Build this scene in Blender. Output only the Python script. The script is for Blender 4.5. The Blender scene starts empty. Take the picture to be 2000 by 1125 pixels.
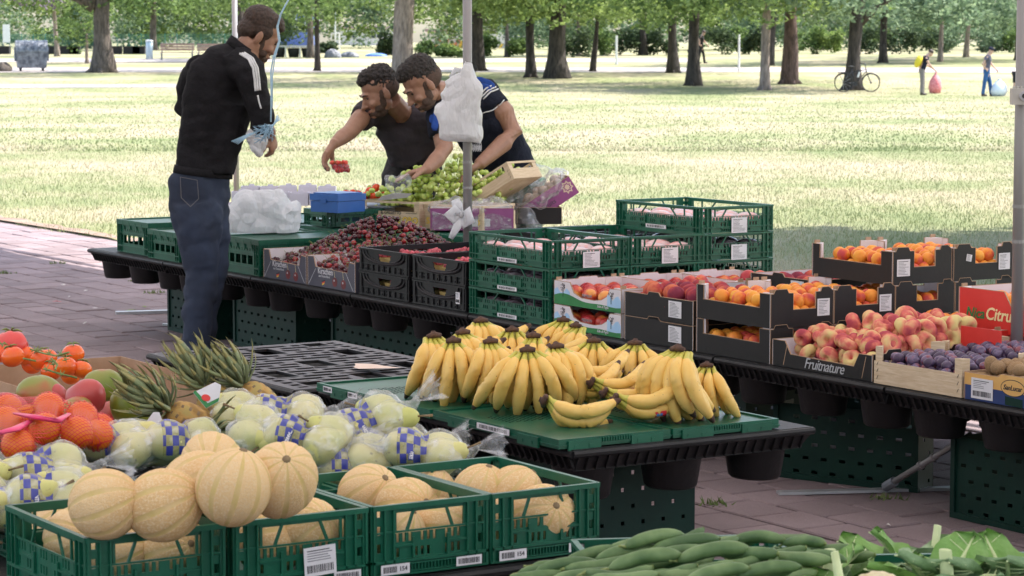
import bpy, bmesh, math, random
import numpy as np
from mathutils import Vector, Matrix, Euler, noise
random.seed(7); np.random.seed(7)
S = bpy.context.scene
COL = S.collection
rad = math.radians
# ------------------------------------------------------------------ camera, sky, sun, exposure
F_PX, HORIZON, EYE = 5000.0, 85.0, 1.58          # focal length and horizon in pixels of the 2000 px wide photograph
PITCH = math.atan((562.5 - HORIZON) / F_PX)
cam_d = bpy.data.cameras.new('camera'); cam = bpy.data.objects.new('camera', cam_d); COL.objects.link(cam)
cam.location = (0, 0, EYE); cam.rotation_euler = (rad(90) - PITCH, 0, 0)
cam_d.sensor_width = 36; cam_d.lens = 36 * F_PX / 2000; cam_d.clip_end = 3000; cam_d.clip_start = .2
cam_d.dof.use_dof = True; cam_d.dof.focus_distance = 8.6; cam_d.dof.aperture_fstop = 15
S.camera = cam
SUN_EL, SUN_AZ = rad(57), math.atan2(.93, .36)    # azimuth measured from +Y towards +X
sun_dir = Vector((math.sin(SUN_AZ) * math.cos(SUN_EL), math.cos(SUN_AZ) * math.cos(SUN_EL), math.sin(SUN_EL)))
world = bpy.data.worlds.new('World'); S.world = world; world.use_nodes = True
wn = world.node_tree.nodes; wl = world.node_tree.links
for n in list(wn): wn.remove(n)
sky = wn.new('ShaderNodeTexSky'); sky.sky_type = 'NISHITA'; sky.sun_disc = False
sky.sun_elevation = SUN_EL; sky.sun_rotation = SUN_AZ; sky.air_density = 1.0; sky.dust_density = 2.0
bg = wn.new('ShaderNodeBackground'); bg.inputs['Strength'].default_value = .13
wo = wn.new('ShaderNodeOutputWorld'); wl.new(sky.outputs[0], bg.inputs[0]); wl.new(bg.outputs[0], wo.inputs[0])
sl = bpy.data.lights.new('sun', 'SUN'); sl.energy = 3.0; sl.angle = rad(.53); sl.color = (1, .955, .88)
so = bpy.data.objects.new('sun', sl); COL.objects.link(so); so.location = (6, -10, 20)
so.rotation_euler = sun_dir.to_track_quat('Z', 'Y').to_euler()
S.view_settings.view_transform = 'Standard'; S.view_settings.look = 'None'
S.view_settings.exposure = 1.85; S.view_settings.gamma = 1; S.view_settings.use_curve_mapping = False
S.cycles.max_bounces = 8; S.cycles.diffuse_bounces = 4; S.cycles.transparent_max_bounces = 16
S.cycles.caustics_reflective = False; S.cycles.caustics_refractive = False
try: S.cycles.use_denoising = True
except Exception: pass

# ------------------------------------------------------------------ the stall frame: u across the tables, v along them, away from the camera
TH = rad(32)
RU = Vector((math.cos(TH), math.sin(TH), 0)); LV = Vector((-math.sin(TH), math.cos(TH), 0))
def UV(u, v, z=0): return RU * u + LV * v + Vector((0, 0, z))
TOP = .44                                          # height of every pallet deck above the paving
_fw = Vector((0, math.cos(PITCH), -math.sin(PITCH))); _up = Vector((0, math.sin(PITCH), math.cos(PITCH)))
def seen(px, py, z):
    """the place at height z that the photograph shows at px, py"""
    d = Vector((1, 0, 0)) * ((px - 1000) / F_PX) + _fw + _up * ((562.5 - py) / F_PX)
    return Vector((0, 0, EYE)) + d * ((z - EYE) / d.z)
def seen_at(px, py, y):
    d = Vector((1, 0, 0)) * ((px - 1000) / F_PX) + _fw + _up * ((562.5 - py) / F_PX)
    return Vector((0, 0, EYE)) + d * (y / d.y)
GPTS = [(-60, 0), (20, 0), (60, -.2), (90, -.3), (98, -.26), (107, -.02), (116, .2), (150, .75), (200, 1.1), (320, 1.35), (1500, 2)]
def ground_z(y):
    return float(np.interp(y, [p[0] for p in GPTS], [p[1] for p in GPTS]))
def on_ground(px, py):
    lo, hi = 8., 900.
    p = None
    y = 8.
    while y < 900:
        p = seen_at(px, py, y)
        if p.z <= ground_z(y): return Vector((p.x, y, ground_z(y)))
        y += .1 if y < 60 else .4
    return p

# ------------------------------------------------------------------ materials
MATS = {}
def sock(node, *names):
    for n in names:
        if n in node.inputs: return node.inputs[n]
def new_mat(name):
    m = bpy.data.materials.new(name); m.use_nodes = True
    nt = m.node_tree; b = nt.nodes['Principled BSDF']
    MATS[name] = m
    return m, nt, b
def tex_coord(nt, obj=True, scale=None):
    tc = nt.nodes.new('ShaderNodeTexCoord'); o = tc.outputs['Object' if obj else 'Generated']
    if scale is not None:
        mp = nt.nodes.new('ShaderNodeMapping'); mp.inputs['Scale'].default_value = scale
        nt.links.new(o, mp.inputs[0]); o = mp.outputs[0]
    return o
def noise_node(nt, vec, scale, detail=4, rough=.6):
    n = nt.nodes.new('ShaderNodeTexNoise'); n.inputs['Scale'].default_value = scale
    n.inputs['Detail'].default_value = detail; n.inputs['Roughness'].default_value = rough
    if vec is not None: nt.links.new(vec, n.inputs['Vector'])
    return n.outputs['Fac']
def ramp(nt, fac, stops):
    r = nt.nodes.new('ShaderNodeValToRGB'); e = r.color_ramp.elements
    while len(e) > 1: e.remove(e[-1])
    e[0].position = stops[0][0]; e[0].color = (*stops[0][1], 1)
    for p, c in stops[1:]:
        q = e.new(p); q.color = (*c, 1)
    nt.links.new(fac, r.inputs[0]); return r.outputs[0]
def mixc(nt, fac, a, b, mode='MIX'):
    m = nt.nodes.new('ShaderNodeMix'); m.data_type = 'RGBA'; m.blend_type = mode
    for s, v in ((m.inputs[0], fac), (m.inputs[6], a), (m.inputs[7], b)):
        if isinstance(v, (int, float)): s.default_value = v
        elif isinstance(v, tuple): s.default_value = (*v[:3], 1)
        else: nt.links.new(v, s)
    return m.outputs[2]
def math_node(nt, op, a, b=None):
    m = nt.nodes.new('ShaderNodeMath'); m.operation = op
    for i, v in enumerate((a, b)):
        if v is None: continue
        if isinstance(v, (int, float)): m.inputs[i].default_value = v
        else: nt.links.new(v, m.inputs[i])
    return m.outputs[0]
def bump(nt, b, h, strength=.3, dist=.01):
    bp = nt.nodes.new('ShaderNodeBump'); bp.inputs['Strength'].default_value = strength
    bp.inputs['Distance'].default_value = dist
    nt.links.new(h, bp.inputs['Height']); nt.links.new(bp.outputs[0], b.inputs['Normal'])
def mat(name, c, c2=None, rough=.6, scale=8, bmp=0, bscale=60, metal=0, spec=.5, sss=0, rnd=0, dist=.004, lo=.35, hi=.65, stretch=None):
    """plain procedural surface: colour varied by noise, fine relief by a second noise, rnd = tone shift from object to object"""
    if name in MATS: return MATS[name]
    m, nt, b = new_mat(name)
    vec = tex_coord(nt, scale=stretch)
    col = None
    if rnd:
        oi = nt.nodes.new('ShaderNodeObjectInfo')
        va = nt.nodes.new('ShaderNodeVectorMath'); va.operation = 'SCALE'
        cb = nt.nodes.new('ShaderNodeCombineXYZ')
        for i in range(3): nt.links.new(oi.outputs['Random'], cb.inputs[i])
        nt.links.new(cb.outputs[0], va.inputs[0]); va.inputs['Scale'].default_value = 17.3
        ad = nt.nodes.new('ShaderNodeVectorMath'); ad.operation = 'ADD'
        nt.links.new(vec, ad.inputs[0]); nt.links.new(va.outputs[0], ad.inputs[1]); vec = ad.outputs[0]
    n = noise_node(nt, vec, scale)
    if c2 is None: c2 = tuple(x * .8 for x in c)
    col = ramp(nt, n, [(lo, c), (hi, c2)])
    if rnd:
        mr = nt.nodes.new('ShaderNodeMapRange'); mr.inputs[3].default_value = 1 - rnd; mr.inputs[4].default_value = 1 + rnd
        nt.links.new(oi.outputs['Random'], mr.inputs[0])
        hs = nt.nodes.new('ShaderNodeHueSaturation'); nt.links.new(col, hs.inputs['Color']); nt.links.new(mr.outputs[0], hs.inputs['Value'])
        col = hs.outputs[0]
    nt.links.new(col, b.inputs['Base Color'])
    b.inputs['Roughness'].default_value = rough; b.inputs['Metallic'].default_value = metal
    b.inputs['Specular IOR Level'].default_value = spec
    if sss:
        b.inputs['Subsurface Weight'].default_value = sss; b.inputs['Subsurface Radius'].default_value = (.02, .01, .005)
        b.inputs['Subsurface Scale'].default_value = .3
    if bmp: bump(nt, b, noise_node(nt, vec, bscale, 5), bmp, dist)
    return m

# ------------------------------------------------------------------ mesh building
class MB:
    def __init__(s): s.v = []; s.f = []; s.m = []
    def add(s, vs, fs, mi=0):
        o = len(s.v); s.v += [tuple(x) for x in vs]; s.f += [tuple(i + o for i in f) for f in fs]; s.m += [mi] * len(fs)
    def box(s, x0, x1, y0, y1, z0, z1, mi=0):
        s.add([(x0, y0, z0), (x1, y0, z0), (x1, y1, z0), (x0, y1, z0), (x0, y0, z1), (x1, y0, z1), (x1, y1, z1), (x0, y1, z1)],
              [(3, 2, 1, 0), (4, 5, 6, 7), (0, 1, 5, 4), (1, 2, 6, 5), (2, 3, 7, 6), (3, 0, 4, 7)], mi)
    def obox(s, M, x0, x1, y0, y1, z0, z1, mi=0):
        t = MB(); t.box(x0, x1, y0, y1, z0, z1); s.add([M @ Vector(p) for p in t.v], t.f, mi)
    def bar(s, a, b, w, h=None, mi=0, up=(0, 0, 1)):
        a = Vector(a); b = Vector(b); d = b - a; L = d.length
        if L < 1e-6: return
        d /= L; upv = Vector(up)
        if abs(d.dot(upv)) > .98: upv = Vector((1, 0, 0))
        sx = d.cross(upv).normalized(); uz = sx.cross(d)
        M = Matrix((( sx.x, d.x, uz.x, a.x), (sx.y, d.y, uz.y, a.y), (sx.z, d.z, uz.z, a.z), (0, 0, 0, 1)))
        h = h or w
        s.obox(M, -w / 2, w / 2, 0, L, -h / 2, h / 2, mi)
    def tube(s, pts, r, n=8, mi=0, cap=True, sq=None, up=None):
        """tapered tube through pts; r = radius or list; sq = list of (a, b) ellipse factors"""
        P = [Vector(p) for p in pts]; k = len(P)
        R = r if isinstance(r, (list, tuple)) else [r] * k
        ref = Vector(up) if up else Vector((.13, .2, 1))
        rings = []
        for i in range(k):
            d = (P[min(i + 1, k - 1)] - P[max(i - 1, 0)]).normalized()
            a = d.cross(ref)
            if a.length < 1e-3: a = d.cross(Vector((1, 0, 0)))
            a.normalize(); b = d.cross(a)
            fa, fb = sq[i] if sq else (1, 1)
            rings.append([P[i] + a * (R[i] * fa * math.cos(2 * math.pi * j / n)) + b * (R[i] * fb * math.sin(2 * math.pi * j / n)) for j in range(n)])
        vs = [p for g in rings for p in g]; fs = []
        for i in range(k - 1):
            for j in range(n):
                j2 = (j + 1) % n
                fs.append((i * n + j, i * n + j2, (i + 1) * n + j2, (i + 1) * n + j))
        if cap: fs.append(tuple(range(n))[::-1]); fs.append(tuple((k - 1) * n + j for j in range(n)))
        s.add(vs, fs, mi)
    def ell(s, c, r, n=10, m=7, mi=0, M=None, fn=None):
        vs = []; fs = []
        c = Vector(c)
        for i in range(m + 1):
            t = math.pi * i / m
            for j in range(n):
                p = 2 * math.pi * j / n
                d = Vector((math.sin(t) * math.cos(p), math.sin(t) * math.sin(p), math.cos(t)))
                k = fn(t, p) if fn else 1
                q = Vector((d.x * r[0] * k, d.y * r[1] * k, d.z * r[2] * (k if fn else 1)))
                if M is not None: q = M @ q
                vs.append(c + q)
        for i in range(m):
            for j in range(n):
                j2 = (j + 1) % n
                fs.append((i * n + j, (i + 1) * n + j, (i + 1) * n + j2, i * n + j2))
        s.add(vs, fs, mi)
    def lathe(s, prof, n=16, mi=0, c=(0, 0, 0), cap=True):
        vs = [(c[0] + r * math.cos(2 * math.pi * j / n), c[1] + r * math.sin(2 * math.pi * j / n), c[2] + z) for r, z in prof for j in range(n)]
        fs = [(i * n + j, i * n + (j + 1) % n, (i + 1) * n + (j + 1) % n, (i + 1) * n + j) for i in range(len(prof) - 1) for j in range(n)]
        if cap: fs += [tuple(range(n))[::-1], tuple((len(prof) - 1) * n + j for j in range(n))]
        s.add(vs, fs, mi)
    def poly(s, pts, M, t, mi=0):
        """outline in a plane, pushed out to thickness t, placed by matrix M"""
        n = len(pts)
        vs = [M @ Vector((x, 0, z)) for x, z in pts] + [M @ Vector((x, t, z)) for x, z in pts]
        fs = [tuple(range(n)), tuple(range(2 * n - 1, n - 1, -1))] + [((i + 1) % n, i, n + i, n + (i + 1) % n) for i in range(n)]
        s.add(vs, fs, mi)
    def mesh(s, name, mats, smooth=False):
        me = bpy.data.meshes.new(name); me.from_pydata(s.v, [], s.f)
        for m in (mats if isinstance(mats, (list, tuple)) else [mats]): me.materials.append(m)
        if len(me.materials) > 1: me.polygons.foreach_set('material_index', s.m)
        if smooth: me.polygons.foreach_set('use_smooth', [True] * len(me.polygons))
        bm = bmesh.new(); bm.from_mesh(me)
        if smooth: bmesh.ops.remove_doubles(bm, verts=bm.verts, dist=1e-5)
        bmesh.ops.recalc_face_normals(bm, faces=bm.faces); bm.to_mesh(me); bm.free()
        return me
    def build(s, name, mats, parent=None, smooth=False, loc=None, rot=None):
        return put(name, s.mesh(name, mats, smooth), parent, loc, rot)
def put(name, me, parent=None, loc=None, rot=None, scale=None):
    o = bpy.data.objects.new(name, me); COL.objects.link(o)
    if parent: o.parent = parent
    if loc is not None: o.location = loc
    if rot is not None: o.rotation_euler = rot
    if scale is not None: o.scale = (scale,) * 3 if isinstance(scale, (int, float)) else scale
    return o
def tag(o, label, cat, group=None, kind=None):
    o['label'] = label; o['category'] = cat
    if group: o['group'] = group
    if kind: o['kind'] = kind
    return o
def structure(o): o['kind'] = 'structure'; return o
def thing(name, label, cat, loc=(0, 0, 0), rz=0, group=None, rot=None):
    o = bpy.data.objects.new(name, None); COL.objects.link(o); o.empty_display_size = .1
    o.location = loc; o.rotation_euler = rot if rot is not None else (0, 0, rz)
    return tag(o, label, cat, group)
def dup(root, loc=None, rz=None, label=None, group=None, rot=None, scale=None):
    r = root.copy(); COL.objects.link(r)
    if loc is not None: r.location = loc
    if rz is not None: r.rotation_euler = (0, 0, rz)
    if rot is not None: r.rotation_euler = rot
    if scale is not None: r.scale = (scale,) * 3 if isinstance(scale, (int, float)) else scale
    if label: r['label'] = label
    if group: r['group'] = group
    for ch in list(root.children):
        c = ch.copy(); COL.objects.link(c); c.parent = r
        for g in list(ch.children):
            d = g.copy(); COL.objects.link(d); d.parent = c
    return r
def displace(me, f):
    n = len(me.vertices); c = np.empty(n * 3, np.float32); q = np.empty(n * 3, np.float32)
    me.vertices.foreach_get('co', c); me.vertex_normals.foreach_get('vector', q); c = c.reshape(-1, 3); q = q.reshape(-1, 3)
    a = np.array([f(Vector(p)) for p in c.tolist()], np.float32); me.vertices.foreach_set('co', (c + q * a[:, None]).reshape(-1)); me.update()
BENCH = bpy.data.scenes.new('bench')
def evaluated_mesh(o):
    BENCH.collection.objects.link(o)
    with bpy.context.temp_override(scene=BENCH, view_layer=BENCH.view_layers[0]):
        dg = bpy.context.evaluated_depsgraph_get(); dg.update()
        return bpy.data.meshes.new_from_object(o.evaluated_get(dg))
def merge_smooth(mb, name, mats, voxel=.006, it=2, parent=None, factor=.5, reproject=True, disp=None):
    """overlapping closed shapes grown together into one continuous skin; materials taken from the nearest source shape"""
    src = mb.mesh(name + '_src', mats)
    o = bpy.data.objects.new('tmp', src)
    r = o.modifiers.new('r', 'REMESH'); r.mode = 'VOXEL'; r.voxel_size = voxel; r.use_smooth_shade = True
    sm = o.modifiers.new('s', 'SMOOTH'); sm.iterations = it; sm.factor = factor
    me = evaluated_mesh(o); me.name = name
    if len(src.materials) > 1:
        from mathutils.bvhtree import BVHTree
        bv = BVHTree.FromPolygons([tuple(v) for v in mb.v], mb.f)
        idx = []
        for p in me.polygons:
            h = bv.find_nearest(p.center); idx.append(mb.m[h[2]] if h[2] is not None else 0)
        me.materials.clear()
        for m in mats: me.materials.append(m)
        me.polygons.foreach_set('material_index', idx)
    elif len(me.materials) == 0:
        me.materials.append(mats[0] if isinstance(mats, (list, tuple)) else mats)
    if disp: disp(me)
    bpy.data.objects.remove(o)
    me.polygons.foreach_set('use_smooth', [True] * len(me.polygons))
    return me if parent == 'mesh' else put(name, me, parent)
def facet(me, ratio):
    o = bpy.data.objects.new('tmp', me); d = o.modifiers.new('d', 'DECIMATE'); d.ratio = ratio; nm = me.name; q = evaluated_mesh(o); bpy.data.objects.remove(o); q.name = nm.split('.')[0]
    q.polygons.foreach_set('use_smooth', [False] * len(q.polygons)); return q
def text_mesh(s, size, m, name='lettering', depth=.0006, shear=0, bold=0, spacing=1, align='CENTER'):
    c = bpy.data.curves.new('t', 'FONT'); c.body = s; c.size = size; c.extrude = depth; c.shear = shear
    c.offset = bold; c.space_character = spacing; c.align_x = align; c.align_y = 'CENTER'; c.resolution_u = 3
    o = bpy.data.objects.new('t', c); me = evaluated_mesh(o); me.name = name
    bpy.data.objects.remove(o); me.materials.clear(); me.materials.append(m)
    return me
FRONT = (rad(90), 0, 0)              # lettering upright on a face that looks towards local -y
LEFTF = (rad(90), 0, rad(-90))       # ... on a face that looks towards local -x
# ------------------------------------------------------------------ ground, paving, lawn
def grid_sheet(name, xs, ys, zf, m):
    mb = MB(); nx = len(xs)
    vs = [(x, y, zf(x, y)) for y in ys for x in xs]
    fs = [(j * nx + i, j * nx + i + 1, (j + 1) * nx + i + 1, (j + 1) * nx + i) for j in range(len(ys) - 1) for i in range(nx - 1)]
    mb.add(vs, fs); return mb.build(name, m, smooth=True)
m_lawn, nt, b = new_mat('lawn')
geo = nt.nodes.new('ShaderNodeNewGeometry')
mp = nt.nodes.new('ShaderNodeMapping'); nt.links.new(geo.outputs['Position'], mp.inputs[0]); mp.inputs['Scale'].default_value = (.22, .16, 1)
n1 = noise_node(nt, mp.outputs[0], 1.0, 7, .62)
mp2 = nt.nodes.new('ShaderNodeMapping'); nt.links.new(geo.outputs['Position'], mp2.inputs[0]); mp2.inputs['Scale'].default_value = (1.1, .35, 1)
n2 = noise_node(nt, mp2.outputs[0], 2.0, 5, .7)
f = math_node(nt, 'ADD', math_node(nt, 'MULTIPLY', n1, .72), math_node(nt, 'MULTIPLY', n2, .28))
colr = ramp(nt, f, [(.38, (.195, .23, .11)), (.46, (.27, .28, .15)), (.54, (.37, .33, .215)), (.64, (.47, .375, .28))])
fine = noise_node(nt, geo.outputs['Position'], 34, 3, .7)
colr = mixc(nt, math_node(nt, 'MULTIPLY', fine, .4), colr, (.20, .20, .09))
nt.links.new(colr, b.inputs['Base Color']); b.inputs['Roughness'].default_value = .95; b.inputs['Specular IOR Level'].default_value = .1
bump(nt, b, fine, .8, .04)
m_soil = mat('soil', (.20, .13, .10), (.30, .21, .15), rough=.95, scale=3, bmp=.6, bscale=20)
m_path = mat('park_path_gravel', (.36, .31, .29), (.42, .37, .34), rough=.95, scale=1.5, bmp=.3, bscale=30)
ysn = [-40, 0, 12, 18, 24, 32, 42, 52, 60, 70, 80, 90, 98, 103, 107, 112, 116, 124, 133, 142, 150, 165, 180, 200, 250, 320, 600, 1500]
xsn = [-900, -300, -140, -80, -50, -30, -18, -9, 0, 9, 18, 30, 50, 80, 140, 300, 900]
# the lawn is one sheet up to the horizon; the plaza lies on it as a sheet 8 mm above
ground = structure(grid_sheet('lawn_ground', xsn, ysn, lambda x, y: ground_z(y) - .03 if y < 20.1 else ground_z(y), m_lawn))
# plaza bed (joint sand) up to u = 8.25
m_joint = mat('joint_sand', (.035, .026, .024), (.085, .062, .05), rough=1, scale=14)
bed = MB(); bed.add([UV(-14, -8, -.012), UV(8.27, -8, -.012), UV(8.27, 40, -.012), UV(-14, 40, -.012)], [(0, 1, 2, 3)])
plaza = structure(bed.build('plaza_ground', m_joint))
m_stone, nt, b = new_mat('paving_stone')
geo = nt.nodes.new('ShaderNodeNewGeometry'); oi = nt.nodes.new('ShaderNodeObjectInfo')
att = nt.nodes.new('ShaderNodeAttribute'); att.attribute_name = 'tone'
n = noise_node(nt, geo.outputs['Position'], 2.2, 5)
sp = noise_node(nt, geo.outputs['Position'], 420, 2, .9)
base = ramp(nt, n, [(.3, (.165, .118, .125)), (.7, (.245, .185, .195))])
base = mixc(nt, ramp(nt, sp, [(.52, (0, 0, 0)), (.66, (.6, .6, .6))]), base, (.42, .33, .30))
base = mixc(nt, ramp(nt, sp, [(.34, (.6, .6, .6)), (.45, (0, 0, 0))]), base, (.10, .06, .055))
mr = nt.nodes.new('ShaderNodeMapRange'); mr.inputs[3].default_value = .84; mr.inputs[4].default_value = 1.14
nt.links.new(oi.outputs['Random'], mr.inputs[0])
hs = nt.nodes.new('ShaderNodeHueSaturation'); nt.links.new(base, hs.inputs['Color']); nt.links.new(mr.outputs[0], hs.inputs['Value'])
nt.links.new(hs.outputs[0], b.inputs['Base Color']); b.inputs['Roughness'].default_value = .88; bump(nt, b, sp, .5, .002)
SU, SV = .215, .26                                 # stone across and along the stall
def stone_mesh(k):
    rr = random.Random(k); mb = MB(); g = .006; c = .005
    x0, x1, y0, y1 = g, SU - g, g, SV - g
    j = lambda: rr.uniform(-.003, .003)
    a = [(x0 + j(), y0 + j()), (x1 + j(), y0 + j()), (x1 + j(), y1 + j()), (x0 + j(), y1 + j())]
    cx, cy = SU / 2, SV / 2
    inn = [(x + (c if x < cx else -c), y + (c if y < cy else -c)) for x, y in a]
    vs = [(x, y, -.03) for x, y in a] + [(x, y, -.005) for x, y in a] + [(x, y, j() * .4) for x, y in inn]
    mb.add(vs, [(0, 1, 5, 4), (1, 2, 6, 5), (2, 3, 7, 6), (3, 0, 4, 7), (4, 5, 9, 8), (5, 6, 10, 9), (6, 7, 11, 10), (7, 4, 8, 11), (8, 9, 10, 11)])
    return mb
stones = [stone_mesh(k).mesh('paving_stone', m_stone) for k in range(5)]
smb = [stone_mesh(k) for k in range(5)]
ROTU = Matrix.Rotation(TH, 4, 'Z')
cells = []
for iu in range(-12, 39):
    for iv in range(8, 118):
        u = iu * SU; v = iv * SV + (SV / 2 if iu % 2 else 0)
        if u + SU > 8.26: continue
        p = UV(u + SU / 2, v + SV / 2)
        if p.y < 4: continue
        if abs(p.x) > p.y * .2 + 1.0: continue
        px = 1000 + F_PX * p.x / p.y; py = HORIZON + F_PX * EYE / p.y
        left = (-40 < px < 350 and 425 < py < 770); right = (1360 < px < 2040 and 895 < py < 1110)
        pr = (2 if right else 1 if left else 0) * 1000 + (F_PX / p.y)
        cells.append((pr, u, v))
cells.sort(reverse=True)
rest = MB()
for i, (pr, u, v) in enumerate(cells):
    z = random.uniform(-.0025, .0025)
    if i < 300:
        o = put('paving_stone', random.choice(stones), plaza, UV(u, v, z), (random.uniform(-.008, .008), random.uniform(-.008, .008), TH))
    else:
        M = Matrix.Translation(UV(u, v, z)) @ ROTU
        t = random.choice(smb); rest.add([M @ Vector(q) for q in t.v], t.f)
o = rest.build('paving_stone', m_stone, plaza); o['kind'] = 'stuff'

# grass blades on the near lawn (nobody could count them)
def blades(name, n, region, h, w, m, seed=1, tuft=1):
    r = np.random.RandomState(seed)
    pts = region(r, n)
    k = len(pts); ang = r.uniform(0, 2 * np.pi, k); hh = h * r.uniform(.45, 1.3, k) ; lean = r.uniform(0, .9, k) * hh; la = r.uniform(0, 2 * np.pi, k)
    ww = w * r.uniform(.6, 1.3, k) * .5
    P = np.zeros((k, 3, 3))
    P[:, 0, :] = pts; P[:, 1, :] = pts; P[:, 2, :] = pts
    P[:, 0, 0] -= np.cos(ang) * ww; P[:, 0, 1] -= np.sin(ang) * ww
    P[:, 1, 0] += np.cos(ang) * ww; P[:, 1, 1] += np.sin(ang) * ww
    P[:, 2, 0] += np.cos(la) * lean; P[:, 2, 1] += np.sin(la) * lean; P[:, 2, 2] += hh
    me = bpy.data.meshes.new(name)
    me.vertices.add(3 * k); me.vertices.foreach_set('co', P.reshape(-1).astype(np.float32))
    me.loops.add(3 * k); me.loops.foreach_set('vertex_index', np.arange(3 * k, dtype=np.int32))
    me.polygons.add(k); me.polygons.foreach_set('loop_start', np.arange(0, 3 * k, 3, dtype=np.int32))
    me.update(); me.validate(); me.materials.append(m)
    o = put(name, me); return o
m_grass, nt, b = new_mat('grass_blade')
geo = nt.nodes.new('ShaderNodeNewGeometry')
mp = nt.nodes.new('ShaderNodeMapping'); nt.links.new(geo.outputs['Position'], mp.inputs[0]); mp.inputs['Scale'].default_value = (.22, .16, .0)
n1 = noise_node(nt, mp.outputs[0], 1.0, 7, .62)
wn2 = nt.nodes.new('ShaderNodeTexWhiteNoise'); wn2.noise_dimensions = '1D'; nt.links.new(geo.outputs['Random Per Island'], wn2.inputs['W'])
f = math_node(nt, 'ADD', n1, math_node(nt, 'MULTIPLY', math_node(nt, 'SUBTRACT', wn2.outputs['Value'], .5), .22))
cg = ramp(nt, f, [(.36, (.21, .255, .105)), (.48, (.30, .315, .155)), (.56, (.41, .365, .23)), (.66, (.50, .41, .30))])
nt.links.new(cg, b.inputs['Base Color']); b.inputs['Roughness'].default_value = .8; b.inputs['Specular IOR Level'].default_value = .15
b.inputs['Transmission Weight'].default_value = 0
def reg_near(r, n):
    y = 14 + 28 * r.uniform(0, 1, n) ** 1.6; x = r.uniform(-1, 1, n) * (y * .205 + .4)
    u = x * RU.x + y * RU.y
    edge = 8.25 + .12 * np.sin(y * 3.1) + .1 * np.sin(y * 7.7 + 1)
    k = u > edge
    x, y = x[k], y[k]
    return np.stack([x, y, np.interp(y, [p[0] for p in GPTS], [p[1] for p in GPTS])], 1)
g1 = tag(blades('grass', 190000, reg_near, .036, .006, m_grass, 3), 'short dry grass of the park lawn behind the stall', 'grass', kind='stuff')
def reg_far(r, n):
    y = 40 + 70 * r.uniform(0, 1, n) ** 1.3; x = r.uniform(-1, 1, n) * (y * .205 + .4)
    return np.stack([x, y, np.interp(y, [p[0] for p in GPTS], [p[1] for p in GPTS])], 1)
g2 = tag(blades('grass', 70000, reg_far, .035, .022, m_grass, 4), 'sunlit straw coloured grass stretching back to the trees', 'grass', kind='stuff')
# weeds in the joints
m_weed = mat('weed_green', (.09, .15, .04), (.16, .2, .06), rough=.9, scale=20)
for i, (px, py) in enumerate([(270, 550), (300, 574), (90, 447), (108, 516), (1735, 984), (1390, 994), (12, 536), (170, 460)]):
    p = on_ground(px, py); r = random.Random(i)
    mb = MB()
    for k in range(26):
        a = r.uniform(0, 6.28); d = r.uniform(0, .05); q = p + Vector((math.cos(a) * d * 1.6, math.sin(a) * d, 0)); h = r.uniform(.008, .03)
        mb.add([q + Vector((-.004, 0, 0)), q + Vector((.004, 0, 0)), q + Vector((r.uniform(-.02, .02), r.uniform(-.02, .02), h))], [(0, 1, 2)])
    tag(mb.build('weed_tuft', m_weed), 'small green weed growing in a joint of the red paving', 'weed', 'weeds in the paving joints', 'stuff')
# worn edge of soil between paving and lawn, and the gravel path by the trees
mb = MB(); N = 90
for i in range(N):
    v0 = 6 + i * .3; v1 = v0 + .3
    e = lambda v: .10 + .16 * (noise.noise(Vector((v * 1.3, 3, 0))) + .5) + .04 * math.sin(v * 9)
    mb.add([UV(8.26, v0, .004), UV(8.26 + e(v0), v0, .004), UV(8.26 + e(v1), v1, .004), UV(8.26, v1, .004)], [(0, 1, 2, 3)])
structure(mb.build('soil_edge', m_soil))
def strip(name, y0, y1, m, x0=-70, x1=70, dz=.012, slope=0):
    mb = MB(); N = 60
    for i in range(N):
        xa = x0 + (x1 - x0) * i / N; xb = x0 + (x1 - x0) * (i + 1) / N
        w = lambda x: 1.0 * noise.noise(Vector((x * .11, y0, 0)))
        q = []
        for x, y in ((xa, y0 + w(xa) + slope * xa), (xb, y0 + w(xb) + slope * xb), (xb, y1 + w(xb + 40) + slope * xb), (xa, y1 + w(xa + 40) + slope * xa)):
            q.append((x, y, ground_z(y) + dz))
        mb.add(q, [(0, 1, 2, 3)])
    return structure(mb.build(name, m))
strip('path', 119, 127, m_path, -60, 60)
strip('asphalt_path', 101.0, 104.5, mat('park_asphalt', (.22, .2, .2), (.3, .27, .26), rough=.95, scale=1), -40, -12, slope=-.02)
strip('bare_earth', 139, 147, m_path, -60, 10)
# ------------------------------------------------------------------ people
m_skin = mat('skin_tan', (.30, .155, .10), (.36, .195, .13), rough=.5, scale=25, bmp=.15, bscale=300, sss=.12, dist=.001)
m_hair = mat('hair_dark', (.012, .009, .008), (.03, .02, .016), rough=.55, scale=60, bmp=1, bscale=220, dist=.006)
m_hairb = mat('hair_brown', (.03, .017, .012), (.06, .032, .02), rough=.55, scale=60, bmp=1, bscale=260, dist=.005)
m_beard = mat('beard_stubble', (.045, .028, .021), (.105, .06, .042), rough=.8, scale=200, bmp=.8, bscale=500, dist=.002)
m_eye = mat('eye_dark', (.02, .012, .01), (.05, .03, .02), rough=.2, scale=10)
m_lip = mat('lip', (.25, .10, .085), (.3, .13, .1), rough=.45, scale=20)
def cloth(name, c, c2, **k):
    return mat(name, c, c2, rough=.85, scale=k.get('scale', 9), bmp=k.get('bmp', .5), bscale=k.get('bscale', 14), dist=k.get('dist', .03), spec=.2)
m_jacket = cloth('black_jersey', (.010, .0095, .011), (.016, .015, .018))
m_white_stripe = mat('white_stripe', (.75, .75, .75), (.65, .65, .66), rough=.7, scale=30)
m_jeans, nt, b = new_mat('dark_denim')
vec = tex_coord(nt); n = noise_node(nt, vec, 5, 5); w = noise_node(nt, vec, 600, 2)
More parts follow.
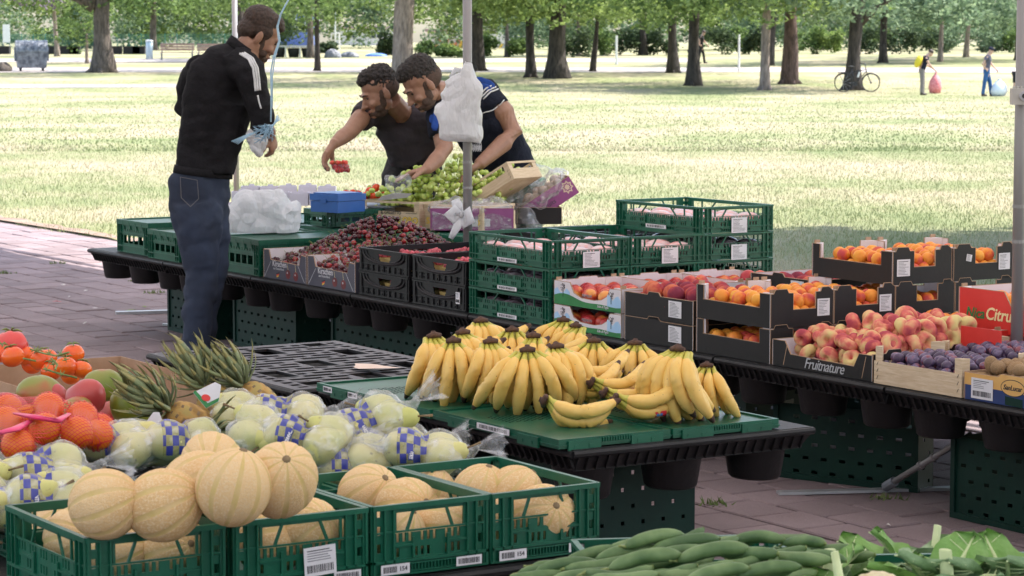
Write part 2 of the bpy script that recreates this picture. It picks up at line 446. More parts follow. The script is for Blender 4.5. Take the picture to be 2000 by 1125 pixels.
c = ramp(nt, n, [(.35, (.010, .016, .036)), (.6, (.02, .032, .066)), (.75, (.045, .065, .12))])
nt.links.new(mixc(nt, math_node(nt, 'MULTIPLY', w, .3), c, (.07, .08, .1)), b.inputs['Base Color']); b.inputs['Roughness'].default_value = .9
bump(nt, b, noise_node(nt, tex_coord(nt), 5, 3), .5, .04)
m_tgrey = cloth('charcoal_tshirt', (.045, .038, .045), (.06, .05, .058))
m_tnavy = cloth('navy_tshirt', (.009, .011, .02), (.014, .017, .03))
m_tblue = cloth('blue_yoke', (.02, .06, .26), (.03, .08, .32))
m_black = mat('black_cloth', (.012, .011, .012), (.02, .018, .02), rough=.9, scale=10, bmp=.5, bscale=20, dist=.02)
m_greenp = cloth('dark_green_trousers', (.012, .07, .045), (.018, .09, .06))
m_shoe = mat('brown_shoe', (.05, .035, .028), (.08, .06, .05), rough=.6, scale=20)

def frame(fwd, up=(0, 0, 1)):
    y = Vector(fwd).normalized(); z = Vector(up); z = (z - y * z.dot(y)).normalized(); x = y.cross(z)
    return Matrix(((x.x, y.x, z.x, 0), (x.y, y.y, z.y, 0), (x.z, y.z, z.z, 0), (0, 0, 0, 1)))
def head_shapes(mb, C, F, U=(0, 0, 1), s=1., mi=0):
    M = Matrix.Translation(C) @ frame(F, U) @ Matrix.Scale(s, 4)
    def e(c, r, n=14, m=10, i=mi): mb.ell(M @ Vector(c), tuple(s * q for q in r), n, m, i, M=frame(F, U).to_3x3())
    e((0, -.012, .042), (.075, .097, .082)); e((0, .030, -.02), (.064, .066, .088)); e((0, .042, -.078), (.047, .05, .036))
    e((0, .02, -.06), (.056, .06, .045)); e((0, .082, .022), (.046, .018, .012))
    mb.tube([M @ Vector(q) for q in ((0, .088, .012), (0, .103, -.012), (0, .117, -.034), (0, .100, -.042))], [.008 * s, .010 * s, .0145 * s, .008 * s], 8, mi)
    e((.011, .102, -.037), (.007, .008, .006)); e((-.011, .102, -.037), (.007, .008, .006))
    e((0, .092, -.063), (.024, .011, .007)); e((0, .088, -.073), (.021, .011, .006)); e((0, .083, -.096), (.02, .016, .014))
    e((.040, .07, -.03), (.022, .02, .02)); e((-.040, .07, -.03), (.022, .02, .02))
    for q in (-1, 1): e((q * .079, -.008, -.012), (.009, .019, .033)); e((q * .074, 0, -.02), (.01, .012, .015))
    return M
def face_parts(root, M, hair_m, s=1., beard=True, lumpy=.004, topz=0, fade=False):
    R3 = M.to_3x3().normalized()
    for q in (-1, 1):
        mb = MB(); mb.ell(M @ Vector((q * .031, .083, .004)), (.011 * s, .006 * s, .0055 * s), 8, 6, M=R3); mb.build('eye', m_eye, root, True)
        mb = MB(); mb.tube([M @ Vector((q * .012, .099, .020)), M @ Vector((q * .032, .0955, .027)), M @ Vector((q * .052, .083, .021))], [.0035 * s, .0045 * s, .002 * s], 6); mb.build('eyebrow', hair_m, root, True)
    mb = MB(); mb.ell(M @ Vector((0, .097, -.0665)), (.021 * s, .0075 * s, .007 * s), 8, 6, M=R3); mb.build('mouth', m_lip, root, True)
    mb = MB()
    def e(c, r): mb.ell(M @ Vector(c), tuple(s * q for q in r), 16, 12, 0, M=R3)
    e((0, -.022, .058 + topz * .5), (.079, .096, .078 + topz * .5)); e((0, .02, .088 + topz), (.064, .064, .042 + topz * .4)); e((0, .055, .082 + topz), (.052, .036, .026))
    if not fade:
        e((0, -.055, .0), (.070, .058, .06))
        for q in (-1, 1): e((q * .062, .0, .025), (.02, .045, .04))
    else: e((0, -.05, .03), (.072, .06, .05))
    def lump(me):
        displace(me, lambda p: noise.noise(p * 70) * lumpy * 1.6 + noise.noise(p * 140) * lumpy)
    me = merge_smooth(mb, 'hair', [hair_m], .0045, 2, 'mesh', disp=lump); put('hair', me, root)
    if fade:
        mb = MB(); e((0, -.03, .012), (.0765, .088, .07))
        for q in (-1, 1): e((q * .0665, .010, -.004), (.006, .012, .026))
        me = merge_smooth(mb, 'cropped_hair', [m_beard], .006, 2, 'mesh'); put('cropped_hair', me, root)
    if beard:
        mb = MB(); e((0, .043, -.084), (.050, .0515, .036)); e((0, .03, -.062), (.0585, .056, .036)); e((0, .091, -.054), (.022, .011, .0045)); e((0, .086, -.082), (.024, .015, .017))
        for q in (-1, 1): e((q * .0575, .022, -.035), (.0075, .020, .036)); e((q * .046, .050, -.064), (.014, .026, .022)); e((q * .0665, .016, -.004), (.0045, .008, .022))
        me = merge_smooth(mb, 'beard', [m_beard], .004, 1, 'mesh'); put('beard', me, root)
def hand_shapes(mb, wrist, d, nrm, curl=.5, side=1, s=1., mi=0, spread=.12, curls=None):
    """palm and five fingers; d = towards the knuckles, nrm = out of the palm, side = where the thumb leaves"""
    d = Vector(d).normalized(); nrm = Vector(nrm); nrm = (nrm - d * nrm.dot(d)).normalized(); x = d.cross(nrm) * side
    W_ = Vector(wrist)
    mb.tube([W_ - d * .02 * s, W_ + d * .012 * s, W_ + d * .04 * s, W_ + d * .075 * s, W_ + d * .092 * s], [.026 * s, .027 * s, .036 * s, .040 * s, .034 * s], 12, mi, sq=[(1, .85), (1, .72), (1, .5), (1, .4), (1, .34)], up=nrm)
    L = [.070, .078, .074, .058]; Rr = [.0092, .0095, .009, .008]
    for i in range(4):
        off = (i - 1.5) * -.0205; cu = (curls[i] if curls else curl)
        p = W_ + d * (.082 - .004 * abs(i - 1)) * s + x * off * -1 * s; dd = (d + x * (1.5 - i) * spread).normalized()
        pts = [p - dd * .02 * s]; 
        for k, fr in enumerate((0, .46, .30, .24)):
            if k: 
                a = cu * (.6, 1., .8)[k - 1]
                dd = (dd * math.cos(a) + nrm * math.sin(a)).normalized(); p = p + dd * L[i] * fr * s
            pts.append(p.copy())
        mb.tube(pts, [Rr[i] * s * q for q in (1, 1.05, .98, .9, .72)], 8, mi, up=x)
    p = W_ + d * .022 * s + x * .024 * s; dd = (d * .62 + x * .72 + nrm * .3).normalized(); pts = [p - dd * .01 * s]
    for k, fr in enumerate((.04, .032, .025)):
        pts.append(p.copy()); p = p + dd * fr * s
        dd = (dd + nrm * .35 * (curl + .3) + d * .35).normalized()
    pts.append(p)
    mb.tube(pts, [.0135 * s, .0135 * s, .0125 * s, .0115 * s, .009 * s], 8, mi, up=nrm)

def simple_person(label, px, py, group=None, pose=None, H=1.75, shirt=None, legs=None, hair=m_hairb, skin=m_skin, extra=None, face=-1):
    """a far figure: pose = dict of joints in metres from the feet; x along the picture, z up"""
    g = on_ground(px, py); root = thing('person', label, 'person', g)
    P = {k: Vector(v) for k, v in pose.items()}
    bd = MB(); sh = MB(); tr = MB()
    c = P['chest']; hp = P['hip']; nk = P['neck']; hd = P['head']
    up = (0, 1, 0)
    tr.tube([hp + Vector((0, 0, .03)), hp - Vector((0, 0, .1))], [.16, .15], 10, sq=[(1, .8)] * 2, up=(1, 0, 0))
    bd.tube([hp, c, nk], [.12, .14, .07], 10)
    sh.tube([hp + (c - hp) * .05, hp + (c - hp) * .55, c, c + (nk - c) * .75], [.15, .15, .18, .11], 12, sq=[(1, .75)] * 4, up=(1, .4, 0))
    bd.tube([c, nk, hd], [.08, .055, .06], 8)
    M = head_shapes(bd, hd, (math.cos(P['look'].x) * face, -.25, math.sin(P['look'].x)), (0, 0, 1), 1)
    for sfx in ('l', 'r'):
        a, e_, w_ = P['sh' + sfx], P['el' + sfx], P['wr' + sfx]
        bd.tube([a, e_, w_], [.05, .042, .03], 8); sh.tube([c, a, a + (e_ - a) * .45], [.08, .07, .058], 8)
        hand_shapes(bd, w_, w_ - e_, (0, 1, 0), 1.0)
        k, n_ = P['kn' + sfx], P['an' + sfx]
        bd.tube([hp, k, n_], [.08, .055, .04], 8)
        tr.tube([hp + Vector((0, (k.y - hp.y) * .5, 0)), k, n_ if not (legs[1:] and legs[1] == 'short') else k], [.105, .075, .062 if not (legs[1:] and legs[1] == 'short') else .07], 10)
        so_ = MB(); so_.tube([n_ + Vector((-face * .05, 0, -.03)), n_ + Vector((face * .06, 0, -.035)), n_ + Vector((face * .15, 0, -.05))], [.045, .048, .03], 8); so_.build('shoe', m_shoe, root, True)
    put('body', merge_smooth(bd, 'body', [skin], .016, 2, 'mesh'), root)
    put('shirt', merge_smooth(sh, 'shirt', [shirt], .016, 2, 'mesh'), root)
    put('trousers', merge_smooth(tr, 'trousers', [legs[0]], .016, 2, 'mesh'), root)
    hb = MB(); hb.ell(M @ Vector((0, -.02, .055)), (.084, .102, .082), 12, 9, M=M.to_3x3()); hb.build('hair', hair, root, True)
    return root
# ------------------------------------------------------------------ trees and everything beyond the lawn
def leaf_mat(name, dark, mid, light, tr=.35):
    m, nt, b = new_mat(name)
    geo = nt.nodes.new('ShaderNodeNewGeometry'); oi = nt.nodes.new('ShaderNodeObjectInfo')
    n = noise_node(nt, tex_coord(nt), .8, 3); dark, mid, light = [tuple(x * .86 + .14 * sum(q) / 3 + .004 for x in q) for q in (dark, mid, light)]
    f = math_node(nt, 'ADD', math_node(nt, 'MULTIPLY', geo.outputs['Random Per Island'], .6), math_node(nt, 'MULTIPLY', n, .4))
    c = ramp(nt, f, [(.2, dark), (.5, mid), (.8, light)])
    nt.links.new(c, b.inputs['Base Color']); b.inputs['Roughness'].default_value = .7; b.inputs['Specular IOR Level'].default_value = .15
    t = nt.nodes.new('ShaderNodeBsdfTranslucent'); hs = nt.nodes.new('ShaderNodeHueSaturation'); hs.inputs['Value'].default_value = 1.5; hs.inputs['Saturation'].default_value = 1.1
    nt.links.new(c, hs.inputs['Color']); nt.links.new(hs.outputs[0], t.inputs[0])
    mx = nt.nodes.new('ShaderNodeMixShader'); mx.inputs[0].default_value = tr
    nt.links.new(b.outputs[0], mx.inputs[1]); nt.links.new(t.outputs[0], mx.inputs[2]); nt.links.new(mx.outputs[0], nt.nodes['Material Output'].inputs[0])
    return m
m_lfA = leaf_mat('leaves_maple', (.05, .085, .022), (.10, .165, .042), (.19, .27, .075))
m_lfB = leaf_mat('leaves_bright', (.09, .14, .03), (.17, .24, .06), (.28, .36, .11), .4)
m_lfC = leaf_mat('leaves_bluegreen', (.07, .12, .065), (.14, .21, .11), (.24, .32, .18))
m_lfD = leaf_mat('leaves_dark', (.02, .038, .015), (.045, .075, .028), (.09, .13, .05), .25)
m_lfP = leaf_mat('leaves_purple', (.05, .03, .05), (.12, .085, .12), (.24, .2, .26), .3)
def bark_mat(name, c, c2, spots=None):
    m, nt, b = new_mat(name)
    v = tex_coord(nt, scale=(1, 1, .22)); n = noise_node(nt, v, 9, 6, .75)
    col = ramp(nt, n, [(.36, c), (.62, c2)])
    nt.links.new(col, b.inputs['Base Color']); b.inputs['Roughness'].default_value = .95; bump(nt, b, n, .9, .12)
    return m
m_barkD = bark_mat('bark_dark', (.022, .018, .015), (.09, .072, .06))
m_barkL = bark_mat('bark_pale', (.16, .12, .10), (.42, .33, .28))
m_barkM = bark_mat('bark_brown', (.05, .04, .034), (.20, .16, .135))
m_barkR = bark_mat('bark_red_painted', (.05, .032, .028), (.19, .12, .105))
def leaves_mesh(name, lobes, n, size, m, seed=0, flat=.5, shell=.55):
    r = np.random.RandomState(seed)
    w = np.array([l[3] ** 2 for l in lobes]); w = w / w.sum(); idx = r.choice(len(lobes), n, p=w)
    L = np.array([l[:6] if len(l) >= 6 else (l[0], l[1], l[2], l[3], l[3], l[3] * .8) for l in lobes])
    d = r.normal(size=(n, 3)); d /= np.linalg.norm(d, axis=1)[:, None]
    rr = (shell + (1 - shell) * r.uniform(0, 1, n) ** .6) * (1 + .12 * r.normal(size=n))
    C = L[idx, :3] + d * rr[:, None] * L[idx, 3:6]
    a = r.normal(size=(n, 3)); a[:, 2] *= flat; a /= np.linalg.norm(a, axis=1)[:, None]
    bb = np.cross(a, r.normal(size=(n, 3)) + np.array([0, 0, .6])); bb /= np.linalg.norm(bb, axis=1)[:, None]
    s = size * r.uniform(.5, 1.3, n)[:, None] * .5
    P = np.stack([C - a * s, C - bb * s * .62 + a * s * .1, C + a * s, C + bb * s * .62 + a * s * .1], 1)
    me = bpy.data.meshes.new(name)
    me.vertices.add(4 * n); me.vertices.foreach_set('co', P.reshape(-1).astype(np.float32))
    me.loops.add(4 * n); me.loops.foreach_set('vertex_index', np.arange(4 * n, dtype=np.int32))
    me.polygons.add(n); me.polygons.foreach_set('loop_start', np.arange(0, 4 * n, 4, dtype=np.int32))
    me.update(); me.validate(); me.materials.append(m); return me
def crown_lobes(seed, R, z0, z1, k=34, droop=.6):
    r = random.Random(seed); out = []
    zc = (z0 + z1) / 2; hz = (z1 - z0) / 2
    for i in range(k):
        t = r.uniform(-1, 1); a = r.uniform(0, 6.283); q = math.sqrt(max(0, 1 - t * t)) ** .6
        rl = r.uniform(.8, 1.5) * R / 5
        out.append((math.cos(a) * R * q * r.uniform(.55, .92), math.sin(a) * R * q * r.uniform(.55, .92), zc + t * hz * .8, rl, rl, rl * .75))
    for i in range(int(k * .6)):
        a = r.uniform(0, 6.283); q = math.sqrt(r.uniform(.02, 1)); rl = r.uniform(.5, 1.05) * R / 5
        out.append((math.cos(a) * R * q, math.sin(a) * R * q, z0 + r.uniform(-.25, 1.2), rl * 1.4, rl * 1.4, rl * .8))
    return out
CROWNS = {}
def crown(kind, seed, R=5., z0=2.2, z1=11., n=5200, size=.30, m=None):
    key = (kind, seed, R, z0, z1)
    if key not in CROWNS:
        CROWNS[key] = leaves_mesh('crown', crown_lobes(seed, R, z0, z1), n, size, m, seed)
    return CROWNS[key]
def trunk_mb(w, h, lean=0, seed=0, flare=1.5, limbs=4, dir_=0, reach=3.):
    r = random.Random(seed); mb = MB(); pts = []; rs = []; sq = []
    for i in range(12):
        t = i / 11; z = h * t
        pts.append((lean * t * h + .04 * w * math.sin(t * 7 + seed), .03 * math.sin(t * 5 + seed), z - .25 if i == 0 else z))
        rs.append(w / 2 * ((flare - 1) * math.exp(-t * h / (.45 + w * .3)) + 1 - .35 * t)); sq.append((1 + .1 * math.sin(seed + t * 9), 1))
    mb.tube(pts, rs, 12, sq=sq)
    for k in range(5):        # root flare
        a = k * 1.257 + seed; mb.tube([(0, 0, .35 * w + .15), (math.cos(a) * w * .5, math.sin(a) * w * .5, .1), (math.cos(a) * w * .95, math.sin(a) * w * .95, -.1)], [w * .3, w * .2, w * .08], 8)
    tp = Vector(pts[-1])
    for k in range(limbs):
        a = k * 6.283 / limbs + seed; L = r.uniform(.7, 1.2) * reach; s = Vector(pts[r.randint(7, 11)])
        q = [s, s + Vector((math.cos(a) * L * .35, math.sin(a) * L * .35, L * .45)), s + Vector((math.cos(a) * L * .7, math.sin(a) * L * .7, L * 1.1)), s + Vector((math.cos(a) * L, math.sin(a) * L, L * 1.8))]
        mb.tube(q, [w * .24, w * .17, w * .1, w * .03], 8)
    return mb
def tree(label, px, py, wpx, h=3.2, lean=0, bark=None, leaf=None, seed=0, R=5., z0=2.3, z1=11., n=5200, size=.30, flare=1.5, extra=None, group='trees at the far side of the lawn', name='tree', limbs=4, off=(0, 0, 0), reach=3.):
    g = on_ground(px, py); sc = F_PX / g.y
    t = thing(name, label, 'tree', g, 0, group)
    tb = trunk_mb(wpx / sc, h, lean, seed, flare, limbs, reach=reach)
    if extra: extra(tb, wpx / sc)
    tb.build('trunk', bark or m_barkD, t, True)
    c = put('crown', crown(leaf.name, seed % 4, R, z0, z1, n, size, leaf), t, off); c.rotation_euler.z = seed * 1.7
    return t
def big_limbs(tb, w):
    tb.tube([(-.3, 0, 3.05), (-1.0, -.1, 3.5), (-2.2, -.2, 3.85), (-3.4, -.2, 3.75), (-4.0, -.2, 3.7)], [.36, .3, .24, .19, .17], 8)
    tb.tube([(-.2, 0, 3.3), (-.9, 0, 4.5), (-1.7, .1, 6)], [.32, .24, .2], 8); tb.tube([(.2, 0, 3.5), (1.0, 0, 4.2), (2.2, .1, 6.5)], [.4, .32, .2], 8)
tree('old tree with a thick sun dappled trunk and a long level limb, beside the dumpster', 200, 142, 38, 4.6, .012, m_barkM, m_lfA, 1, 6.5, 3.9, 12, 6500, .3, 1.5, big_limbs, limbs=3)
tree('thin leaning young tree between the dumpster and the thick trunked tree', 112, 110, 9, 5, -.05, m_barkL, m_lfB, 2, 3.2, 2.9, 8, 2600, .3)
tree('short twin stemmed bush tree in front of the planters', 170, 124, 6, 1.6, .0, m_barkL, m_lfA, 3, 1.9, 1.1, 4.2, 1800, .2, limbs=2, reach=.5)
tree('slim dark straight tree trunk left of the two stooping men', 620, 139, 11, 5, 0, m_barkD, m_lfA, 2, 5.5, 2.7, 10, 5200, .26, 1.3, off=(0, 0, 0))
tree('brown trunk standing just behind the slim dark one', 606, 113, 12, 5, 0, m_barkM, m_lfA, 0, 4.5, 3.4, 11, 4200)
tree('great pale tree trunk rising behind the head of the stooping man in grey', 788, 158, 44, 6, .012, m_barkL, m_lfA, 3, 5.5, 4.2, 12, 5200, .28, 1.3)
tree('thick black and white lit trunk just right of the steel pole', 928, 139, 31, 4.6, .045, m_barkD, m_lfB, 1, 4.6, 2.9, 11, 5600, .26, 1.25)
tree('narrow dark trunk left of the broad flared one', 1037, 152, 19, 4, -.02, m_barkD, m_lfB, 2, 4.2, 2.7, 9, 5200, .26, 1.35)
tree('broad dark trunk with flared roots in the middle of the row', 1088, 153, 34, 4.6, .012, m_barkD, m_lfB, 3, 4.6, 3.0, 10, 5200, .26, 1.9)
tree('slender dark trunk leaning to the right in the middle of the row', 1157, 140, 10, 4.4, .10, m_barkD, m_lfB, 0, 3.8, 2.8, 9, 5000, .26)
tree('dark trunk with a forked top beside the bigger flared trunk', 1314, 143, 20, 3.6, -.01, m_barkD, m_lfA, 1, 5, 2.9, 11, 5200, .28)
tree('dark trunk flared at the foot, left of the pale trunk', 1354, 168, 24, 4.6, .01, m_barkD, m_lfA, 2, 5, 3.0, 11, 5600, .26, 1.6)
tree('pale grey straight trunk standing in sun', 1494, 176, 20, 4.6, .008, m_barkL, m_lfB, 3, 4.2, 3.2, 10, 5200, .24, 1.25)
tree('dark trunk leaning outward behind the pale straight trunk', 1500, 128, 16, 4.8, .12, m_barkD, m_lfA, 1, 4, 3.5, 10, 3800)
tree('tall dark trunk painted red low down, right of the pale trunk', 1541, 164, 30, 5.4, .02, m_barkR, m_lfA, 0, 5, 3.4, 11, 5200, .26, 1.3)
def forkR(tb, w): tb.tube([(.25, 0, 2.6), (.8, 0, 3.1), (1.6, 0, 3.7), (2.6, 0, 4.6)], [.2, .16, .13, .08], 8)
tree('dark leaning trunk with the bicycle propped against it', 1664, 176, 30, 4.4, .055, m_barkD, m_lfC, 2, 5, 3.0, 11, 5600, .25, 1.45, forkR)
tree('dark stump like trunk right of the tree with the bicycle', 1725, 123, 15, 5, 0, m_barkD, m_lfC, 3, 5.5, 2.7, 12, 5600, .3)
tree('thin pale trunk between the two litter pickers', 1836, 121, 9, 5, .03, m_barkL, m_lfC, 0, 5.5, 2.5, 12, 5600, .3)
tree('slanting pale trunk high behind the litter pickers', 1886, 112, 9, 6, .07, m_barkL, m_lfC, 1, 5.5, 2.4, 12, 5600, .3)
tree('tree with low blue green branches at the right edge of the park', 1990, 118, 14, 5, 0, m_barkD, m_lfC, 2, 5.5, 2.1, 12, 5600, .3)
tree('small thin trunk seen far between the steel pole and the flared trunk', 990, 112, 8, 5, 0, m_barkM, m_lfA, 1, 3.4, 2.8, 9, 3600, .3)
tree('far dark trunk behind the middle of the row', 1256, 108, 14, 5, 0, m_barkD, m_lfA, 2, 5, 3.2, 11, 4200, .3)
tree('far thin trunk behind the broad flared one', 1130, 110, 8, 5, 0, m_barkM, m_lfA, 3, 3.6, 2.9, 10, 3800, .3)
tree('purple leaved tree hanging into the upper left corner', -30, 122, 26, 4, .0, m_barkD, m_lfP, 1, 4.0, 3.3, 9, 4200, .22)
tree('dark leaved tree behind the standing man', 470, 118, 20, 5, 0, m_barkD, m_lfA, 0, 5, 3.6, 11, 5200, .28)
tree('leafy tree behind the right hand benches', 300, 98, 14, 5, 0, m_barkM, m_lfA, 3, 6, 3.0, 12, 5200, .4)
# trees that stand outside the frame to the right and throw their shade on the near lawn
t = thing('tree', 'broad shade tree standing on the lawn out of view to the right', 'tree', (8.8, 19.8, 0))
trunk_mb(.5, 4, 0, 3).build('trunk', m_barkD, t, True)
put('crown', leaves_mesh('crown', crown_lobes(9, 4.6, 4, 10, 60), 15000, .42, m_lfA, 9), t)
# saplings with white stakes
m_stake = mat('bleached_stake', (.6, .56, .5), (.75, .72, .67), rough=.8, scale=6)
m_whitep = mat('white_paint', (.78, .78, .76), (.7, .7, .68), rough=.5, scale=3)
sap_cr = leaves_mesh('crown', [(0, 0, 2.9, .8, .8, 1.0), (.3, 0, 3.6, .6, .6, .7), (-.3, .2, 2.4, .5)], 900, .2, m_lfB, 5)
def sapling(px, py, lab):
    g = on_ground(px, py); t = thing('sapling', lab, 'young tree', g, 0, 'staked saplings along the far path')
    mb = MB(); mb.tube([(0, 0, -.1), (0, 0, 1.6), (.05, 0, 3.4)], [.075, .065, .02], 7); mb.build('trunk', m_whitep, t, True)
    put('crown', sap_cr, t)
    for sx, sy in ((-.32, .2), (.34, .2), (.3, -.2)):
        mb = MB(); mb.tube([(sx, sy, -.1), (sx, sy, 1.35)], .04, 6); mb.build('stake', m_stake, t)
    mb = MB(); mb.box(-.36, .36, .17, .2, 1.22, 1.32); mb.build('crossbar', m_stake, t)
for a in ((243, 86, 'leftmost staked sapling behind the thick tree trunk'), (294, 90, 'staked sapling just behind the pale blue bin'), (331, 88, 'staked sapling above the left bench'), (353, 83, 'staked sapling right above the benches'), (589, 90, 'staked sapling behind the black planter table'), (655, 97, 'staked sapling behind the dark tarpaulin')): sapling(*a)
# shrubs and hedges: each bush a thing, a far wood behind them as one mass
def bush(label, px, py, w, h, leaf, seed, group='bushes along the far edge of the park', size=.22, n=1500):
    g = on_ground(px, py); s = F_PX / g.y; W_ = w / s; H_ = h / s
    lobes = []; r = random.Random(seed)
    for k in range(9): lobes.append((r.uniform(-.38, .38) * W_, r.uniform(-.3, .3) * W_, r.uniform(.15, .75) * H_, W_ * .22, W_ * .22, H_ * .26))
    o = put('bush', leaves_mesh('bush', lobes, n, size, leaf, seed, shell=.3), None, g); tag(o, label, 'bush', group)
bl = [m_lfD, m_lfA, m_lfC, m_lfB]
k = 0
rowtxt = {0: 'dark', 1: 'mid green', 2: 'blue green', 3: 'light green'}
for (px, py, w, h, li, where) in [(262, 92, 70, 60, 1, 'behind the thick trunk'), (320, 91, 60, 44, 0, 'behind the bin'), (385, 90, 75, 50, 3, 'behind the benches'), (440, 92, 60, 46, 2, 'left of the standing man'), (560, 92, 60, 30, 3, 'above the black planter table'), (700, 88, 70, 26, 3, 'on the bank left of the great pale trunk'), (752, 108, 34, 60, 0, 'left against the great pale trunk'), (850, 112, 60, 34, 1, 'between the pale trunk and the steel pole'), (885, 112, 40, 28, 3, 'left of the steel pole'), (950, 110, 34, 46, 1, 'right of the black and white trunk'), (1010, 112, 46, 40, 1, 'before the white wall'), (1125, 112, 60, 60, 0, 'behind the broad flared trunk'), (1180, 109, 56, 56, 1, 'behind the leaning slender trunk'), (1235, 108, 60, 62, 0, 'in the middle of the hedge'), (1290, 108, 50, 52, 0, 'left of the fork topped trunk'), (1395, 107, 60, 60, 0, 'between the dark trunks'), (1440, 106, 50, 62, 1, 'behind the white post'), (1470, 107, 40, 58, 0, 'left of the pale straight trunk'), (1580, 106, 56, 66, 1, 'right of the red painted trunk'), (1615, 106, 50, 60, 3, 'in the gap before the bicycle tree'), (1700, 106, 60, 60, 0, 'right of the bicycle tree'), (1760, 106, 60, 62, 0, 'left of the yellow bag person'), (1805, 104, 50, 60, 0, 'behind the yellow bag person'), (1870, 103, 60, 56, 2, 'between the litter pickers'), (1925, 103, 50, 50, 2, 'behind the capped person'), (1975, 103, 60, 60, 1, 'at the right edge'), (30, 92, 60, 40, 2, 'behind the white sign'), (90, 90, 60, 44, 3, 'behind the dumpster'), (150, 92, 60, 50, 1, 'left of the thick trunk'), (640, 104, 30, 24, 0, 'beside the dark tarpaulin')]:
    bush('%s bush %s' % (rowtxt[li], where), px, py, w * 1.25, h, bl[li], 100 + k); k += 1
lob = []
rr_ = random.Random(5)
for i in range(60):
    x = -62 + i * 2.1
    for z in (2.5, 6, 10): lob.append((x + rr_.uniform(-1, 1), 265 + rr_.uniform(-6, 6), ground_z(260) + z + rr_.uniform(-1, 1), 2.6, 2.6, 2.4))
for i in range(26):
    px = 1060 + i * 38 + rr_.uniform(-12, 12); y = rr_.uniform(190, 225); g = Vector(((px - 1000) / F_PX * y, y, ground_z(y)))
    lobes = [(rr_.uniform(-2.2, 2.2), rr_.uniform(-1, 1), rr_.uniform(.8, 6.5), 1.5, 1.5, 1.3) for _ in range(12)]
    o = put('tree_mass', leaves_mesh('tree_mass', lobes, 2200, .34, (m_lfC, m_lfA, m_lfC, m_lfB)[i % 4], 300 + i, shell=.25), None, g)
    tag(o, 'tall leafy bush in the hedge row behind the lawn', 'bush', 'leafy background trees reaching the ground')
for i in range(30):
    px = -30 + i * 36 + rr_.uniform(-12, 12); y = rr_.uniform(214, 228); g = Vector(((px - 1000) / F_PX * y, y, ground_z(y)))
    lobes = [(rr_.uniform(-2.2, 2.2), rr_.uniform(-1, 1), rr_.uniform(.5, 6.5), 1.4, 1.4, 1.2) for _ in range(10 if i < 17 else 7)]
    o = put('tree_mass', leaves_mesh('tree_mass', lobes, 1500, .36, (m_lfB, m_lfC)[i % 2], 340 + i, shell=.25), None, g)
    tag(o, 'tall leafy bush in the hedge row behind the lawn', 'bush', 'leafy background trees reaching the ground')
# gaps over the buildings
lob = [l for l in lob if not (-27 < l[0] < -2 and l[2] < 6.5)]
tag(put('far_wood', leaves_mesh('far_wood', lob, 26000, .55, m_lfC, 3, shell=.4)), 'far wood closing the view behind the park', 'wood', kind='stuff')
# buildings far behind
m_wallw = mat('white_render', (.78, .74, .72), (.7, .66, .64), rough=.9, scale=.4)
m_roofp = mat('pink_roof', (.5, .36, .36), (.42, .3, .3), rough=.9, scale=1)
m_glassd = mat('dark_window', (.05, .06, .08), (.08, .09, .11), rough=.2, scale=1)
m_graf1 = mat('yellow_graffiti', (.85, .5, .06), (.9, .65, .15), rough=.8, scale=1.2)
m_graf2 = mat('red_graffiti', (.6, .12, .08), (.7, .3, .2), rough=.8, scale=1.2)
m_bluew = mat('blue_hall', (.10, .16, .42), (.16, .22, .5), rough=.7, scale=.6)
def hall(label, px0, px1, pyb, pyt, y, m, gable=True, marks=0, seed=0, win=3):
    x0 = (px0 - 1000) / F_PX * y; x1 = (px1 - 1000) / F_PX * y; zb = EYE + (85 - pyb) / F_PX * y - .4; zt = EYE + (85 - pyt) / F_PX * y
    t = thing('building', label, 'building', ((x0 + x1) / 2, y, zb)); w = (x1 - x0) / 2; h = zt - zb
    mb = MB(); mb.box(-w, w, 0, 9, 0, h); mb.build('wall', m, t)
    mb = MB(); mb.poly([(-w - .3, h), (w + .3, h), (0, h + w * .5)], Matrix.Translation((0, -.3, 0)), 9.6) if gable else mb.box(-w - .2, w + .2, -.2, 9.2, h, h + .25)
    mb.build('roof', m_roofp, t)
    r = random.Random(seed)
    for i in range(win):
        x = -w + (i + .7) * 2 * w / (win + .4); mb = MB(); mb.box(x - .5, x + .5, -.05, .0, h * .45, h * .8); wd = mb.build('window', m_glassd, t)
        mb = MB(); mb.box(x - .6, x + .6, -.08, -.052, h * .8, h * .84); mb.box(x - .03, x + .03, -.08, -.052, h * .45, h * .8); mb.build('window_frame', m_whitep, wd)
    if marks:
        for i in range(marks):
            mb = MB(); x = r.uniform(-w * .9, w * .7); z = r.uniform(.3, h * .4)
            mb.tube([(x, -.06, z), (x + .4, -.06, z + .8), (x + .9, -.06, z + .2), (x + 1.3, -.06, z + .9)], .13, 6)
            mb.build('graffiti', m_graf1 if i % 3 else m_graf2, t)
hall('white sports hall with yellow graffiti seen between the trunks', 835, 925, 103, 62, 232, m_wallw, False, 6, 1, 0)
hall('white wall with red graffiti right of the black and white trunk', 945, 1030, 104, 58, 236, m_wallw, False, 4, 2, 0)
hall('low white building above the bank', 655, 770, 80, 56, 240, m_wallw, False, 0, 3, 2)
hall('blue clad hall behind the standing man', 545, 612, 84, 26, 245, m_bluew, False, 0, 4)
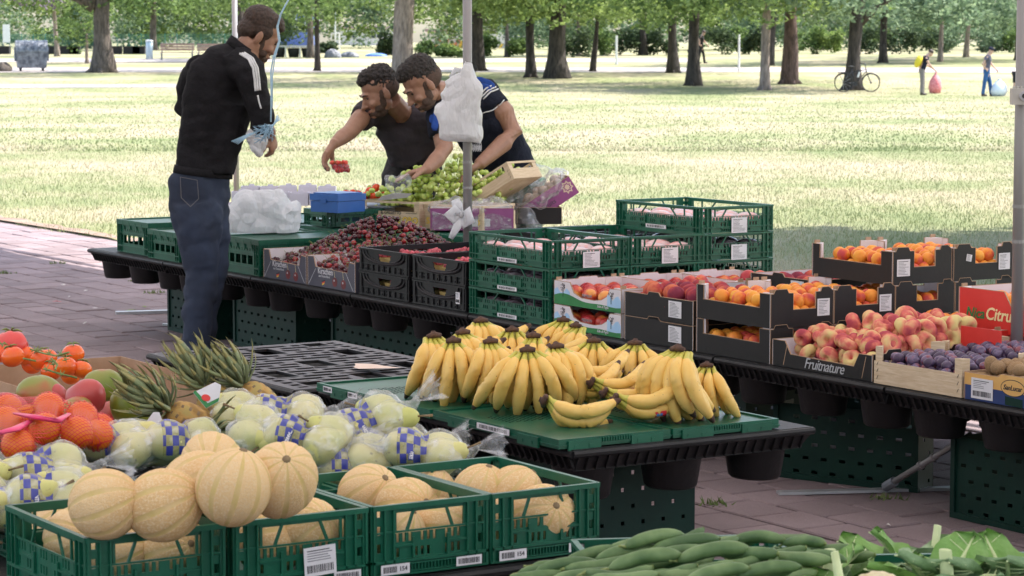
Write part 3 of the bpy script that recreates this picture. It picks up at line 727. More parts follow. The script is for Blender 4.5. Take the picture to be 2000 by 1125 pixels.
# green mesh fence
m_fence = mat('green_fence', (.05, .22, .16), (.07, .26, .2), rough=.6, scale=2)
t = thing('fence', 'green mesh fence behind the saplings', 'fence', (0, 0, 0)); y = 215
for i in range(24):
    x = -46 + i * 1.0; z = ground_z(y); mb = MB(); mb.box(x - .03, x + .03, y - .03, y + .03, z, z + 1.3); mb.build('post', m_fence, t)
mb = MB()
for j in range(10): mb.box(-46, -23, y - .012, y + .012, ground_z(y) + .1 + j * .12, ground_z(y) + .13 + j * .12)
mb.build('rail', m_fence, t)
# white posts on the lawn edge
for px, py, top, lab in ((1204, 126, 70, 'thin white post right of the slender leaning tree'), (1443, 139, 68, 'thin white post left of the pale trunk')):
    g = on_ground(px, py); s = F_PX / g.y; t = thing('white_post', lab, 'post', g, 0)
    mb = MB(); mb.tube([(0, 0, -.1), (0, 0, (py - top) / s)], 2.2 / s, 8); mb.build('shaft', m_whitep, t); mb = MB(); mb.lathe([(3 / s, 0), (3 / s, .06)], 10); mb.build('foot', m_stake, t)
# rubbish container
m_steel = mat('galvanised_steel', (.10, .11, .135), (.30, .32, .36), rough=.5, scale=5, metal=.5)
m_rub = mat('black_rubber', (.02, .02, .02), (.035, .035, .035), rough=.8, scale=10)
g = on_ground(62, 139); t = thing('dumpster', 'grey steel rubbish container with round lid under the big tree', 'dumpster', g, rad(14)); s_ = F_PX / g.y / 44
W2, D2_, Hb = .72, .55, .92
mb = MB(); v = [(-W2 * .92, -D2_ * .85, .15), (W2 * .92, -D2_ * .85, .15), (W2 * .92, D2_ * .85, .15), (-W2 * .92, D2_ * .85, .15), (-W2, -D2_, Hb), (W2, -D2_, Hb), (W2, D2_, Hb), (-W2, D2_, Hb)]
mb.add(v, [(3, 2, 1, 0), (4, 5, 6, 7), (0, 1, 5, 4), (1, 2, 6, 5), (2, 3, 7, 6), (3, 0, 4, 7)])
for i in range(4): x = -.5 + i * .33; mb.bar((x, -D2_ * .87, .2), (x, -D2_ * .99, .85), .04, .03)
mb.box(-W2 - .03, W2 + .03, -D2_ - .03, D2_ + .03, Hb - .03, Hb + .02)
mb.build('bin_body', m_steel, t)
mb = MB(); n = 12; pr = [(-(D2_ + .04) * math.cos(math.pi * i / n), Hb + .025 + .5 * math.sin(math.pi * i / n)) for i in range(n + 1)]
mb.poly([(a, z) for a, z in pr], Matrix.Rotation(rad(90), 4, 'Z') @ Matrix.Translation((0, -W2 - .02, 0)), 2 * W2 + .04)
mb.build('lid', m_steel, t, False)
for i in range(5):
    x = -.6 + i * .3; mb = MB(); mb.tube([(x, -(D2_ + .06) * math.cos(math.pi * j / 8), Hb + .03 + .52 * math.sin(math.pi * j / 8)) for j in range(9)], .02, 5); mb.build('lid_rib', m_steel, t)
for sx in (-1, 1):
    mb = MB(); mb.box(sx * (W2 + .03) - .05, sx * (W2 + .03) + .05, -.25, .25, Hb - .45, Hb + .2); mb.build('side_plate', m_steel, t)
    for sy in (-1, 1):
        mb = MB(); mb.tube([(sx * .52 - .03, sy * .4, .1), (sx * .52 + .03, sy * .4, .1)], .1, 12); mb.build('wheel', m_rub, t)
        mb = MB(); mb.box(sx * .52 - .05, sx * .52 + .05, sy * .4 - .04, sy * .4 + .04, .1, .18); mb.build('wheel_fork', m_steel, t)
g = on_ground(6, 140); mb = MB(); mb.ell((0, 0, .1), (.42, .3, .3), 14, 9, fn=lambda t, p: 1 + .12 * math.sin(3 * p + 2 * t) + .08 * math.sin(5 * t)); tag(mb.build('rock', m_barkM, None, True, g), 'brown boulder at the left edge beside the dumpster', 'rock')
# sign board, bin, benches, planters, planter table, tarpaulins
def at_px(px, py): g = on_ground(px, py); return g, F_PX / g.y
g, s = at_px(13, 104); t = thing('sign_board', 'blank white sign board on two thin legs at the left edge', 'sign', g)
mb = MB(); mb.box(-.24, .24, -.02, .02, .72, 1.95); mb.build('board', m_whitep, t)
for x in (-.22, .22): mb = MB(); mb.tube([(x, .03, -.1), (x, .03, 1.9)], .025, 6); mb.build('leg', m_steel, t)
m_paleblue = mat('pale_blue_bin', (.45, .6, .68), (.6, .7, .75), rough=.5, scale=3)
g, s = at_px(292, 116); t = thing('litter_bin', 'tall pale blue litter bin before the saplings', 'bin', g)
mb = MB(); mb.lathe([(.2, 0), (.2, .95), (.17, 1.0)], 16); mb.build('bin_body', m_paleblue, t, True); mb = MB(); mb.lathe([(.22, 0), (.22, .05), (.1, .12)], 16, c=(0, 0, 1.0)); mb.build('lid', m_whitep, t)
m_slat = mat('bench_wood', (.36, .22, .17), (.48, .32, .26), rough=.7, scale=5)
def bench(px, py, lab):
    g, s = at_px(px, py); t = thing('park_bench', lab, 'bench', g, rad(2), 'benches by the far path')
    for i in range(3): mb = MB(); mb.box(-.95, .95, -.3 + i * .15, -.18 + i * .15, .42, .46); mb.build('seat_slat', m_slat, t)
    for i in range(3): mb = MB(); mb.box(-.95, .95, .16 + i * .02, .19 + i * .02, .55 + i * .14, .66 + i * .14); mb.build('back_slat', m_slat, t)
    for x in (-.85, .85):
        mb = MB(); mb.bar((x, -.28, 0), (x, -.28, .42), .05); mb.bar((x, .15, 0), (x, .15, .45), .05); mb.bar((x, .2, .42), (x, .26, .98), .05); mb.bar((x, -.3, .4), (x, .2, .4), .05); mb.build('leg', m_steel, t)
bench(346, 118, 'wooden park bench in front of the staked saplings'); bench(418, 119, 'wooden park bench half hidden behind the standing man')
for i, (px, w) in enumerate([(5, .5), (103, .45), (135, .6), (147, .35), (226, .4), (258, .55), (272, .4)]):
    g, s = at_px(px, 106); t = thing('planter_crate', ['dark planter crate at the left edge', 'dark planter crate right of the dumpster', 'wide dark planter crate before the thin tree', 'small dark planter crate left of the thick trunk', 'dark planter crate just right of the thick trunk', 'long dark planter crate left of the bin', 'small planter crate next to the bin'][i], 'planter', g, 0, 'planter crates along the far path')
    mb = MB(); mb.box(-w, w, -.3, .3, 0, .48); mb.build('box', m_black, t); mb = MB(); mb.box(-w - .02, w + .02, -.32, .32, .482, .53); mb.build('rim', m_barkD, t)
g, s = at_px(574, 112); t = thing('planter_table', 'long table holding black tubs behind the standing man', 'table', g)
mb = MB(); mb.box(-1.35, 1.35, -.5, .5, .62, .7); mb.build('table_top', m_stake, t)
for x in (-1.25, -.45, .4, 1.25):
    mb = MB(); mb.box(x - .04, x + .04, -.5, -.42, 0, .62); mb.build('leg', m_stake, t)
for i, x in enumerate((-.85, 0, .82)):
    mb = MB(); mb.lathe([(.28, 0), (.38, .5), (.4, .55)], 16, c=(x, -.1, 0)); tag(mb.build('tub', m_rub, None, True, g), ['left black tub under the planter table', 'middle black tub under the planter table', 'right black tub under the planter table'][i], 'tub', 'black tubs under the planter table')
m_tarp = mat('grey_tarpaulin', (.13, .14, .17), (.22, .23, .26), rough=.5, scale=3, bmp=1, bscale=3, dist=.2); m_tarpb = mat('blue_tarpaulin', (.06, .16, .5), (.1, .22, .55), rough=.5, scale=3)
def heap(label, px, py, w, h, m, seed, name='tarpaulin', cat='tarpaulin'):
    g, s = at_px(px, py); mb = MB(); mb.ell((0, 0, 0), (w / s / 2, w / s / 3, h / s), 22, 12, fn=lambda t, p: 1 + .16 * noise.noise(Vector((3 * math.cos(p), 3 * math.sin(p), 4 * t + seed)))); tag(mb.build(name, m, None, True, g), label, cat)
heap('tall grey tarpaulin heap left of the great pale trunk', 650, 113, 34, 17, m_tarp, 1); heap('flat grey tarpaulin heap right of the tall one', 682, 112, 38, 11, m_tarp, 5); heap('low blue tarpaulin on the grass', 735, 110, 44, 6, m_tarpb, 9)
# bicycle
m_bike = mat('bicycle_black', (.015, .016, .02), (.025, .025, .03), rough=.35, scale=5)
g = on_ground(1670, 179); t = thing('bicycle', 'black city bicycle leaning on the dark trunk', 'bicycle', g + Vector((0, -.35, 0)), rad(4)); zr = .34
m_alu = mat('aluminium', (.5, .5, .52), (.6, .6, .62), rough=.35, scale=6, metal=.9)
for x in (-.5, .56):
    w_ = MB(); w_.tube([(x + zr * math.cos(a * math.pi / 14), 0, zr + zr * math.sin(a * math.pi / 14)) for a in range(29)], .021, 6, cap=False); wh = w_.build('wheel', m_rub, t, True)
    mb = MB()
    for k in range(12): a = k * math.pi / 6; mb.bar((x, 0, zr), (x + .33 * math.cos(a), 0, zr + .33 * math.sin(a)), .006)
    mb.build('spokes', m_alu, wh)
    mb = MB(); mb.tube([(x, -.04, zr), (x, .04, zr)], .035, 8); mb.build('hub', m_bike, wh)
mb = MB()
for a, b_ in (((-.5, 0, .34), (-.05, 0, .3)), ((-.5, 0, .34), (-.18, 0, .78)), ((-.05, 0, .3), (-.2, 0, .88)), ((-.05, 0, .3), (.38, 0, .78)), ((-.17, 0, .74), (.36, 0, .84)), ((.36, 0, .9), (.4, 0, .7)), ((.4, 0, .7), (.56, 0, .34))): mb.tube([a, b_], .02, 7)
mb.build('frame', m_bike, t, True)
mb = MB(); mb.ell((-.22, 0, .95), (.14, .08, .035), 10, 6); mb.build('saddle', m_rub, t, True)
mb = MB(); mb.tube([(.35, 0, .88), (.33, 0, 1.05)], .016, 6); mb.tube([(.22, -.28, 1.08), (.33, 0, 1.06), (.22, .28, 1.08)], .015, 6); mb.build('handlebar', m_bike, t, True)
mb = MB(); mb.lathe([(.09, -.02), (.09, .02)], 12, c=(0, 0, 0)); mb.tube([(0, -.05, 0), (.1, -.05, -.12)], .012, 5); o = mb.build('crank', m_bike, t, False, (-.05, 0, .3), (rad(90), 0, 0))
mb = MB(); mb.box(-.72, -.35, -.06, .06, .72, .745); mb.tube([(-.7, 0, .74), (-.5, 0, .36)], .01, 5); mb.build('luggage_rack', m_bike, t)
for x, z in ((-.5, .38), (.56, .38)): mb = MB(); mb.tube([(x + zr * 1.07 * math.cos(a), 0, zr + zr * 1.07 * math.sin(a)) for a in [rad(20 + k * 14) for k in range(11)]], .025, 6); mb.build('mudguard', m_bike, t)
mb = MB(); mb.tube([(.05, 0, .55), (.12, 0, .75)], .035, 8); mb.build('bottle', m_whitep, t)
# litter pickers
m_yel = mat('yellow_bag', (.75, .62, .03), (.65, .5, .03), rough=.6, scale=6); m_redb = mat('red_net_sack', (.55, .12, .13), (.75, .3, .3), rough=.7, scale=20, bmp=.6, bscale=20); m_greyt = cloth('grey_trousers', (.18, .16, .15), (.25, .22, .2)); m_bluej = cloth('blue_jeans', (.03, .09, .22), (.05, .13, .3)); m_gtop = cloth('grey_top', (.09, .09, .12), (.13, .13, .17)); m_wsack = mat('white_blue_sack', (.6, .68, .78), (.75, .78, .8), rough=.5, scale=6, bmp=.6, bscale=12)
m_skinp = mat('skin_pale', (.5, .3, .22), (.56, .36, .27), rough=.5, scale=20); m_navy = cloth('navy_top', (.012, .014, .03), (.02, .022, .04))
pz = dict(hip=(0, 0, .92), chest=(.10, 0, 1.28), neck=(.2, 0, 1.45), head=(.3, 0, 1.52), look=(-.75, 0, 0), shl=(.12, .17, 1.38), ell=(.18, .2, 1.1), wrl=(.38, .1, .98), shr=(.1, -.17, 1.36), elr=(.22, -.2, 1.12), wrr=(.46, -.08, .9), knl=(.06, .1, .5), anl=(.06, .14, .08), knr=(0, -.1, .5), anr=(-.02, -.12, .08))
p = simple_person('person in navy with a yellow bag on the back, stooping over a red sack', 1800, 186, None, pz, shirt=m_navy, legs=(m_greyt,), face=1, skin=m_skinp)
mb = MB(); mb.ell((-.14, -.06, 1.22), (.13, .19, .24), 12, 9, M=Matrix.Rotation(.4, 3, 'Y')); tag(mb.build('shoulder_bag', m_yel, None, True, p.location), 'bright yellow bag on the back of the stooping person', 'bag')
g = on_ground(1826, 183)
def sack(label, g, w, h, m, seed):
    mb = MB(); prof = [(.02, 0), (w * .8, .02), (w, h * .3), (w * .85, h * .6), (w * .4, h * .85), (w * .12, h * .93), (w * .25, h)]
    mb.lathe(prof, 18); mb.v = [(x * (1 + .18 * noise.noise(Vector((x * 5, y * 5, z * 4 + seed)))) + .03 * z, y, z) for x, y, z in mb.v]
    return tag(mb.build('rubbish_sack', m, None, True, g), label, 'sack')
sack('pink red netted rubbish sack held by the person with the yellow bag', g, .25, .78, m_redb, 1)
pz2 = dict(pz); pz2.update(chest=(.03, 0, 1.32), neck=(.07, 0, 1.5), head=(.14, 0, 1.62), look=(-.6, 0, 0), shl=(.04, .18, 1.42), shr=(.0, -.18, 1.4), ell=(.2, .2, 1.15), wrl=(.36, .1, .95), elr=(-.2, -.22, 1.14), wrr=(-.06, -.2, .98), knl=(.14, .1, .5), anl=(.2, .12, .08), knr=(-.08, -.1, .5), anr=(-.14, -.1, .08))
p = simple_person('person in a dark cap, grey top and blue jeans holding a pale sack', 1926, 188, None, pz2, shirt=m_gtop, legs=(m_bluej,), face=1, hair=m_navy, skin=m_skinp)
mb = MB(); mb.tube([(.18, -.02, 1.66), (.3, -.03, 1.63)], [.075, .05], 8, sq=[(1, .3)] * 2); mb.build('cap_peak', m_navy, p)
sack('pale blue and white rubbish sack beside the capped person', on_ground(1950, 188), .3, .62, m_wsack, 3)
pz3 = dict(hip=(0, 0, .86), chest=(.12, -.05, .62), neck=(.2, -.08, .45), head=(.24, -.1, .34), look=(-1.2, 0, 0), shl=(.16, .14, .55), ell=(.22, .16, .35), wrl=(.26, .1, .2), shr=(.14, -.16, .55), elr=(.2, -.2, .35), wrr=(.26, -.14, .2), knl=(.03, .1, .48), anl=(0, .1, .08), knr=(-.03, -.1, .48), anr=(-.06, -.1, .08))
simple_person('person in black shorts bending right down at the right edge', 1982, 188, None, pz3, shirt=m_gtop, legs=(m_black, 'short'), face=1, skin=m_skinp)
pz4 = dict(pz2); g = None
simple_person('small far person in a red top beside a dark trunk', 1347, 132, None, pz3, shirt=m_redb, legs=(m_black,), face=1, skin=m_skinp)
simple_person('small far person in black walking behind a dark trunk', 1369, 124, None, dict(pz2), shirt=m_black, legs=(m_black,), face=1, skin=m_skinp)
# ------------------------------------------------------------------ canopies, poles, pallets, crates
m_fabric, nt, b = new_mat('white_canopy_fabric')
b.inputs['Base Color'].default_value = (.8, .78, .76, 1); b.inputs['Roughness'].default_value = .8
n = noise_node(nt, tex_coord(nt), 3, 4); c = ramp(nt, n, [(.3, (.78, .76, .75)), (.7, (.84, .82, .80))]); nt.links.new(c, b.inputs['Base Color'])
t_ = nt.nodes.new('ShaderNodeBsdfTranslucent'); t_.inputs[0].default_value = (.85, .80, .78, 1)
mx = nt.nodes.new('ShaderNodeMixShader'); mx.inputs[0].default_value = .32
nt.links.new(b.outputs[0], mx.inputs[1]); nt.links.new(t_.outputs[0], mx.inputs[2]); nt.links.new(mx.outputs[0], nt.nodes['Material Output'].inputs[0])
m_pole = mat('galvanised_pole', (.26, .25, .25), (.36, .34, .34), rough=.4, scale=3, metal=.4, stretch=(1, 1, .1))
def canopy(label, u0, u1, v0, v1, z=2.35, peak=.55, poles=()):
    t = thing('market_canopy', label, 'canopy', UV(u0, v0, 0), TH, 'white canopies over the stall'); w = u1 - u0; l = v1 - v0
    N = 12; mb = MB(); vs = []; fs = []
    for i in range(N + 1):
        for j in range(N + 1):
            a = i / N; c = j / N; k = min(a, 1 - a, c, 1 - c) * 2
            sag = .10 * math.sin(math.pi * a) * math.sin(math.pi * c)
            ea = 0
            if i in (0, N): ea = .09 * math.sin(math.pi * c) * (1 if i == 0 else -1)
            vs.append((a * w + ea, c * l, z + peak * k - sag))
    for i in range(N):
        for j in range(N): q = i * (N + 1) + j; fs.append((q, q + N + 1, q + N + 2, q + 1))
    mb.add(vs, fs); mb.build('roof', m_fabric, t, True)
    mb = MB(); k = 0
    for a, c in (((0, 0), (w, 0)), ((w, 0), (w, l)), ((w, l), (0, l)), ((0, l), (0, 0))):
        mb.add([(a[0], a[1], z), (c[0], c[1], z), (c[0], c[1], z - .12), (a[0], a[1], z - .12)], [(0, 1, 2, 3)])
    mb.build('valance', m_fabric, t)
    for (pu, pv) in poles:
        mb = MB(); mb.tube([(pu - u0, pv - v0, 0), (pu - u0, pv - v0, z + .05)], .0215, 16); p = mb.build('pole', m_pole, t, True)
        mb = MB(); mb.box(pu - u0 - .07, pu - u0 + .07, pv - v0 - .07, pv - v0 + .07, 0, .008); mb.build('foot_plate', m_pole, p)
        for zz in (.9, 1.02): mb = MB(); mb.lathe([(.0235, 0), (.0235, .012)], 14, c=(pu - u0, pv - v0, zz)); mb.build('collar', m_pole, p)
        mb = MB(); mb.box(0, w, pv - v0 - .015, pv - v0 + .015, z + .06, z + .09); mb.build('roof_bar', m_pole, t)
canopy('white canopy over the grape end of the back table, pole behind the black crates', 3.9, 8.62, 8.9, 19.2, 2.4, .5, [(6.19, 10.30), (8.60, 17.75), (4.0, 17.6)])
canopy('white canopy over the peach end of the back table, its pole at the right edge', 3.9, 8.68, -1.5, 8.97, 2.37, .5, [(6.10, 6.49)])
canopy('white canopy over the near fruit tables', -2.6, 4.3, -1.5, 9.78, 2.43, .6, [(-2.5, 9.4)])
canopy('white canopy over the near left corner', -2.6, 4.3, 9.7, 19.2, 2.43, .6, [(-2.5, 19)])

m_plk = mat('black_pallet_plastic', (.006, .0055, .006), (.012, .011, .012), rough=.5, scale=6, bmp=.4, bscale=40, spec=.35)
m_deck = mat('worn_deck_plastic', (.065, .062, .07), (.12, .112, .122), rough=.55, scale=5, bmp=.3, bscale=50)
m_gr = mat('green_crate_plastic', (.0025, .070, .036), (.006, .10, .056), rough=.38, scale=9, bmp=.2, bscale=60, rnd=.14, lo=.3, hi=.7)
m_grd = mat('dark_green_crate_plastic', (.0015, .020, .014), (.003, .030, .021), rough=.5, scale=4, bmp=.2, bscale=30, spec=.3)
m_blk = mat('black_crate_plastic', (.006, .0055, .0065), (.011, .010, .012), rough=.4, scale=6, bmp=.2, bscale=30, spec=.4)
m_label = mat('label_paper', (.62, .60, .62), (.70, .68, .70), rough=.7, scale=10)
m_ink = mat('label_ink', (.02, .02, .022), (.05, .05, .055), rough=.7, scale=10)
m_inkg = mat('label_grey_print', (.22, .21, .23), (.3, .29, .3), rough=.7, scale=30)
def raster(fn, nx, nz, dx, dz, M, t, mb, mi=0, y0=0):
    """flat panel with real openings: cells where fn(i, j) is true, merged into slabs of thickness t"""
    occ = [[bool(fn(i, j)) for i in range(nx)] for j in range(nz)]; used = [[False] * nx for _ in range(nz)]
    for j in range(nz):
        i = 0
        while i < nx:
            if occ[j][i] and not used[j][i]:
                k = i
                while k < nx and occ[j][k] and not used[j][k]: k += 1
                h = j + 1
                while h < nz and all(occ[h][q] and not used[h][q] for q in range(i, k)): h += 1
                for a in range(j, h):
                    for q in range(i, k): used[a][q] = True
                mb.obox(M, i * dx, k * dx, y0, y0 + t, j * dz, h * dz, mi); i = k
            else: i += 1
def faceM(side, du, dv):
    """matrix of a wall: x runs along the wall, y is the way in, z up"""
    if side == 'v0': return Matrix.Identity(4)
    if side == 'v1': return Matrix.Translation((du, dv, 0)) @ Matrix.Rotation(math.pi, 4, 'Z')
    if side == 'u0': return Matrix.Translation((0, dv, 0)) @ Matrix.Rotation(-math.pi / 2, 4, 'Z')
    return Matrix.Translation((du, 0, 0)) @ Matrix.Rotation(math.pi / 2, 4, 'Z')
PAN = {}
def crate_side(w, h, m, style='green'):
    key = (round(w, 3), round(h, 3), m.name, style)
    if key in PAN: return PAN[key]
    mb = MB(); I = Matrix.Identity(4); nx = max(24, int(w / .0075)); nz = 24; dx = w / nx; dz = h / nz; cx = nx / 2
    def fn(i, j):
        z = (j + .5) / nz; x = (i + .5) * dx; e = min(x, w - x)
        if style == 'lid':                # tall folding box seen from its side, mostly solid
            if e < .05: return not (j % 5 in (2, 3) and .012 < e < .04 and (i % 2 == 0))
            if .62 < z < .8: return not (j in (16, 17) and (i % 4 == 1))
            if .30 < z < .55: return i % 9 in (0, 1)
            return True
        if e < .028: return not (z > .25 and e > .010 and e < .020 and j % 6 in (2, 3, 4))
        if z < .2: return not (.07 < z < .16 and abs(i - cx) < nx * .27 and i % 2 == 0 and False)
        if z > .87: return True
        if .80 < z <= .87: return e < .05
        if .60 < z <= .87: return e < .05
        if z <= .60 and z > .2:
            if e < .05: return True
            if .44 < z < .57: return not (i % 2 == 0 and (i // 2) % 4 != 3)
            if .26 < z < .36: return not (i % 2 == 0 and (i // 2) % 5 > 1)
            return True
        return True
    if style in ('green', 'lid'):
        raster(fn, nx, nz, dx, dz, I, .004, mb, 0, .004)
        mb.box(0, w, -.004, .0038, h * .93, h); mb.box(.002, w - .002, -.003, .0036, h * .185, h * .225); mb.box(0, w, -.002, .0034, 0, h * .03)
        mb.box(.002, w - .002, 0, .0037, h * .60, h * .625)
        for x in (.004, .030, .052): 
            for q in (x, w - x): mb.box(q - .002, q + .002, -.003, .0032, h * .03, h * .95)
        if style == 'green':
            for q in (-1, 1):
                c_ = w / 2
                mb.bar((c_ + q * w * .14, .005, h * .9), (c_ + q * w * .20, .005, h * .6), .005, .006); mb.bar((c_ + q * w * .30, .005, h * .9), (c_ + q * w * .30, .005, h * .6), .005, .006)
            for x in (.35, .65): mb.box(w * x - .003, w * x + .003, -.002, .0031, h * .2, h * .52)
            for x0_, x1_ in ((.18, .34), (.66, .82)): mb.box(w * x0_, w * x1_, -.0015, .0033, h * .40, h * .43)
            for i in range(14): x = w * .30 + i * w * .4 / 14; mb.box(x, x + .002, -.0022, .0039, h * .06, h * .14)
            mb.box(w * .28, w * .72, -.003, .0028, h * .145, h * .165); mb.box(w * .28, w * .72, -.003, .0028, h * .04, h * .055)
        else:
            for i in range(4): x = w * (.2 + .2 * i); mb.bar((x, -.002, h * .96), (x + .012, .002, h * .72), .006, .006)
    elif style == 'black':
        def fb(i, j):
            z = (j + .5) / nz; x = (i + .5) * dx / w - .5
            if .52 < z < .78 and abs(x) < .13 - .1 * (.78 - z): return False
            if z < .3 and i % 5 == 2 and j % 4 > 1: return False
            return True
        raster(fb, nx, nz, dx, dz, I, .004, mb, 0, .004)
        mb.box(0, w, -.005, .0037, h * .93, h); mb.box(0, w, -.003, .0035, 0, h * .07)
        pts = [(w * (.5 + .42 * math.cos(a)), .001, h * (.92 - .52 * abs(math.sin(a)) ** .7)) for a in [math.pi * k / 14 for k in range(15)]]
        mb.tube(pts, .006, 6); mb.tube([(x * .86 + w * .07, y, z + h * .06) for x, y, z in pts], .004, 6)
        for k in range(9): x = w * (.06 + .11 * k); mb.box(x - .002, x + .002, -.002, .0033, h * .07, h * .34)
        for k in (.04, .96): mb.box(w * k - .006, w * k + .006, -.003, .003, h * .07, h * .92)
        mb.box(0, w, -.002, .0031, h * .33, h * .35)
    me = mb.mesh('side_panel', m); PAN[key] = me; return me
BASEM = {}
def label_plate(parent, side, du, dv, x, z, w, h, marks='code', num=None, name='label', off=.0052, m=None, tilt=0):
    mb = MB(); mb.box(-w / 2, w / 2, -.0012, 0, -h / 2, h / 2)
    r = random.Random(int(x * 999 + z * 77))
    if marks in ('code', 'both'):
        x0 = -w * .42 if num is None else -w * .42; xe = w * .42 if num is None else w * .05; q = x0
        z0, z1 = (-h * .3, h * .3) if marks == 'code' else (-h * .38, -h * .12)
        while q < xe: bw = r.choice((.0012, .002, .003)) * w / .08; mb.box(q, min(q + bw, xe), -.0016, -.0012, z0, z1, 1); q += bw + r.choice((.0012, .002)) * w / .08
    if marks in ('text', 'both'):
        zz = h * .38
        while zz > (-h * .4 if marks == 'text' else -h * .02):
            mb.box(-w * .4, -w * .4 + w * r.uniform(.35, .8), -.0016, -.0012, zz - h * .022, zz + h * .012, 1 if zz > h * .3 else 2); zz -= h * .085
    mb2 = mb
    M = faceM(side, du, dv) @ Matrix.Translation((x, -off, z)) @ Matrix.Rotation(tilt, 4, 'Y')
    mb2.v = [tuple(M @ Vector(p)) for p in mb.v]
    o = mb2.build(name, [m or m_label, m_ink, m_inkg], parent)
    if num: 
        tm = put('lettering', text_mesh(num, h * .62, m_ink), o); tm.matrix_local = M @ Matrix.Translation((w * .27, -.0018, 0)) @ Matrix.Rotation(rad(90), 4, 'X')
    return o
def crate(label, u, v, z, du, dv, h, m=None, style='green', group=None, name='crate', cat='crate', flip=False, rz=None, base=True):
    m = m or m_gr
    t = thing(name, label, cat, UV(u, v, z), TH if rz is None else rz, group)
    for sd, w in (('v0', du), ('u0', dv), ('v1', du), ('u1', dv)):
        o = put('side_panel', crate_side(w, h, m, style), t); o.matrix_local = faceM(sd, du, dv)
    mb = MB()
    mb.box(.009, du - .009, .009, dv - .009, .004, .012)
    for a, c in ((0, 0), (du - .012, 0), (0, dv - .012), (du - .012, dv - .012)): mb.box(a + .0005, a + .0115, c + .0005, c + .0115, .002, h - .002)
    mb.build('base', m, t)
    if flip or style == 'lid':            # closed top with a raised rim
        mb = MB(); mb.box(.004, du - .004, .004, dv - .004, h - .02, h - .004); 
        for x0, x1, y0, y1 in ((-.003, du + .003, -.003, .014), (-.003, du + .003, dv - .014, dv + .003), (-.003, .014, .0145, dv - .0145), (du - .014, du + .003, .0145, dv - .0145)): mb.box(x0, x1, y0, y1, h - .024, h + .003)
        for k in range(5): x = du * (.15 + .17 * k); mb.box(x, x + .02, -.006, -.0031, h - .02, h - .006)
        mb.build('lid', m, t)
    return t
PALD = {}
def pallet(label, u, v, du, dv, deck=False, z=TOP, group='black plastic pallets'):
    t = thing('pallet', label, 'pallet', UV(u, v, z), TH, group)
    mb = MB()
    if deck:
        dx = .0125; nx = int(du / dx); nz = int(dv / dx)
        hx = [(.5, .16), (.5, .5), (.5, .84), (.17, .33), (.83, .33), (.17, .70), (.83, .70), (.17, .06), (.83, .97)]
        def fn(i, j):
            x = (i + .5) / nx; y = (j + .5) / nz; e = min(i, nx - 1 - i, j, nz - 1 - j)
            if e < 3: return True
            for a, c in hx:
                if abs(x - a) * du < .045 and abs(y - c) * dv < .09: return False
                if abs(x - a) * du < .062 and abs(y - c) * dv < .105: return True
            if j % 5 < 2: return True
            return (i + (6 if (j // 5) % 2 else 0)) % 12 < 2
        M = Matrix(((1, 0, 0, 0), (0, 0, 1, 0), (0, -1, 0, 0), (0, 0, 0, 1)))   # x -> x, z -> y, y -> -z
        raster(fn, nx, nz, du / nx, dv / nz, M, .0014, mb); mb.build('deck', m_deck, t); mb = MB(); raster(fn, nx, nz, du / nx, dv / nz, M, .010, mb, 0, .0015); mb.build('under_deck', m_plk, t)
        mb = MB(); mb.box(.03, du - .03, .03, dv - .03, -.115, -.11)
    else:
        mb.box(.004, du - .004, .004, dv - .004, -.014, 0); mb.build('deck', m_plk, t); mb = MB()
    # rolled rim
    r_ = .011
    for a, c in (((0, 0), (du, 0)), ((du, 0), (du, dv)), ((du, dv), (0, dv)), ((0, dv), (0, 0))):
        mb.tube([(a[0], a[1], -.012), (c[0], c[1], -.012)], r_, 8)
    mb.build('rim', m_plk, t, False)
    mb = MB()                                                  # ribbed skirt
    s0, s1 = -.022, -.062; k = .028
    vs = [(.004, .004, s0), (du - .004, .004, s0), (du - .004, dv - .004, s0), (.004, dv - .004, s0), (k, k, s1), (du - k, k, s1), (du - k, dv - k, s1), (k, dv - k, s1)]
    mb.add(vs, [(0, 1, 5, 4), (1, 2, 6, 5), (2, 3, 7, 6), (3, 0, 4, 7)])
    for i in range(int(dv / .035)):
        y = .02 + i * .035; mb.bar((.004, y, s0), (k - .006, y, s1), .005, .012)
    for i in range(int(du / .035)):
        x = .02 + i * .035; mb.bar((x, .004, s0), (x, k - .006, s1), .005, .012)
    mb.box(k, du - k, k, dv - k, s1 - .004, s1)
    mb.build('skirt', m_plk, t)
    me = PALD.get('foot')
    if me is None:
        f = MB(); f.lathe([(.092, 0), (.088, -.004), (.075, -.086), (.068, -.094), (0.001, -.094)], 20, cap=False); f.v = [(x, y * 1.15, z_) for x, y, z_ in f.v]; me = PALD['foot'] = f.mesh('foot', m_plk, True)
    for a in (.12, du / 2, du - .12):
        for c in (.13, dv / 2, dv - .13): put('foot', me, t, (a, c, s1 - .003))
    return t
VE = [13.36, 12.34, 11.3, 10.27, 9.23, 8.36, 7.49, 6.53, 5.6, 4.66]
nm = ['under the lidded crates at the far left end', 'behind the standing man', 'under the white bag', 'under the cherry boxes', 'under the black crates', 'under the nectarine boxes', 'under the apricot boxes', 'under the flat peaches', 'under the plum crate at the right']
for i in range(9):
    a, c = VE[i + 1], VE[i]
    pallet('black pallet %s, front row' % nm[i].replace('under', 'beneath'), 5.555, a + .006, .80, c - a - .012)
    pallet('black pallet in the rear row, %s' % nm[i], 6.37, a + .006, .80, c - a - .012)
P_BAN = pallet('black pallet carrying the green folded crates with the bananas', 3.92, 5.95, .86, 1.52)
P_BARE = pallet('bare black pallet with a slotted grey worn deck', 3.84, 7.50, .78, 1.18, True)

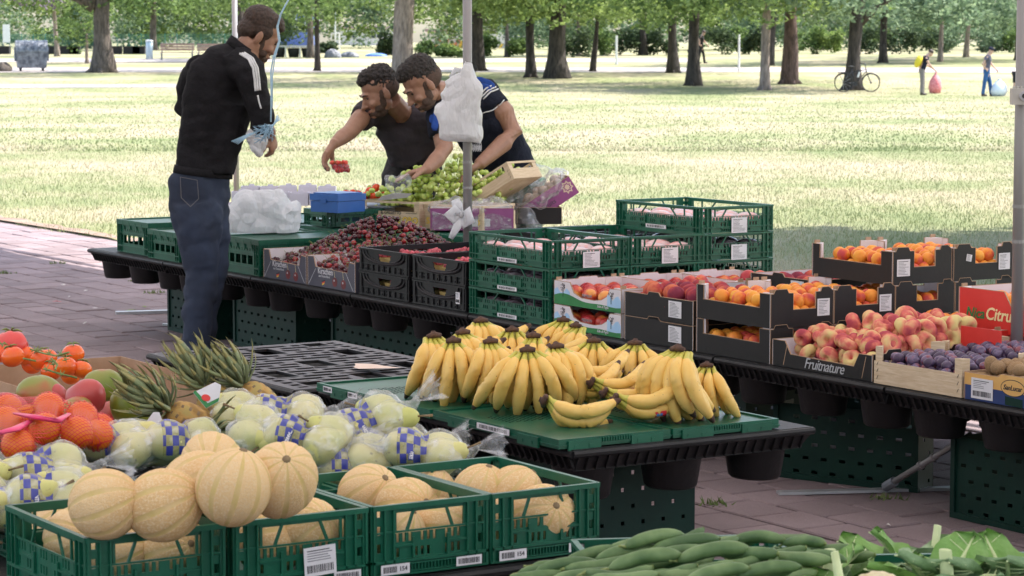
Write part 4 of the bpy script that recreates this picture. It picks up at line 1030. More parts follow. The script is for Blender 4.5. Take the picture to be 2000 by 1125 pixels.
# upright crates that carry the pallets, their perforated floor facing out
def perforated(label, u, v, du, dv, h, m=None, group='green crates on edge carrying the tables', holes=True):
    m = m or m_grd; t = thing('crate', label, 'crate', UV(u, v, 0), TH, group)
    for sd, w in (('u0', dv), ('v0', du)):
        nx = int(w / .0125); nz = int(h / .0125)
        def fn(i, j):
            if i < 2 or j < 2 or i > nx - 3 or j > nz - 3: return True
            return not (j % 4 == 2 and (i + (3 if (j // 4) % 2 else 0)) % 6 < (2 if sd == 'u0' else 1))
        mb = MB(); raster(fn, nx, nz, w / nx, h / nz, Matrix.Identity(4), .004, mb, 0, .0)
        o = mb.build('perforated_floor' if sd == 'u0' else 'side_panel', m, t); o.matrix_local = faceM(sd, du, dv)
    mb = MB(); mb.box(-.008, .012, -.006, dv + .006, .0, .02); mb.box(-.008, .012, -.006, .014, .0205, h); mb.box(-.008, .012, dv - .014, dv + .006, .0205, h)
    mb.box(.0125, du, .0065, dv - .0065, 0, .006); mb.build('rim', m, t)
    mb = MB(); mb.box(.013, du, dv - .006, dv, .0062, h); mb.box(du - .004, du, .0, dv - .0062, .0063, h * .35); mb.build('back_panel', m, t)
    return t
H0 = .268
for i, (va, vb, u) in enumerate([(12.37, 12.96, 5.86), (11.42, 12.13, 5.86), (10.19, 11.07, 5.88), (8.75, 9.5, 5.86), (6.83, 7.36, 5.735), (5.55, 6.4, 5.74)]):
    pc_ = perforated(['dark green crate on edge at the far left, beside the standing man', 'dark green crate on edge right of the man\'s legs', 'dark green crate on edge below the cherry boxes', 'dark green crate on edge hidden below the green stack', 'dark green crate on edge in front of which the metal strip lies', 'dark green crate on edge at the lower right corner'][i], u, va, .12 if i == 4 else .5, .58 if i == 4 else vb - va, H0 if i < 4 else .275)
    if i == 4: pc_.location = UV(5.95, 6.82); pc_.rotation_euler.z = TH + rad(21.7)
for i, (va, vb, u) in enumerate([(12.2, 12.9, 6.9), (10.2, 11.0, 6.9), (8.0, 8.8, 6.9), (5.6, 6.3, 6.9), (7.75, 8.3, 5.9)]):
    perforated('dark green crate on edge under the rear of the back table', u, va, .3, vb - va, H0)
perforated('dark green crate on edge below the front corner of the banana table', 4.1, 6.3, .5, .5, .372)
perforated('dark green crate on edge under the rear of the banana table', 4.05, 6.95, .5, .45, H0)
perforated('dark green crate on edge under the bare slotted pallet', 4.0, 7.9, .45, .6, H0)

# ---------------- crates on the back table
U0 = 5.58
lid = dict(style='lid', m=m_gr, name='lidded_crate', group='green closed crates at the left end')
c1 = crate('green closed crate at the far left end of the back table', U0 + .03, 12.66, TOP + .002, .62, .42, .175, **lid)
c2 = crate('slightly lower green closed crate between the end crate and the man', U0, 12.2, TOP + .002, .42, .40, .15, **lid)
c3 = crate('green closed crate directly behind the man\'s legs', U0, 11.72, TOP + .002, .6, .42, .165, **lid)
c4 = crate('green closed crate under the white plastic bag, with a long white label', U0, 11.27, TOP + .002, .78, .42, .175, **lid)
label_plate(c4, 'v0', .78, .42, .45, .155, .16, .02, 'code', name='label')
crate('green closed crate in the back row behind the plastic bag', 6.24, 11.75, TOP + .002, .5, .5, .175, **lid)
crate('green closed crate under the white cartons', 6.25, 12.28, TOP + .002, .5, .7, .175, **lid)
crate('green closed crate under the wooden grape box', 6.42, 11.28, TOP + .002, .62, .44, .165, **lid)
cg = crate('green closed crate under the violet box, behind the black crates', 6.6, 10.75, TOP + .002, .55, .5, .165, **lid)
cb = crate('small green closed crate raised under the blue box', 6.28, 11.88, .62, .34, .26, .085, **lid)
# green stacks
def stack(labels, u, v, du, dv, n, dz, z0=TOP + .002, **k):
    out = []
    for i in range(n): out.append(crate(labels[i], u, v, z0 + i * dz, du, dv, dz - .003, **k))
    return out
nth = {3: ['bottom', 'middle', 'top'], 4: ['bottom', 'second from bottom', 'third from bottom', 'topmost']}
gk = dict(group='green open crates stacked on the back table', name='green_crate')
s1 = stack(['green crate, %s of the front stack beside the black crates' % q for q in nth[3]], U0, 8.64, .385, .63, 3, .1165, **gk)
s2 = stack(['green crate, %s of the middle green stack' % q for q in nth[3]], 5.972, 8.64, .375, .63, 3, .1165, **gk)
s3 = stack(['green crate, %s of the tallest green stack' % q for q in nth[4]], 6.36, 8.68, .38, .63, 4, .114, **gk)
for k, st in enumerate((s1, s2, s3)):
    for i, c in enumerate(st):
        if k == 0 or (k == 2 and i == 3): label_plate(c, 'u0', .385, .63, .31, .013, .15, .016, 'code', num=None, name='barcode_label')
        if i == len(st) - 1 or (k == 2 and i == 2): label_plate(c, 'v0', .385, .63, .195, .030, .082, .065, 'text', name='paper_label', off=.0075)
m_wrap, nt, b = new_mat('clear_plastic_wrap')
n = noise_node(nt, tex_coord(nt), 30, 4)
gl = nt.nodes.new('ShaderNodeBsdfGlossy'); gl.inputs['Roughness'].default_value = .15
df = nt.nodes.new('ShaderNodeBsdfDiffuse'); df.inputs[0].default_value = (.85, .85, .88, 1)
tp = nt.nodes.new('ShaderNodeBsdfTransparent'); m1 = nt.nodes.new('ShaderNodeMixShader'); m2 = nt.nodes.new('ShaderNodeMixShader')
m1.inputs[0].default_value = .45; nt.links.new(df.outputs[0], m1.inputs[1]); nt.links.new(gl.outputs[0], m1.inputs[2])
fr = nt.nodes.new('ShaderNodeLayerWeight'); fr.inputs[0].default_value = .35
fa = math_node(nt, 'ADD', math_node(nt, 'MULTIPLY', fr.outputs['Facing'], .30), math_node(nt, 'MULTIPLY', ramp(nt, n, [(.5, (0, 0, 0)), (.72, (1, 1, 1))]), .30))
fa = math_node(nt, 'ADD', fa, .07)
nt.links.new(fa, m2.inputs[0]); nt.links.new(tp.outputs[0], m2.inputs[1]); nt.links.new(m1.outputs[0], m2.inputs[2]); nt.links.new(m2.outputs[0], nt.nodes['Material Output'].inputs[0])
bp = nt.nodes.new('ShaderNodeBump'); bp.inputs['Strength'].default_value = .8; bp.inputs['Distance'].default_value = .01; nt.links.new(n, bp.inputs['Height']); nt.links.new(bp.outputs[0], gl.inputs['Normal'])
def blob_fn(seed, k=.12, f=14):
    def g(me):
        displace(me, lambda p: noise.noise(p * f + Vector((seed, 0, 0))) * k)
    return g
m_pack = mat('pink_fruit_pack', (.62, .45, .45), (.72, .30, .28), rough=.25, scale=22, bmp=.6, bscale=40, rnd=.12, lo=.45, hi=.62)
pack = MB(); pack.ell((0, 0, 0), (.052, .075, .032), 12, 8); pack_me = pack.mesh('fruit_pack', m_pack, True)
m_packd = mat('dark_grape_pack', (.10, .04, .07), (.45, .38, .42), rough=.25, scale=40, rnd=.1); packd_me = pack_me.copy(); packd_me.materials.clear(); packd_me.materials.append(m_packd)
for (u, v, z, me, where, gr) in [(U0, 8.64, TOP + .002 + 2 * .1165 + .045, pack_me, 'top crate of the front green stack', 1), (5.972, 8.64, TOP + .002 + 2 * .1165 + .045, pack_me, 'top crate of the middle green stack', 2), (6.36, 8.68, TOP + .002 + 3 * .114 + .045, pack_me, 'topmost crate of the tallest green stack', 3), (6.36, 8.68, TOP + .002 + 2 * .114 + .045, packd_me, 'third crate of the tallest green stack', 4), (U0, 8.64, TOP + .002 + .1165 + .045, packd_me, 'middle crate of the front green stack', 5), (U0, 8.64, TOP + .045, packd_me, 'bottom crate of the front green stack', 6)]:
    for i in range(3):
        for j in range(4):
            o = put('fruit_pack', me, None, UV(u + .068 + i * .122, v + .085 + j * .153, z), (0, 0, TH + random.uniform(-.1, .1)))
            tag(o, ('wrapped pack of pink fruit lying in the ' if me is pack_me else 'wrapped pack of dark red fruit lying in the ') + where, 'fruit pack', 'wrapped fruit packs in the ' + where)
# black crates
bk = dict(style='black', m=m_blk, name='black_crate', group='black plastic crates of raspberries')
k1 = [crate('black crate, %s of the left pair behind the cherries' % q, U0, 9.79, TOP + .002 + i * .108, .60, .455, .106, **bk) for i, q in enumerate(('lower', 'upper'))]
k2 = [crate('black crate, %s of the right pair against the green stack%s' % (q, ', with a white label' if i == 0 else ''), U0, 9.30, TOP + .002 + i * .108, .60, .455, .106, **bk) for i, q in enumerate(('lower', 'upper'))]
label_plate(k2[0], 'u0', .6, .455, .40, .055, .034, .05, 'both', name='paper_label', off=.0072)
crate('black crate behind the green stacks at the back', 6.40, 9.40, .60, .6, .45, .11, **bk); crate('lower black crate behind the green stacks at the back', 6.40, 9.40, TOP + .002, .6, .45, .15, **bk)
crate('second black crate behind the green stacks', 6.40, 9.90, .60, .6, .45, .10, **bk)
m_rasp = mat('raspberry_red', (.42, .05, .07), (.62, .12, .15), rough=.6, scale=60, bmp=1, bscale=120, rnd=.2)
m_punnet = mat('straw_punnet', (.42, .28, .09), (.55, .40, .16), rough=.7, scale=20)
rp = MB()
for i in range(24):
    a = i * 2.4; z = -1 + 2 * (i + .5) / 24; q = math.sqrt(1 - z * z); rp.ell((q * math.cos(a) * .0085, q * math.sin(a) * .0085, z * .010), (.0035,) * 3, 6, 4)
rasp = merge_smooth(rp, 'raspberry', [m_rasp], .0022, 1, 'mesh')
rasp.name = 'raspberry'
for ci, (vv, zz, row) in enumerate([(9.79, .108, 'upper left'), (9.30, .108, 'upper right'), (9.79, 0, 'lower left'), (9.30, 0, 'lower right')]):
    for i in range(4):
        for j in range(3):
            if zz == 0 and i: continue
            c_ = (U0 + .075 + i * .145, vv + .08 + j * .148)
            mb = MB(); mb.lathe([(.050, 0), (.066, .05), (.063, .05), (.048, .004)], 4, cap=True); mb.v = [((x * math.cos(.785) - y * math.sin(.785)), (x * math.sin(.785) + y * math.cos(.785)), z_) for x, y, z_ in mb.v]
            tag(mb.build('punnet', m_punnet, None, False, UV(c_[0], c_[1], TOP + .016 + zz), (0, 0, TH)), 'straw coloured berry punnet in the %s black crate' % row, 'punnet', 'berry punnets in the %s black crate' % row)
            if i <= 1 or ci < 2:
                for k in range(9 if zz else 4):
                    o = put('raspberry', rasp, None, UV(c_[0] + random.uniform(-.038, .038), c_[1] + random.uniform(-.038, .038), TOP + .016 + zz + .054 + random.uniform(0, .012)), (random.uniform(0, 6), random.uniform(0, 6), 0), 1.25)
                    tag(o, 'red raspberry in a straw punnet in the %s black crate' % row, 'raspberry', 'raspberries in the %s black crate' % row)
# folded crates under the bananas
def folded(label, u, v, du, dv, z, nums=()):
    t = thing('folded_crate', label, 'crate', UV(u, v, z), TH, 'flat folded green crates under the bananas'); h = .028
    mb = MB(); mb.box(.006, du - .006, .006, dv - .006, 0, h - .006)
    mb.build('floor_panel', m_gr, t)
    mb = MB()
    for x0, x1, y0, y1 in ((0, du, 0, .012), (0, du, dv - .012, dv), (0, .012, .0125, dv - .0125), (du - .012, du, .0125, dv - .0125)): mb.box(x0, x1, y0, y1, .0005, h)
    mb.box(-.003, du + .003, -.003, dv + .003, .007, .011); mb.build('rim', m_gr, t)
    for sd, w in (('v0', du), ('u0', dv)):
        M = faceM(sd, du, dv)
        for k in (.22, .78):
            mb = MB(); mb.obox(M, w * k - .055, w * k + .055, -.007, -.0005, -.008, .022); 
            for q in (-.03, .02): mb.obox(M, w * k + q - .007, w * k + q + .007, -.0085, -.0072, .0, .01)
            mb.build('latch', m_gr, t)
        mb = MB()
        for k in range(12): x = w * .36 + k * w * .28 / 12; mb.obox(M, x, x + .004, -.0048, -.0005, .012, .024)
        mb.build('grip_ribs', m_gr, t)
    for k, w in nums: label_plate(t, 'u0', du, dv, k, .016, w, .018, 'code', num='164' if w < .1 else None, name='barcode_label', off=.0075)
    mb = MB()
    for i in range(18):
        for j in range(7): mb.box(du * .2 + i * .013, du * .2 + i * .013 + .006, dv * .55 + j * .02 + (i % 2) * .008, dv * .55 + j * .02 + .004 + (i % 2) * .008, h - .006, h - .0048)
    mb.build('drain_marks', m_grd, t)
    return t
zb = TOP + .003
folded('flat green crate at the front corner under the bananas, with a long barcode label', 3.885, 5.97, .385, .70, zb, [(.36, .18)])
folded('flat green crate at the right end under the bananas', 4.28, 5.97, .385, .70, zb)
folded('flat green crate behind the bananas beside the bare pallet, with three small labels', 3.885, 6.69, .385, .74, zb - .004 + .002, [(.09, .06), (.48, .06), (.26, .06)])
folded('flat green crate under the rear banana bunches', 4.28, 6.69, .385, .74, zb)
o = seen(736, 722, TOP + .004); mb = MB(); r = random.Random(3); ring = [(.055 * math.cos(a) * r.uniform(.75, 1.1), .10 * math.sin(a) * r.uniform(.8, 1.1)) for a in [k * .45 for k in range(14)]]
mb.add([(x, y, .003 + .014 * abs(x + y) * 6) for x, y in ring] + [(0, 0, .014)], [(i, (i + 1) % 14, 14) for i in range(14)])
m_card = mat('brown_cardboard', (.36, .225, .135), (.43, .28, .18), rough=.85, scale=10, bmp=.2, bscale=80)
mp_ = mat('torn_pale_paper', (.72, .55, .45), (.78, .64, .55), rough=.9, scale=12)
tag(mb.build('torn_paper', mp_, None, False, o + Vector((0, 0, .002)), (0, 0, 1.0)), 'torn piece of pale cardboard lying on the bare slotted pallet', 'paper scrap')
# metal strips on the paving
m_strip = mat('zinc_strip', (.42, .42, .44), (.52, .52, .54), rough=.4, scale=8, metal=.5)
a = on_ground(1519, 971); b_ = on_ground(1880, 958); mb = MB(); mb.bar(a + Vector((0, 0, .006)), b_ + Vector((0, 0, .006)), .045, .010); tag(mb.build('metal_strip', m_strip), 'flat grey metal strip lying on the paving before the green crates', 'metal strip')
a = on_ground(226, 617); b_ = on_ground(345, 612); mb = MB(); mb.bar(a + Vector((0, 0, .01)), b_ + (b_ - a) * .6 + Vector((0, 0, .01)), .055, .018); tag(mb.build('metal_bar', m_strip), 'pale metal bar on the paving left of the standing man', 'metal bar')
a = on_ground(318, 639); b_ = on_ground(346, 640); mb = MB(); mb.bar(a + Vector((0, 0, .008)), b_ + (b_ - a) + Vector((0, 0, .008)), .03, .012); tag(mb.build('metal_bar', m_strip), 'small end of a second metal bar by the foot of the leftmost crate on edge', 'metal bar')
t = thing('steel_rod', 'steel rod with a ribbed clamp end leaning from the metal strip', 'rod', on_ground(1732, 966) + Vector((0, 0, .03)))
q = seen(1862, 870, .22) - t.location; mb = MB(); mb.tube([(0, 0, 0), q * 1.25], .011, 10); mb.build('shaft', m_pole, t, True); mb = MB(); mb.tube([q * -.02, q * .12], .018, 10); mb.build('clamp', m_steel, t); mb = MB(); mb.tube([q * .5, q * .53], .015, 10); mb.tube([q * .7, q * .73], .015, 10); mb.build('collar', m_pole, t)
# ------------------------------------------------------------------ cardboard and wooden boxes
m_kblack = mat('black_printed_card', (.008, .006, .006), (.013, .010, .010), rough=.55, spec=.35, scale=4, bmp=.15, bscale=60)
m_violetg = mat('slate_violet_card', (.055, .052, .072), (.085, .08, .105), rough=.5, scale=5, bmp=.1, bscale=60)
m_cardw = mat('white_card', (.66, .60, .62), (.72, .66, .68), rough=.8, scale=5)
m_red = mat('red_card', (.62, .025, .018), (.68, .04, .03), rough=.5, scale=5, bmp=.1, bscale=60)
m_pgreen = mat('green_print', (.02, .16, .04), (.03, .22, .06), rough=.6, scale=6)
m_pblue = mat('sky_blue_print', (.30, .50, .72), (.45, .62, .8), rough=.6, scale=6)
m_navyc = mat('navy_card', (.015, .03, .12), (.02, .045, .16), rough=.5, scale=6)
m_orangec = mat('orange_card', (.62, .33, .09), (.68, .40, .13), rough=.6, scale=6)
m_yprint = mat('yellow_print', (.80, .55, .08), (.75, .48, .05), rough=.6, scale=6)
m_cream = mat('cream_print', (.85, .75, .4), (.8, .7, .35), rough=.6, scale=6)
m_silver = mat('silver_print', (.42, .42, .44), (.5, .5, .52), rough=.5, scale=6)
m_purple = mat('magenta_card', (.22, .045, .16), (.28, .07, .21), rough=.5, scale=5, bmp=.1, bscale=50)
m_gold = mat('gold_print', (.6, .42, .3), (.65, .5, .36), rough=.6, scale=6)
m_wood, nt, b = new_mat('poplar_wood')
v_ = tex_coord(nt, scale=(3, 3, 40)); n = noise_node(nt, v_, 3, 6, .7); nt.links.new(ramp(nt, n, [(.3, (.50, .36, .22)), (.6, (.66, .52, .36)), (.8, (.72, .6, .45))]), b.inputs['Base Color']); b.inputs['Roughness'].default_value = .8; bump(nt, b, n, .4, .003)
NOTCH = [(0, 1), (.18, 1), (.18, .52), (.82, .52), (.82, 1), (1, 1)]
LOWN = [(0, 1), (.14, 1), (.20, .62), (.80, .62), (.86, 1), (1, 1)]
FLAT = [(0, 1), (1, 1)]
TABS = [(0, 1), (.2, 1), (.2, 1.12), (.32, 1.12), (.32, 1), (.68, 1), (.68, 1.12), (.8, 1.12), (.8, 1), (1, 1)]
def tray(label, u, v, z, du, dv, h, mo, mi, walls=None, group=None, rz=None, loc=None, name='cardboard_box', posts=True, rot=None, edge=True, cat='box', bottom=True):
    t = thing(name, label, cat, loc if loc is not None else UV(u, v, z), TH if rz is None else rz, group, rot)
    walls = walls or {}
    for sd, w in (('v0', du), ('u0', dv), ('v1', du), ('u1', dv)):
        pr = walls.get(sd, FLAT)
        e = .0 if sd[0] == 'v' else .0041
        out = [(e, 0)] + [(min(max(a * w, e), w - e), b_ * h) for a, b_ in pr] + [(w - e, 0)]
        out = out[::-1]
        M = faceM(sd, du, dv); mb = MB(); mb.poly(out, M, .002, 0); mb.poly(out, M @ Matrix.Translation((0, .0022, 0)), .0018, 1)
        if edge:                                               # corrugated brown cut edge
            for (a, b_), (c, d) in zip(pr[:-1], pr[1:]):
                mb.bar(M @ Vector((a * w, .002, b_ * h)), M @ Vector((c * w, .002, d * h)), .0046, .0016, 2)
            mb.bar(M @ Vector((.0005, -.0006, .002)), M @ Vector((.0005, -.0006, h * pr[0][1])), .0016, .0016, 2)
        mb.build('wall', [mo, mi, m_card], t)
    if bottom: mb = MB(); mb.box(.005, du - .005, .005, dv - .005, .0005, .003); mb.build('bottom', mi, t)
    if posts:
        for a, c, sx, sy in ((.005, .005, 1, 1), (du - .005, .005, -1, 1), (.005, dv - .005, 1, -1), (du - .005, dv - .005, -1, -1)):
            s_ = min(.05, du * .16); mb = MB(); zz = h * 1.005
            mb.add([(a, c, .004), (a + sx * s_, c, .004), (a, c + sy * s_, .004), (a, c, zz), (a + sx * s_, c, zz), (a, c + sy * s_, zz)], [(0, 1, 2), (3, 4, 5), (0, 1, 4, 3), (1, 2, 5, 4), (2, 0, 3, 5)])
            mb.box(a + sx * s_ * .25 - .012, a + sx * s_ * .25 + .012, c + sy * .004 - .003, c + sy * .004 + .003, zz, zz + .012, 1)
            mb.build('corner_post', [m_cardw, m_card], t)
    return t
def onface(me, parent, sd, du, dv, x, z, off=.0008, name='lettering', rotz=0):
    o = put(name, me, parent); o.matrix_local = faceM(sd, du, dv) @ Matrix.Translation((x, -off, z)) @ Matrix.Rotation(rad(90), 4, 'X') @ Matrix.Rotation(rotz, 4, 'Z'); return o
def patch(parent, sd, du, dv, pts, m, off=.0006, name='print', t=.0004):
    mb = MB(); mb.poly(pts[::-1], faceM(sd, du, dv) @ Matrix.Translation((0, -off, 0)), t); return mb.build(name, m, parent)
def ring_pts(cx, cz, rx, rz_, n=20): return [(cx + rx * math.cos(2 * math.pi * k / n), cz + rz_ * math.sin(2 * math.pi * k / n)) for k in range(n)]
ZT = TOP + .002
# cherry boxes
KP = [(0, .98), (.13, 1.0), (.17, .66), (.84, .60), (.88, .96), (1, .93)]
m_cherp = mat('cherry_print', (.10, .012, .015), (.2, .03, .03), rough=.5, scale=30)
for i, (v, dv, lab) in enumerate([(10.775, .45, 'slate grey cherry box printed Kirschen, left one of the two'), (10.29, .47, 'slate grey cherry box printed Kirschen, right one beside the black crates')]):
    t = tray(lab, U0 + .002, v, ZT, .33, dv, .14, m_violetg, m_cardw, {'u0': KP, 'v0': FLAT}, 'cherry boxes', posts=False)
    onface(text_mesh('Kirschen', .042, m_label, shear=.0), t, 'u0', .33, dv, dv * .38, .075)
    onface(text_mesh('aus Deutschland', .017, m_silver), t, 'u0', .33, dv, dv * .36, .052)
    for k, m in enumerate((m_ink, m_red, m_yprint)): patch(t, 'u0', .33, dv, [(dv * .34 - .018 + k * .002, .03 - k * .007), (dv * .34 + .018 - k * .004, .037 - k * .007), (dv * .34 + .016 - k * .004, .030 - k * .007), (dv * .34 - .016 + k * .002, .023 - k * .007)], m, name='flag_print')
    for q, zz in ((.58, .033), (.76, .028)):
        patch(t, 'u0', .33, dv, ring_pts(dv * q, zz, .024, .022), m_cherp, .0006, 'cherry_print'); patch(t, 'u0', .33, dv, ring_pts(dv * q - .006, zz + .007, .006, .005, 10), m_silver, .0011, 'cherry_highlight')
        patch(t, 'u0', .33, dv, [(dv * q, zz + .02), (dv * q + .002, zz + .02), (dv * q - .006, .084), (dv * q - .008, .084)], m_cream, .0006, 'stem_print')
    patch(t, 'u0', .33, dv, [(dv * .80, .085), (dv * .808, .085), (dv * .965, .004), (dv * .955, .004)], m_silver, .0006, 'line_print')
    patch(t, 'u0', .33, dv, [(dv * .02, .008), (dv * .03, .008), (dv * .18, .084), (dv * .172, .084)], m_silver, .0006, 'line_print')
# nectarine boxes, printed with trees on a green hill
NP = [(0, 1), (.02, 1.0), (.24, .98), (.30, .55), (.40, .40), (.60, .36), (.72, .44), (.80, .62), (.84, .95), (1, .96)]
def nect(lab, u, du, v, dv, z, h=.094, full=True):
    t = tray(lab, u, v, z, du, dv, h, m_cardw, m_cardw, {'u0': NP, 'u1': FLAT, 'v1': [(0, 1), (.3, 1), (.32, 1.08), (.6, 1.08), (.62, 1), (1, 1)]}, 'white nectarine boxes with hill print', posts=True)
    if full:
        n = 14
        hill = lambda a: .028 + .012 * math.sin(a * 5.5 + .6) + .006 * math.sin(a * 11)
        sky = lambda a: .05 + .012 * math.sin(a * 6.5 + 2.4)
        for a0, a1 in ((0.0, .24), (.80, 1.0)):
            patch(t, 'u0', du, dv, [(dv * a0, .018)] + [(dv * (a0 + (a1 - a0) * k / 5), .055 + .012 * math.sin(k * 1.9 + a0 * 9)) for k in range(6)] + [(dv * a1, .018)], m_pblue, .0005, 'sky_print')
        patch(t, 'u0', du, dv, [(0.001, 0)] + [(dv * k / n, hill(k / n)) for k in range(n + 1)] + [(dv - .001, 0)], m_pgreen, .0010, 'hill_print')
        for cx, zt in ((.14, .07), (.86, .066)):
            mb = MB(); M = faceM('u0', du, dv)
            mb.bar(M @ Vector((dv * cx, -.0018, .030)), M @ Vector((dv * cx, -.0018, zt)), .003, .0006); mb.build('tree_print', m_ink, t)
            r = random.Random(int(cx * 100)); mb = MB()
            for k in range(16): a = r.uniform(0, 6.28); q = r.uniform(.004, .02); mb.poly(ring_pts(dv * cx + q * math.cos(a), zt + q * math.sin(a) * .8, .0026, .0026, 6), M @ Matrix.Translation((0, -.0022, 0)), .0003)
            mb.build('foliage_print', m_ink, t)['kind'] = 'stuff'
        onface(text_mesh('Sole di Puglia', .015, m_label, shear=.3), t, 'u0', du, dv, dv * .74, .014, .0018)
        onface(text_mesh('PREMIUM', .017, m_inkg), t, 'u0', du, dv, dv * .5, .047, .0006)
    return t
for i, z in enumerate((ZT, ZT + .097)): nect(['lower white nectarine box with tree and hill print', 'upper white nectarine box with tree and hill print'][i], U0 + .004, .30, 8.14, .475, z)
for k, (u, w) in enumerate(((5.89, 'second'), (6.19, 'third'))):
    nect('lower white nectarine box, %s from the front' % w, u, .295, 8.14, .475, ZT, full=False); nect('upper white nectarine box, %s from the front' % w, u, .295, 8.14, .475, ZT + .097, full=False)
# brown black boxes of peaches
for i, z in enumerate((ZT, ZT + .094)):
    t = tray(['plain dark peach box under the other one beside the nectarine boxes', 'plain dark box of purple red peaches beside the nectarine boxes'][i], U0 + .004, 7.665, z, .38, .45, .092, m_kblack, m_cardw, {'u0': [(0, 1), (.34, 1), (.36, 1.13), (.50, 1.13), (.53, .98), (1, .98)], 'v0': [(0, 1), (.5, 1), (.55, .94), (1, .94)]}, 'dark peach boxes', posts=False)
    label_plate(t, 'u0', .38, .45, .335, .050, .082, .062, 'text', name='paper_label', off=.001)
t = tray('dark box of purple peaches behind the apricot boxes, beside the green stack', 6.22, 7.74, ZT + .13, .38, .41, .095, m_kblack, m_cardw, {'u0': [(0, 1), (.34, 1), (.36, 1.13), (.50, 1.13), (.53, .98), (1, .98)]}, 'dark peach boxes', posts=False)
label_plate(t, 'u0', .38, .41, .30, .05, .08, .07, 'text', name='paper_label', off=.001)
tray('lower dark box under the purple peaches behind the apricot boxes', 6.22, 7.74, ZT, .38, .41, .128, m_kblack, m_cardw, {}, 'dark peach boxes', posts=False)
# apricot boxes
AW = {'u0': [(0, 1), (.09, 1), (.09, .58), (.86, .56), (.86, .98), (1, .98)], 'v0': [(0, .98), (.05, .98), (.08, 1.1), (.26, 1.1), (.29, .98), (.36, .98), (.36, .50), (.72, .50), (.72, .98), (.80, .98), (.82, 1.1), (.93, 1.1), (1, .98)]}
AW['u1'] = AW['v1'] = NOTCH
def apri(lab, u, v, z, du=.285, dv=.445, h=.125, side_label=True):
    t = tray(lab, u, v, z, du, dv, h, m_kblack, m_cardw, AW, 'black apricot boxes')
    if side_label: label_plate(t, 'v0', du, dv, du * .84, h * .52, .056, .062, 'text', name='paper_label', off=.001)
    return t
AV = 7.197
apri('lower black apricot box at the front edge, half open window of fruit', U0 + .002, AV, ZT, side_label=False); apri('upper black apricot box at the front edge of the table', U0 + .002, AV, ZT + .127)
apri('lower black apricot box, second from the front', 5.872, AV, ZT, side_label=False); apri('upper black apricot box, second from the front', 5.872, AV, ZT + .127)
apri('black apricot box at the bottom under the raised box', 6.16, AV, ZT, side_label=False); apri('black apricot box in the middle of its tall stack', 6.16, AV, ZT + .127, side_label=False)
t = apri('raised black apricot box on top of its stack, left of two', 6.145, AV, ZT + .254, .285, .47, side_label=False); label_plate(t, 'v0', .285, .47, .05, .062, .062, .062, 'text', name='paper_label', off=.001)
apri('bottom black apricot box of the right hand stack', 6.45, AV, ZT, side_label=False); apri('middle black apricot box of the right hand stack', 6.45, AV, ZT + .127, side_label=False)
t = apri('raised black apricot box on top of the right hand stack, with a small square sticker', 6.44, AV, ZT + .254, .30, .45)
label_plate(t, 'v0', .30, .45, .075, .085, .026, .026, 'text', name='sticker', off=.001, tilt=.2)
# flat peach trays
FW = {'u0': [(0, 1), (.13, 1), (.19, .52), (.82, .46), (.87, .96), (1, .96)], 'v0': [(0, 1), (.2, 1), (.24, 1.14), (.42, 1.14), (.45, .98), (1, 1)]}
t = tray('black flat peach tray with Fruitnature in silver script', U0, 6.632, ZT, .29, .55, .092, m_kblack, m_cardw, FW, 'black flat peach trays', posts=False)
onface(text_mesh('Fruitnature', .054, m_silver, shear=.35, spacing=.9), t, 'u0', .29, .55, .29, .024)
for x in (.075, .505): patch(t, 'u0', .29, .55, [(x - .012, .006), (x - .009, .006), (x + .012, .082), (x + .009, .082)], m_card, .0006, 'fold_line')
tray('second black flat peach tray behind the Fruitnature tray', 5.875, 6.632, ZT, .28, .55, .092, m_kblack, m_cardw, FW, 'black flat peach trays', posts=False)
# red citrus boxes
RW = {'u0': [(0, 1), (.45, 1), (.53, .62), (.95, .60), (1, .62)], 'u1': [(0, 1), (.3, 1), (.34, 1.1), (.6, 1.1), (.64, 1), (1, 1)]}
t = tray('tall red orange box with NicaCitrus in green and cream letters', 6.22, 6.40, .560, .36, .52, .15, m_red, m_cardw, RW, 'red citrus boxes', posts=True)
onface(text_mesh('Nica', .052, m_pgreen, shear=.25, bold=.001, align='RIGHT'), t, 'u0', .36, .52, .135, .062, .0012); onface(text_mesh('Citrus', .062, m_cream, shear=.2, bold=.001, align='LEFT'), t, 'u0', .36, .52, .140, .064, .0012)
tray('red box hidden under the NicaCitrus box', 6.24, 6.37, ZT, .35, .5, .10, m_red, m_cardw, {}, 'red citrus boxes', posts=False)
t = tray('low red box of oranges behind the flat peaches, with a green and yellow sun logo', 6.165, 6.665, ZT + .03, .28, .50, .105, m_red, m_cardw, {'u0': [(0, 1), (.12, 1), (.20, .7), (.42, .70), (.5, .98), (1, .98)], 'u1': [(0, 1), (.3, 1), (.34, 1.1), (.6, 1.1), (.64, 1), (1, 1)], 'v0': FLAT}, 'red citrus boxes', posts=True)
t = thing('box_lid_panel', 'red printed flap with the sun logo standing behind the flat peaches', 'box flap', UV(5.98, 6.44, ZT + .012), TH); mb = MB(); mb.box(0, .004, 0, .20, 0, .155); mb.build('panel', m_red, t)
patch(t, 'u0', .004, .20, ring_pts(.10, .045, .048, .026), m_pgreen, .0006, 'logo'); patch(t, 'u0', .004, .20, ring_pts(.10, .040, .040, .017), m_yprint, .0012, 'logo'); onface(text_mesh('Sun', .028, m_red, shear=.2, bold=.0008), t, 'u0', .004, .20, .10, .042, .0018)
